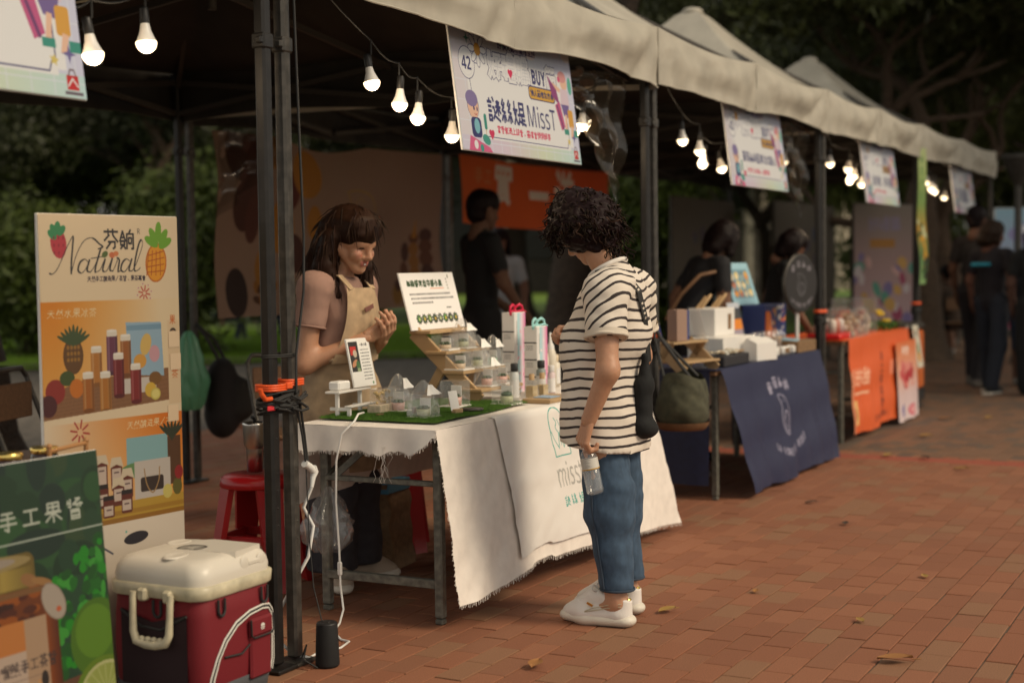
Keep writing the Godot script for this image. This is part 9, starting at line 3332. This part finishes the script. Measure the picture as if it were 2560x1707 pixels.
	var hr := [[hx.call(Vector3(0, 0.055, -0.035)), hx.call(Vector3(0, 0.058, 0.012)), 0.094, 0.09, H], [Vector3(0, 1.40, 0.0), Vector3(0, 1.24, -0.07), 0.098, 0.09, H, Vector3(0, 0, 1), 1.15], [Vector3(-0.03, 1.26, -0.075), Vector3(-0.03, 1.18, -0.09), 0.09, 0.06, H, Vector3(0, 0, 1), 1.7],
		[Vector3(-0.085, 1.39, 0.025), Vector3(-0.10, 1.28, 0.0), 0.038, 0.042, H], [Vector3(-0.10, 1.28, 0.0), Vector3(-0.085, 1.165, 0.05), 0.044, 0.022, H], [Vector3(0.085, 1.39, 0.045), Vector3(0.095, 1.27, 0.055), 0.038, 0.036, H], [Vector3(0.095, 1.27, 0.055), Vector3(0.08, 1.18, 0.085), 0.036, 0.02, H],
		[hx.call(Vector3(-0.045, 0.09, 0.045)), hx.call(Vector3(-0.05, 0.062, 0.072)), 0.036, 0.020, H], [hx.call(Vector3(0.045, 0.09, 0.045)), hx.call(Vector3(0.05, 0.062, 0.072)), 0.036, 0.020, H], [hx.call(Vector3(0.0, 0.095, 0.05)), hx.call(Vector3(0.0, 0.066, 0.082)), 0.036, 0.018, H]]
	var hn := FastNoiseLite.new()
	hn.frequency = 14.0
	var hmesh := sdf(hr, 0.0075, 0.022, [], hn, 0.005)
	var hair := put("hair", hmesh, M.hair, t)
	var arr := hmesh.surface_get_arrays(0)
	var hv: PackedVector3Array = arr[Mesh.ARRAY_VERTEX]
	var hnv: PackedVector3Array = arr[Mesh.ARRAY_NORMAL]
	var sm := MB.new()
	for i in 420:
		var k := rng.randi() % hv.size()
		var n := hnv[k]
		var p := hv[k]
		if n.y < -0.5 or ((hd.affine_inverse() * p).z > 0.055 and (hd.affine_inverse() * p).y < 0.075):
			continue
		var down := (Vector3.DOWN - n * Vector3.DOWN.dot(n) * 0.9 + Vector3(rng.randfn(), 0, rng.randfn()) * 0.08).normalized()
		var ln := rng.randf_range(0.05, 0.10)
		var pts := []
		for j in 6:
			var u := j / 5.0
			pts.append(p + down * ln * u + n * (0.001 + 0.006 * sin(u * PI) * rng.randf()))
		var g := rng.randf_range(0.7, 1.8)
		sm.col = Color(0.020 * g, 0.010 * g, 0.0065 * g)
		sm.tube(pts, [0.0022, 0.0024, 0.0022, 0.0018, 0.0012, 0.0005], 4, false)
	for i in 16:
		var p := Vector3(-0.12 + rng.randf() * 0.1, 1.2 + rng.randf() * 0.04, -0.12 + rng.randf() * 0.1)
		sm.col = H
		sm.tube([p, p + Vector3(-0.015, -0.03, -0.012), p + Vector3(-0.04 - rng.randf() * 0.02, -0.04 - rng.randf() * 0.02, -0.03)], [0.004, 0.003, 0.0005], 4, false)
	obj("strands", sm, M.hair, hair)


# a plainer figure for people out of focus: one skinned body coloured by what it wears, hair as a child
func figure(label: String, at: Vector3, turn: float, h: float, c: Dictionary, pose := {}) -> Node3D:
	var t := thing("person", label, "person", at, turn)
	var s := h / 1.7
	var sk: Color = c.get("skin", Color(0.36, 0.18, 0.11))
	var top: Color = c.top
	var bot: Color = c.bottom
	var sho: Color = c.get("shoe", Color(0.02, 0.02, 0.02))
	var lean: float = pose.get("lean", 0.0)
	var B := Basis(Vector3.RIGHT, lean)
	var sit: bool = pose.get("sit", false)
	var py := 0.47 if sit else 0.93
	var up := func(v: Vector3) -> Vector3: return Vector3(0, py, 0) * s + B * ((v - Vector3(0, 0.93, 0)) * s)
	var b := []
	b.append([Vector3(0, py, 0) * s, up.call(Vector3(0, 1.1, 0.01)), 0.135 * s, 0.12 * s, top if c.get("long", true) else bot, B * Vector3(0, 0, 1), 1.3])
	b.append([up.call(Vector3(0, 1.1, 0.01)), up.call(Vector3(0, 1.28, 0.0)), 0.13 * s, 0.14 * s, top, B * Vector3(0, 0, 1), 1.35])
	b.append([up.call(Vector3(-0.13, 1.39, 0)), up.call(Vector3(0.13, 1.39, 0)), 0.062 * s, 0.062 * s, top])
	b.append([up.call(Vector3(0, 1.40, -0.01)), up.call(Vector3(0, 1.50, 0.02)), 0.055 * s, 0.05 * s, sk])
	var nod: float = pose.get("nod", 0.15)
	var hd := Transform3D((B * Basis(Vector3.UP, pose.get("look", 0.0)) * Basis(Vector3.RIGHT, nod)).scaled(Vector3.ONE * s), up.call(Vector3(0, 1.585, 0.03)))
	for sd: float in [-1.0, 1.0]:
		var key := "larm" if sd > 0 else "rarm"
		var arm: Array = pose.get(key, [Vector3(sd * 0.23, 1.13, -0.02), Vector3(sd * 0.23, 0.88, 0.05)])
		var sh: Vector3 = up.call(Vector3(sd * 0.175, 1.385, 0))
		var el: Vector3 = up.call(arm[0])
		var wr: Vector3 = up.call(arm[1])
		b.append([sh, sh.lerp(el, 0.6), 0.062 * s, 0.056 * s, top])
		b.append([sh.lerp(el, 0.55), el, 0.045 * s, 0.04 * s, top if c.get("sleeves", false) else sk])
		b.append([el, wr, 0.04 * s, 0.028 * s, top if c.get("sleeves", false) else sk])
		var d := (wr - el).normalized()
		b.append([wr, wr + d * 0.075 * s, 0.026 * s, 0.024 * s, sk, Vector3(1, 0, 0), 1.5])
		b.append([wr + d * 0.07 * s, wr + d * 0.14 * s + Vector3(0, -0.01, 0.02) * s, 0.022 * s, 0.012 * s, sk, Vector3(1, 0, 0), 1.5])
		b.append([wr + d * 0.02 * s, wr + d * 0.07 * s + Vector3(0, 0, 0.035) * s, 0.014 * s, 0.009 * s, sk])
		var st: float = pose.get("stride", 0.0) * sd
		var hip := Vector3(sd * 0.09, py - 0.02, 0) * s
		var kn := Vector3(sd * 0.1, 0.48, 0.03 + st * 0.5) * s
		var an := Vector3(sd * 0.1, 0.09, -0.03 + st) * s
		if sit:
			kn = Vector3(sd * 0.12, 0.47, 0.40) * s
			an = Vector3(sd * 0.12, 0.08, 0.38 + 0.08 * sd) * s
		var lw: float = c.get("leg_width", 1.0)
		b.append([hip, kn, 0.092 * s, 0.066 * s * lw, bot])
		b.append([kn, an, 0.062 * s * lw, 0.05 * s * lw, bot if not c.get("bare", false) else sk])
		b.append([an + Vector3(0, -0.045, -0.03) * s, an + Vector3(sd * 0.02, -0.055, 0.15) * s, 0.038 * s, 0.032 * s, sho])
	var bm := sdf(b, 0.02, 0.035)
	var hb := []
	for q in placed(head_bones(sk, sk * 0.85), hd):
		var z: Array = q
		z[2] = z[2] * s
		z[3] = z[3] * s
		hb.append(z)
	var hm := sdf(hb, 0.0095, 0.016)
	put("body", merge([[bm, Transform3D()], [hm, Transform3D()]]), M.cloth_v, t)
	var hc: Color = c.get("hair", Color(0.010, 0.007, 0.006))
	var hr := [[hd * Vector3(0, 0.055, -0.03), hd * Vector3(0, 0.06, 0.015), 0.093 * s, 0.088 * s, hc], [hd * Vector3(0, 0.02, -0.05), hd * Vector3(0, -0.02, -0.05), 0.08 * s, 0.07 * s, hc]]
	var ln: float = c.get("hair_len", 0.0)
	if ln > 0.0:
		var e: Vector3 = hd * Vector3(0, -0.02, -0.07) + Vector3(0, -ln, -0.03) * s
		hr.append([hd * Vector3(-0.03, 0.0, -0.05), e + Vector3(-0.03, 0, 0) * s, 0.08 * s, 0.06 * s, hc])
		hr.append([hd * Vector3(0.03, 0.0, -0.05), e + Vector3(0.03, 0, 0) * s, 0.08 * s, 0.06 * s, hc])
		for sd: float in [-1.0, 1.0]:
			hr.append([hd * Vector3(sd * 0.078, 0.03, 0.02), hd * Vector3(sd * 0.085, -0.05, 0.01) + Vector3(0, -ln * 0.5, 0), 0.035 * s, 0.03 * s, hc])
	var hn := FastNoiseLite.new()
	hn.frequency = 18.0
	put("hair", sdf(hr, 0.012, 0.02, [], hn, 0.008), M.hair, t)
	return t


func bystanders() -> void:
	rng.seed = 707
	var blk := Color(0.006, 0.005, 0.005)
	figure("man in a black tee standing with his back half turned behind the plant stall", Vector3(4.83, 0, -1.95), 0.95, 1.76, {"top": blk, "bottom": blk, "skin": Color(0.17, 0.085, 0.05)}, {"nod": 0.12, "look": 0.15, "rarm": [Vector3(-0.24, 1.12, 0.05), Vector3(-0.19, 0.92, 0.22)], "larm": [Vector3(0.24, 1.12, 0.05), Vector3(0.12, 0.95, 0.25)]})
	var g := figure("woman in a grey-blue blouse standing far back on the path", Vector3(7.9, 0, -3.45), -0.9, 1.6, {"top": Color(0.36, 0.38, 0.40), "bottom": Color(0.015, 0.015, 0.02), "skin": Color(0.20, 0.10, 0.065), "hair_len": 0.08, "sleeves": false}, {"nod": 0.2, "rarm": [Vector3(-0.24, 1.13, 0.0), Vector3(-0.22, 0.88, 0.08)]})
	g.rotation.y = -1.1
	var n := figure("dark haired woman in navy bending over the pastry stall", Vector3(5.15, 0, -0.62), 0.6, 1.6, {"top": Color(0.008, 0.008, 0.014), "bottom": Color(0.008, 0.008, 0.012), "skin": Color(0.22, 0.11, 0.07), "hair_len": 0.06}, {"lean": 0.45, "nod": 0.1, "look": 0.3, "rarm": [Vector3(-0.22, 1.15, 0.1), Vector3(-0.16, 0.98, 0.3)]})
	n.rotation.y = 0.9
	var stp := MB.new()
	stp.tube([Vector3(5.13, 1.22, -0.40), Vector3(5.02, 1.20, -0.46), Vector3(4.94, 1.08, -0.56), Vector3(4.93, 0.92, -0.66)], 0.013, 6)
	tag(obj("bag_strap", stp, M.wood_brown), "tan strap slung across the bending woman's navy back", "strap")
	figure("woman with a dark bob reaching forward behind the round sign", Vector3(6.72, 0, -0.55), 0.5, 1.52, {"top": Color(0.007, 0.006, 0.007), "bottom": Color(0.008, 0.008, 0.01), "skin": Color(0.26, 0.13, 0.08), "hair_len": 0.07}, {"lean": 0.25, "nod": 0.4, "rarm": [Vector3(-0.24, 1.12, 0.1), Vector3(-0.16, 0.93, 0.32)]})
	# walkers at the right
	figure("tall dark clothed man walking behind the woman with the blue arm band", Vector3(11.35, 0, 0.10), 1.2, 1.78, {"top": Color(0.012, 0.008, 0.008), "bottom": Color(0.012, 0.010, 0.012), "skin": Color(0.14, 0.06, 0.035), "shoe": Color(0.16, 0.14, 0.12)}, {"stride": 0.12})
	var w := figure("dark haired woman in black with a turquoise arm band walking away", Vector3(10.75, 0, 0.36), 1.25, 1.62, {"top": Color(0.008, 0.007, 0.008), "bottom": Color(0.014, 0.017, 0.028), "skin": Color(0.17, 0.07, 0.04), "hair": Color(0.016, 0.009, 0.007), "hair_len": 0.05, "sleeves": false, "leg_width": 1.35, "shoe": Color(0.012, 0.012, 0.012)}, {"stride": 0.16, "look": -0.7, "rarm": [Vector3(-0.24, 1.13, -0.05), Vector3(-0.2, 0.9, 0.06)]})
	var ab := MB.new()
	ab.box(Vector3(0.05, 1.23, -0.12), Vector3(0.2, 0.028, 0.02), 0.004)
	mat("turquoise", lin(0.01, 0.28, 0.40), 0.5)
	obj("shirt_stripe", ab, M.turquoise, w)
	for q in [[0.11, 0.17], [-0.10, -0.20]]:
		var so := MB.new()
		so.box(Vector3(q[0], 0.012, q[1] + 0.02), Vector3(0.09, 0.02, 0.26), 0.009)
		obj("shoe_sole", so, M.sole_cream, w)
	figure("person in black cut off by the right edge of the view", Vector3(10.55, 0, 0.78), 1.5, 1.58, {"top": Color(0.006, 0.005, 0.006), "bottom": Color(0.006, 0.005, 0.006), "skin": Color(0.13, 0.06, 0.04), "hair_len": 0.12, "leg_width": 1.6}, {"stride": 0.08})
	figure("child sized walker in pale shorts half hidden between the dark walkers", Vector3(11.6, 0, 0.52), 1.4, 1.35, {"top": Color(0.02, 0.02, 0.03), "bottom": Color(0.05, 0.07, 0.12), "skin": Color(0.22, 0.11, 0.07), "bare": true, "shoe": Color(0.4, 0.38, 0.34)}, {"stride": 0.1})
	# seated and standing people farther down the lane
	var sg := figure("bending person in a grey shirt and white sneakers far down the lane", Vector3(22.6, 0, -2.0), 1.9, 1.7, {"top": Color(0.09, 0.085, 0.085), "bottom": Color(0.07, 0.055, 0.045), "skin": Color(0.16, 0.08, 0.05), "shoe": Color(0.5, 0.46, 0.42)}, {"lean": 0.3, "stride": 0.1, "nod": 0.3})
	sg.rotation.y = -1.9
	var s1 := figure("seated person in brown with bare knees beyond the fourth post", Vector3(16.2, 0, -1.05), 1.2, 1.66, {"top": Color(0.10, 0.065, 0.045), "bottom": Color(0.03, 0.025, 0.025), "skin": Color(0.24, 0.125, 0.08), "bare": true, "shoe": Color(0.3, 0.28, 0.26)}, {"sit": true, "lean": 0.25})
	s1.rotation.y = 2.2
	var s2 := figure("seated person in white shoes on a metal chair beside the lane", Vector3(18.6, 0, -1.3), 1.2, 1.66, {"top": Color(0.05, 0.04, 0.035), "bottom": Color(0.22, 0.12, 0.08), "skin": Color(0.24, 0.125, 0.08), "bare": true, "shoe": Color(0.42, 0.4, 0.37)}, {"sit": true, "lean": 0.3})
	s2.rotation.y = 1.9
	for q in [[Vector3(16.1, 0, -1.0), 2.2, "metal chair under the seated person in brown"], [Vector3(18.5, 0, -1.25), 1.9, "metal chair under the seated person in white shoes"], [Vector3(21.0, 0, -1.6), 2.6, "empty metal chair beside the bending person"]]:
		var ch := thing("folding_chair", q[2], "chair", q[0], q[1])
		chair(ch)
	# picnickers behind the cookie banner
	for q in [[Vector3(16.9, 0, -14.0), 0.7, Color(0.01, 0.01, 0.012), Color(0.02, 0.03, 0.06), "seated picnicker in dark clothes at the left of the lawn"], [Vector3(18.1, 0, -13.9), -0.5, Color(0.02, 0.02, 0.03), Color(0.03, 0.035, 0.06), "seated picnicker in navy in the middle of the lawn"], [Vector3(19.2, 0, -13.4), -0.8, Color(0.30, 0.16, 0.12), Color(0.015, 0.012, 0.012), "seated picnicker in a pink top at the right of the lawn"]]:
		var pf := figure(q[4], q[0], q[1], 1.66, {"top": q[2], "bottom": q[3], "skin": Color(0.28, 0.15, 0.10), "shoe": Color(0.25, 0.23, 0.22)}, {"sit": true, "lean": 0.2})
		pf.position.y = 0.0
		var b := thing("picnic_stool", "low stool under the %s" % (q[4] as String).replace("seated picnicker", "picnicker"), "stool", q[0], q[1])
		var m := MB.new()
		m.box(Vector3(0, 0.36, -0.02), Vector3(0.3, 0.03, 0.26), 0.01)
		for sx: float in [-0.12, 0.12]:
			m.bar(Vector3(sx, 0, 0.1), Vector3(sx, 0.35, -0.1), 0.02, 0.02)
			m.bar(Vector3(sx, 0, -0.12), Vector3(sx, 0.35, 0.08), 0.02, 0.02)
		obj("frame", m, M.leg_grey, b)
	var bg := thing("blue_bag", "bright blue bag with a red flap on the ground by the picnickers", "bag", Vector3(18.2, 0, -13.0), 0.4)
	put("body", sdf([[Vector3(-0.1, 0.15, 0), Vector3(0.1, 0.15, 0), 0.15, 0.15, Color(0.01, 0.04, 0.25)]], 0.025, 0.02, [[Vector3.ZERO, Vector3.DOWN]]), M.cloth_v, bg)
	var rf := MB.new()
	rf.box(Vector3(0, 0.29, 0.06), Vector3(0.14, 0.06, 0.1), 0.02)
	obj("flap", rf, M.tray_red, bg)
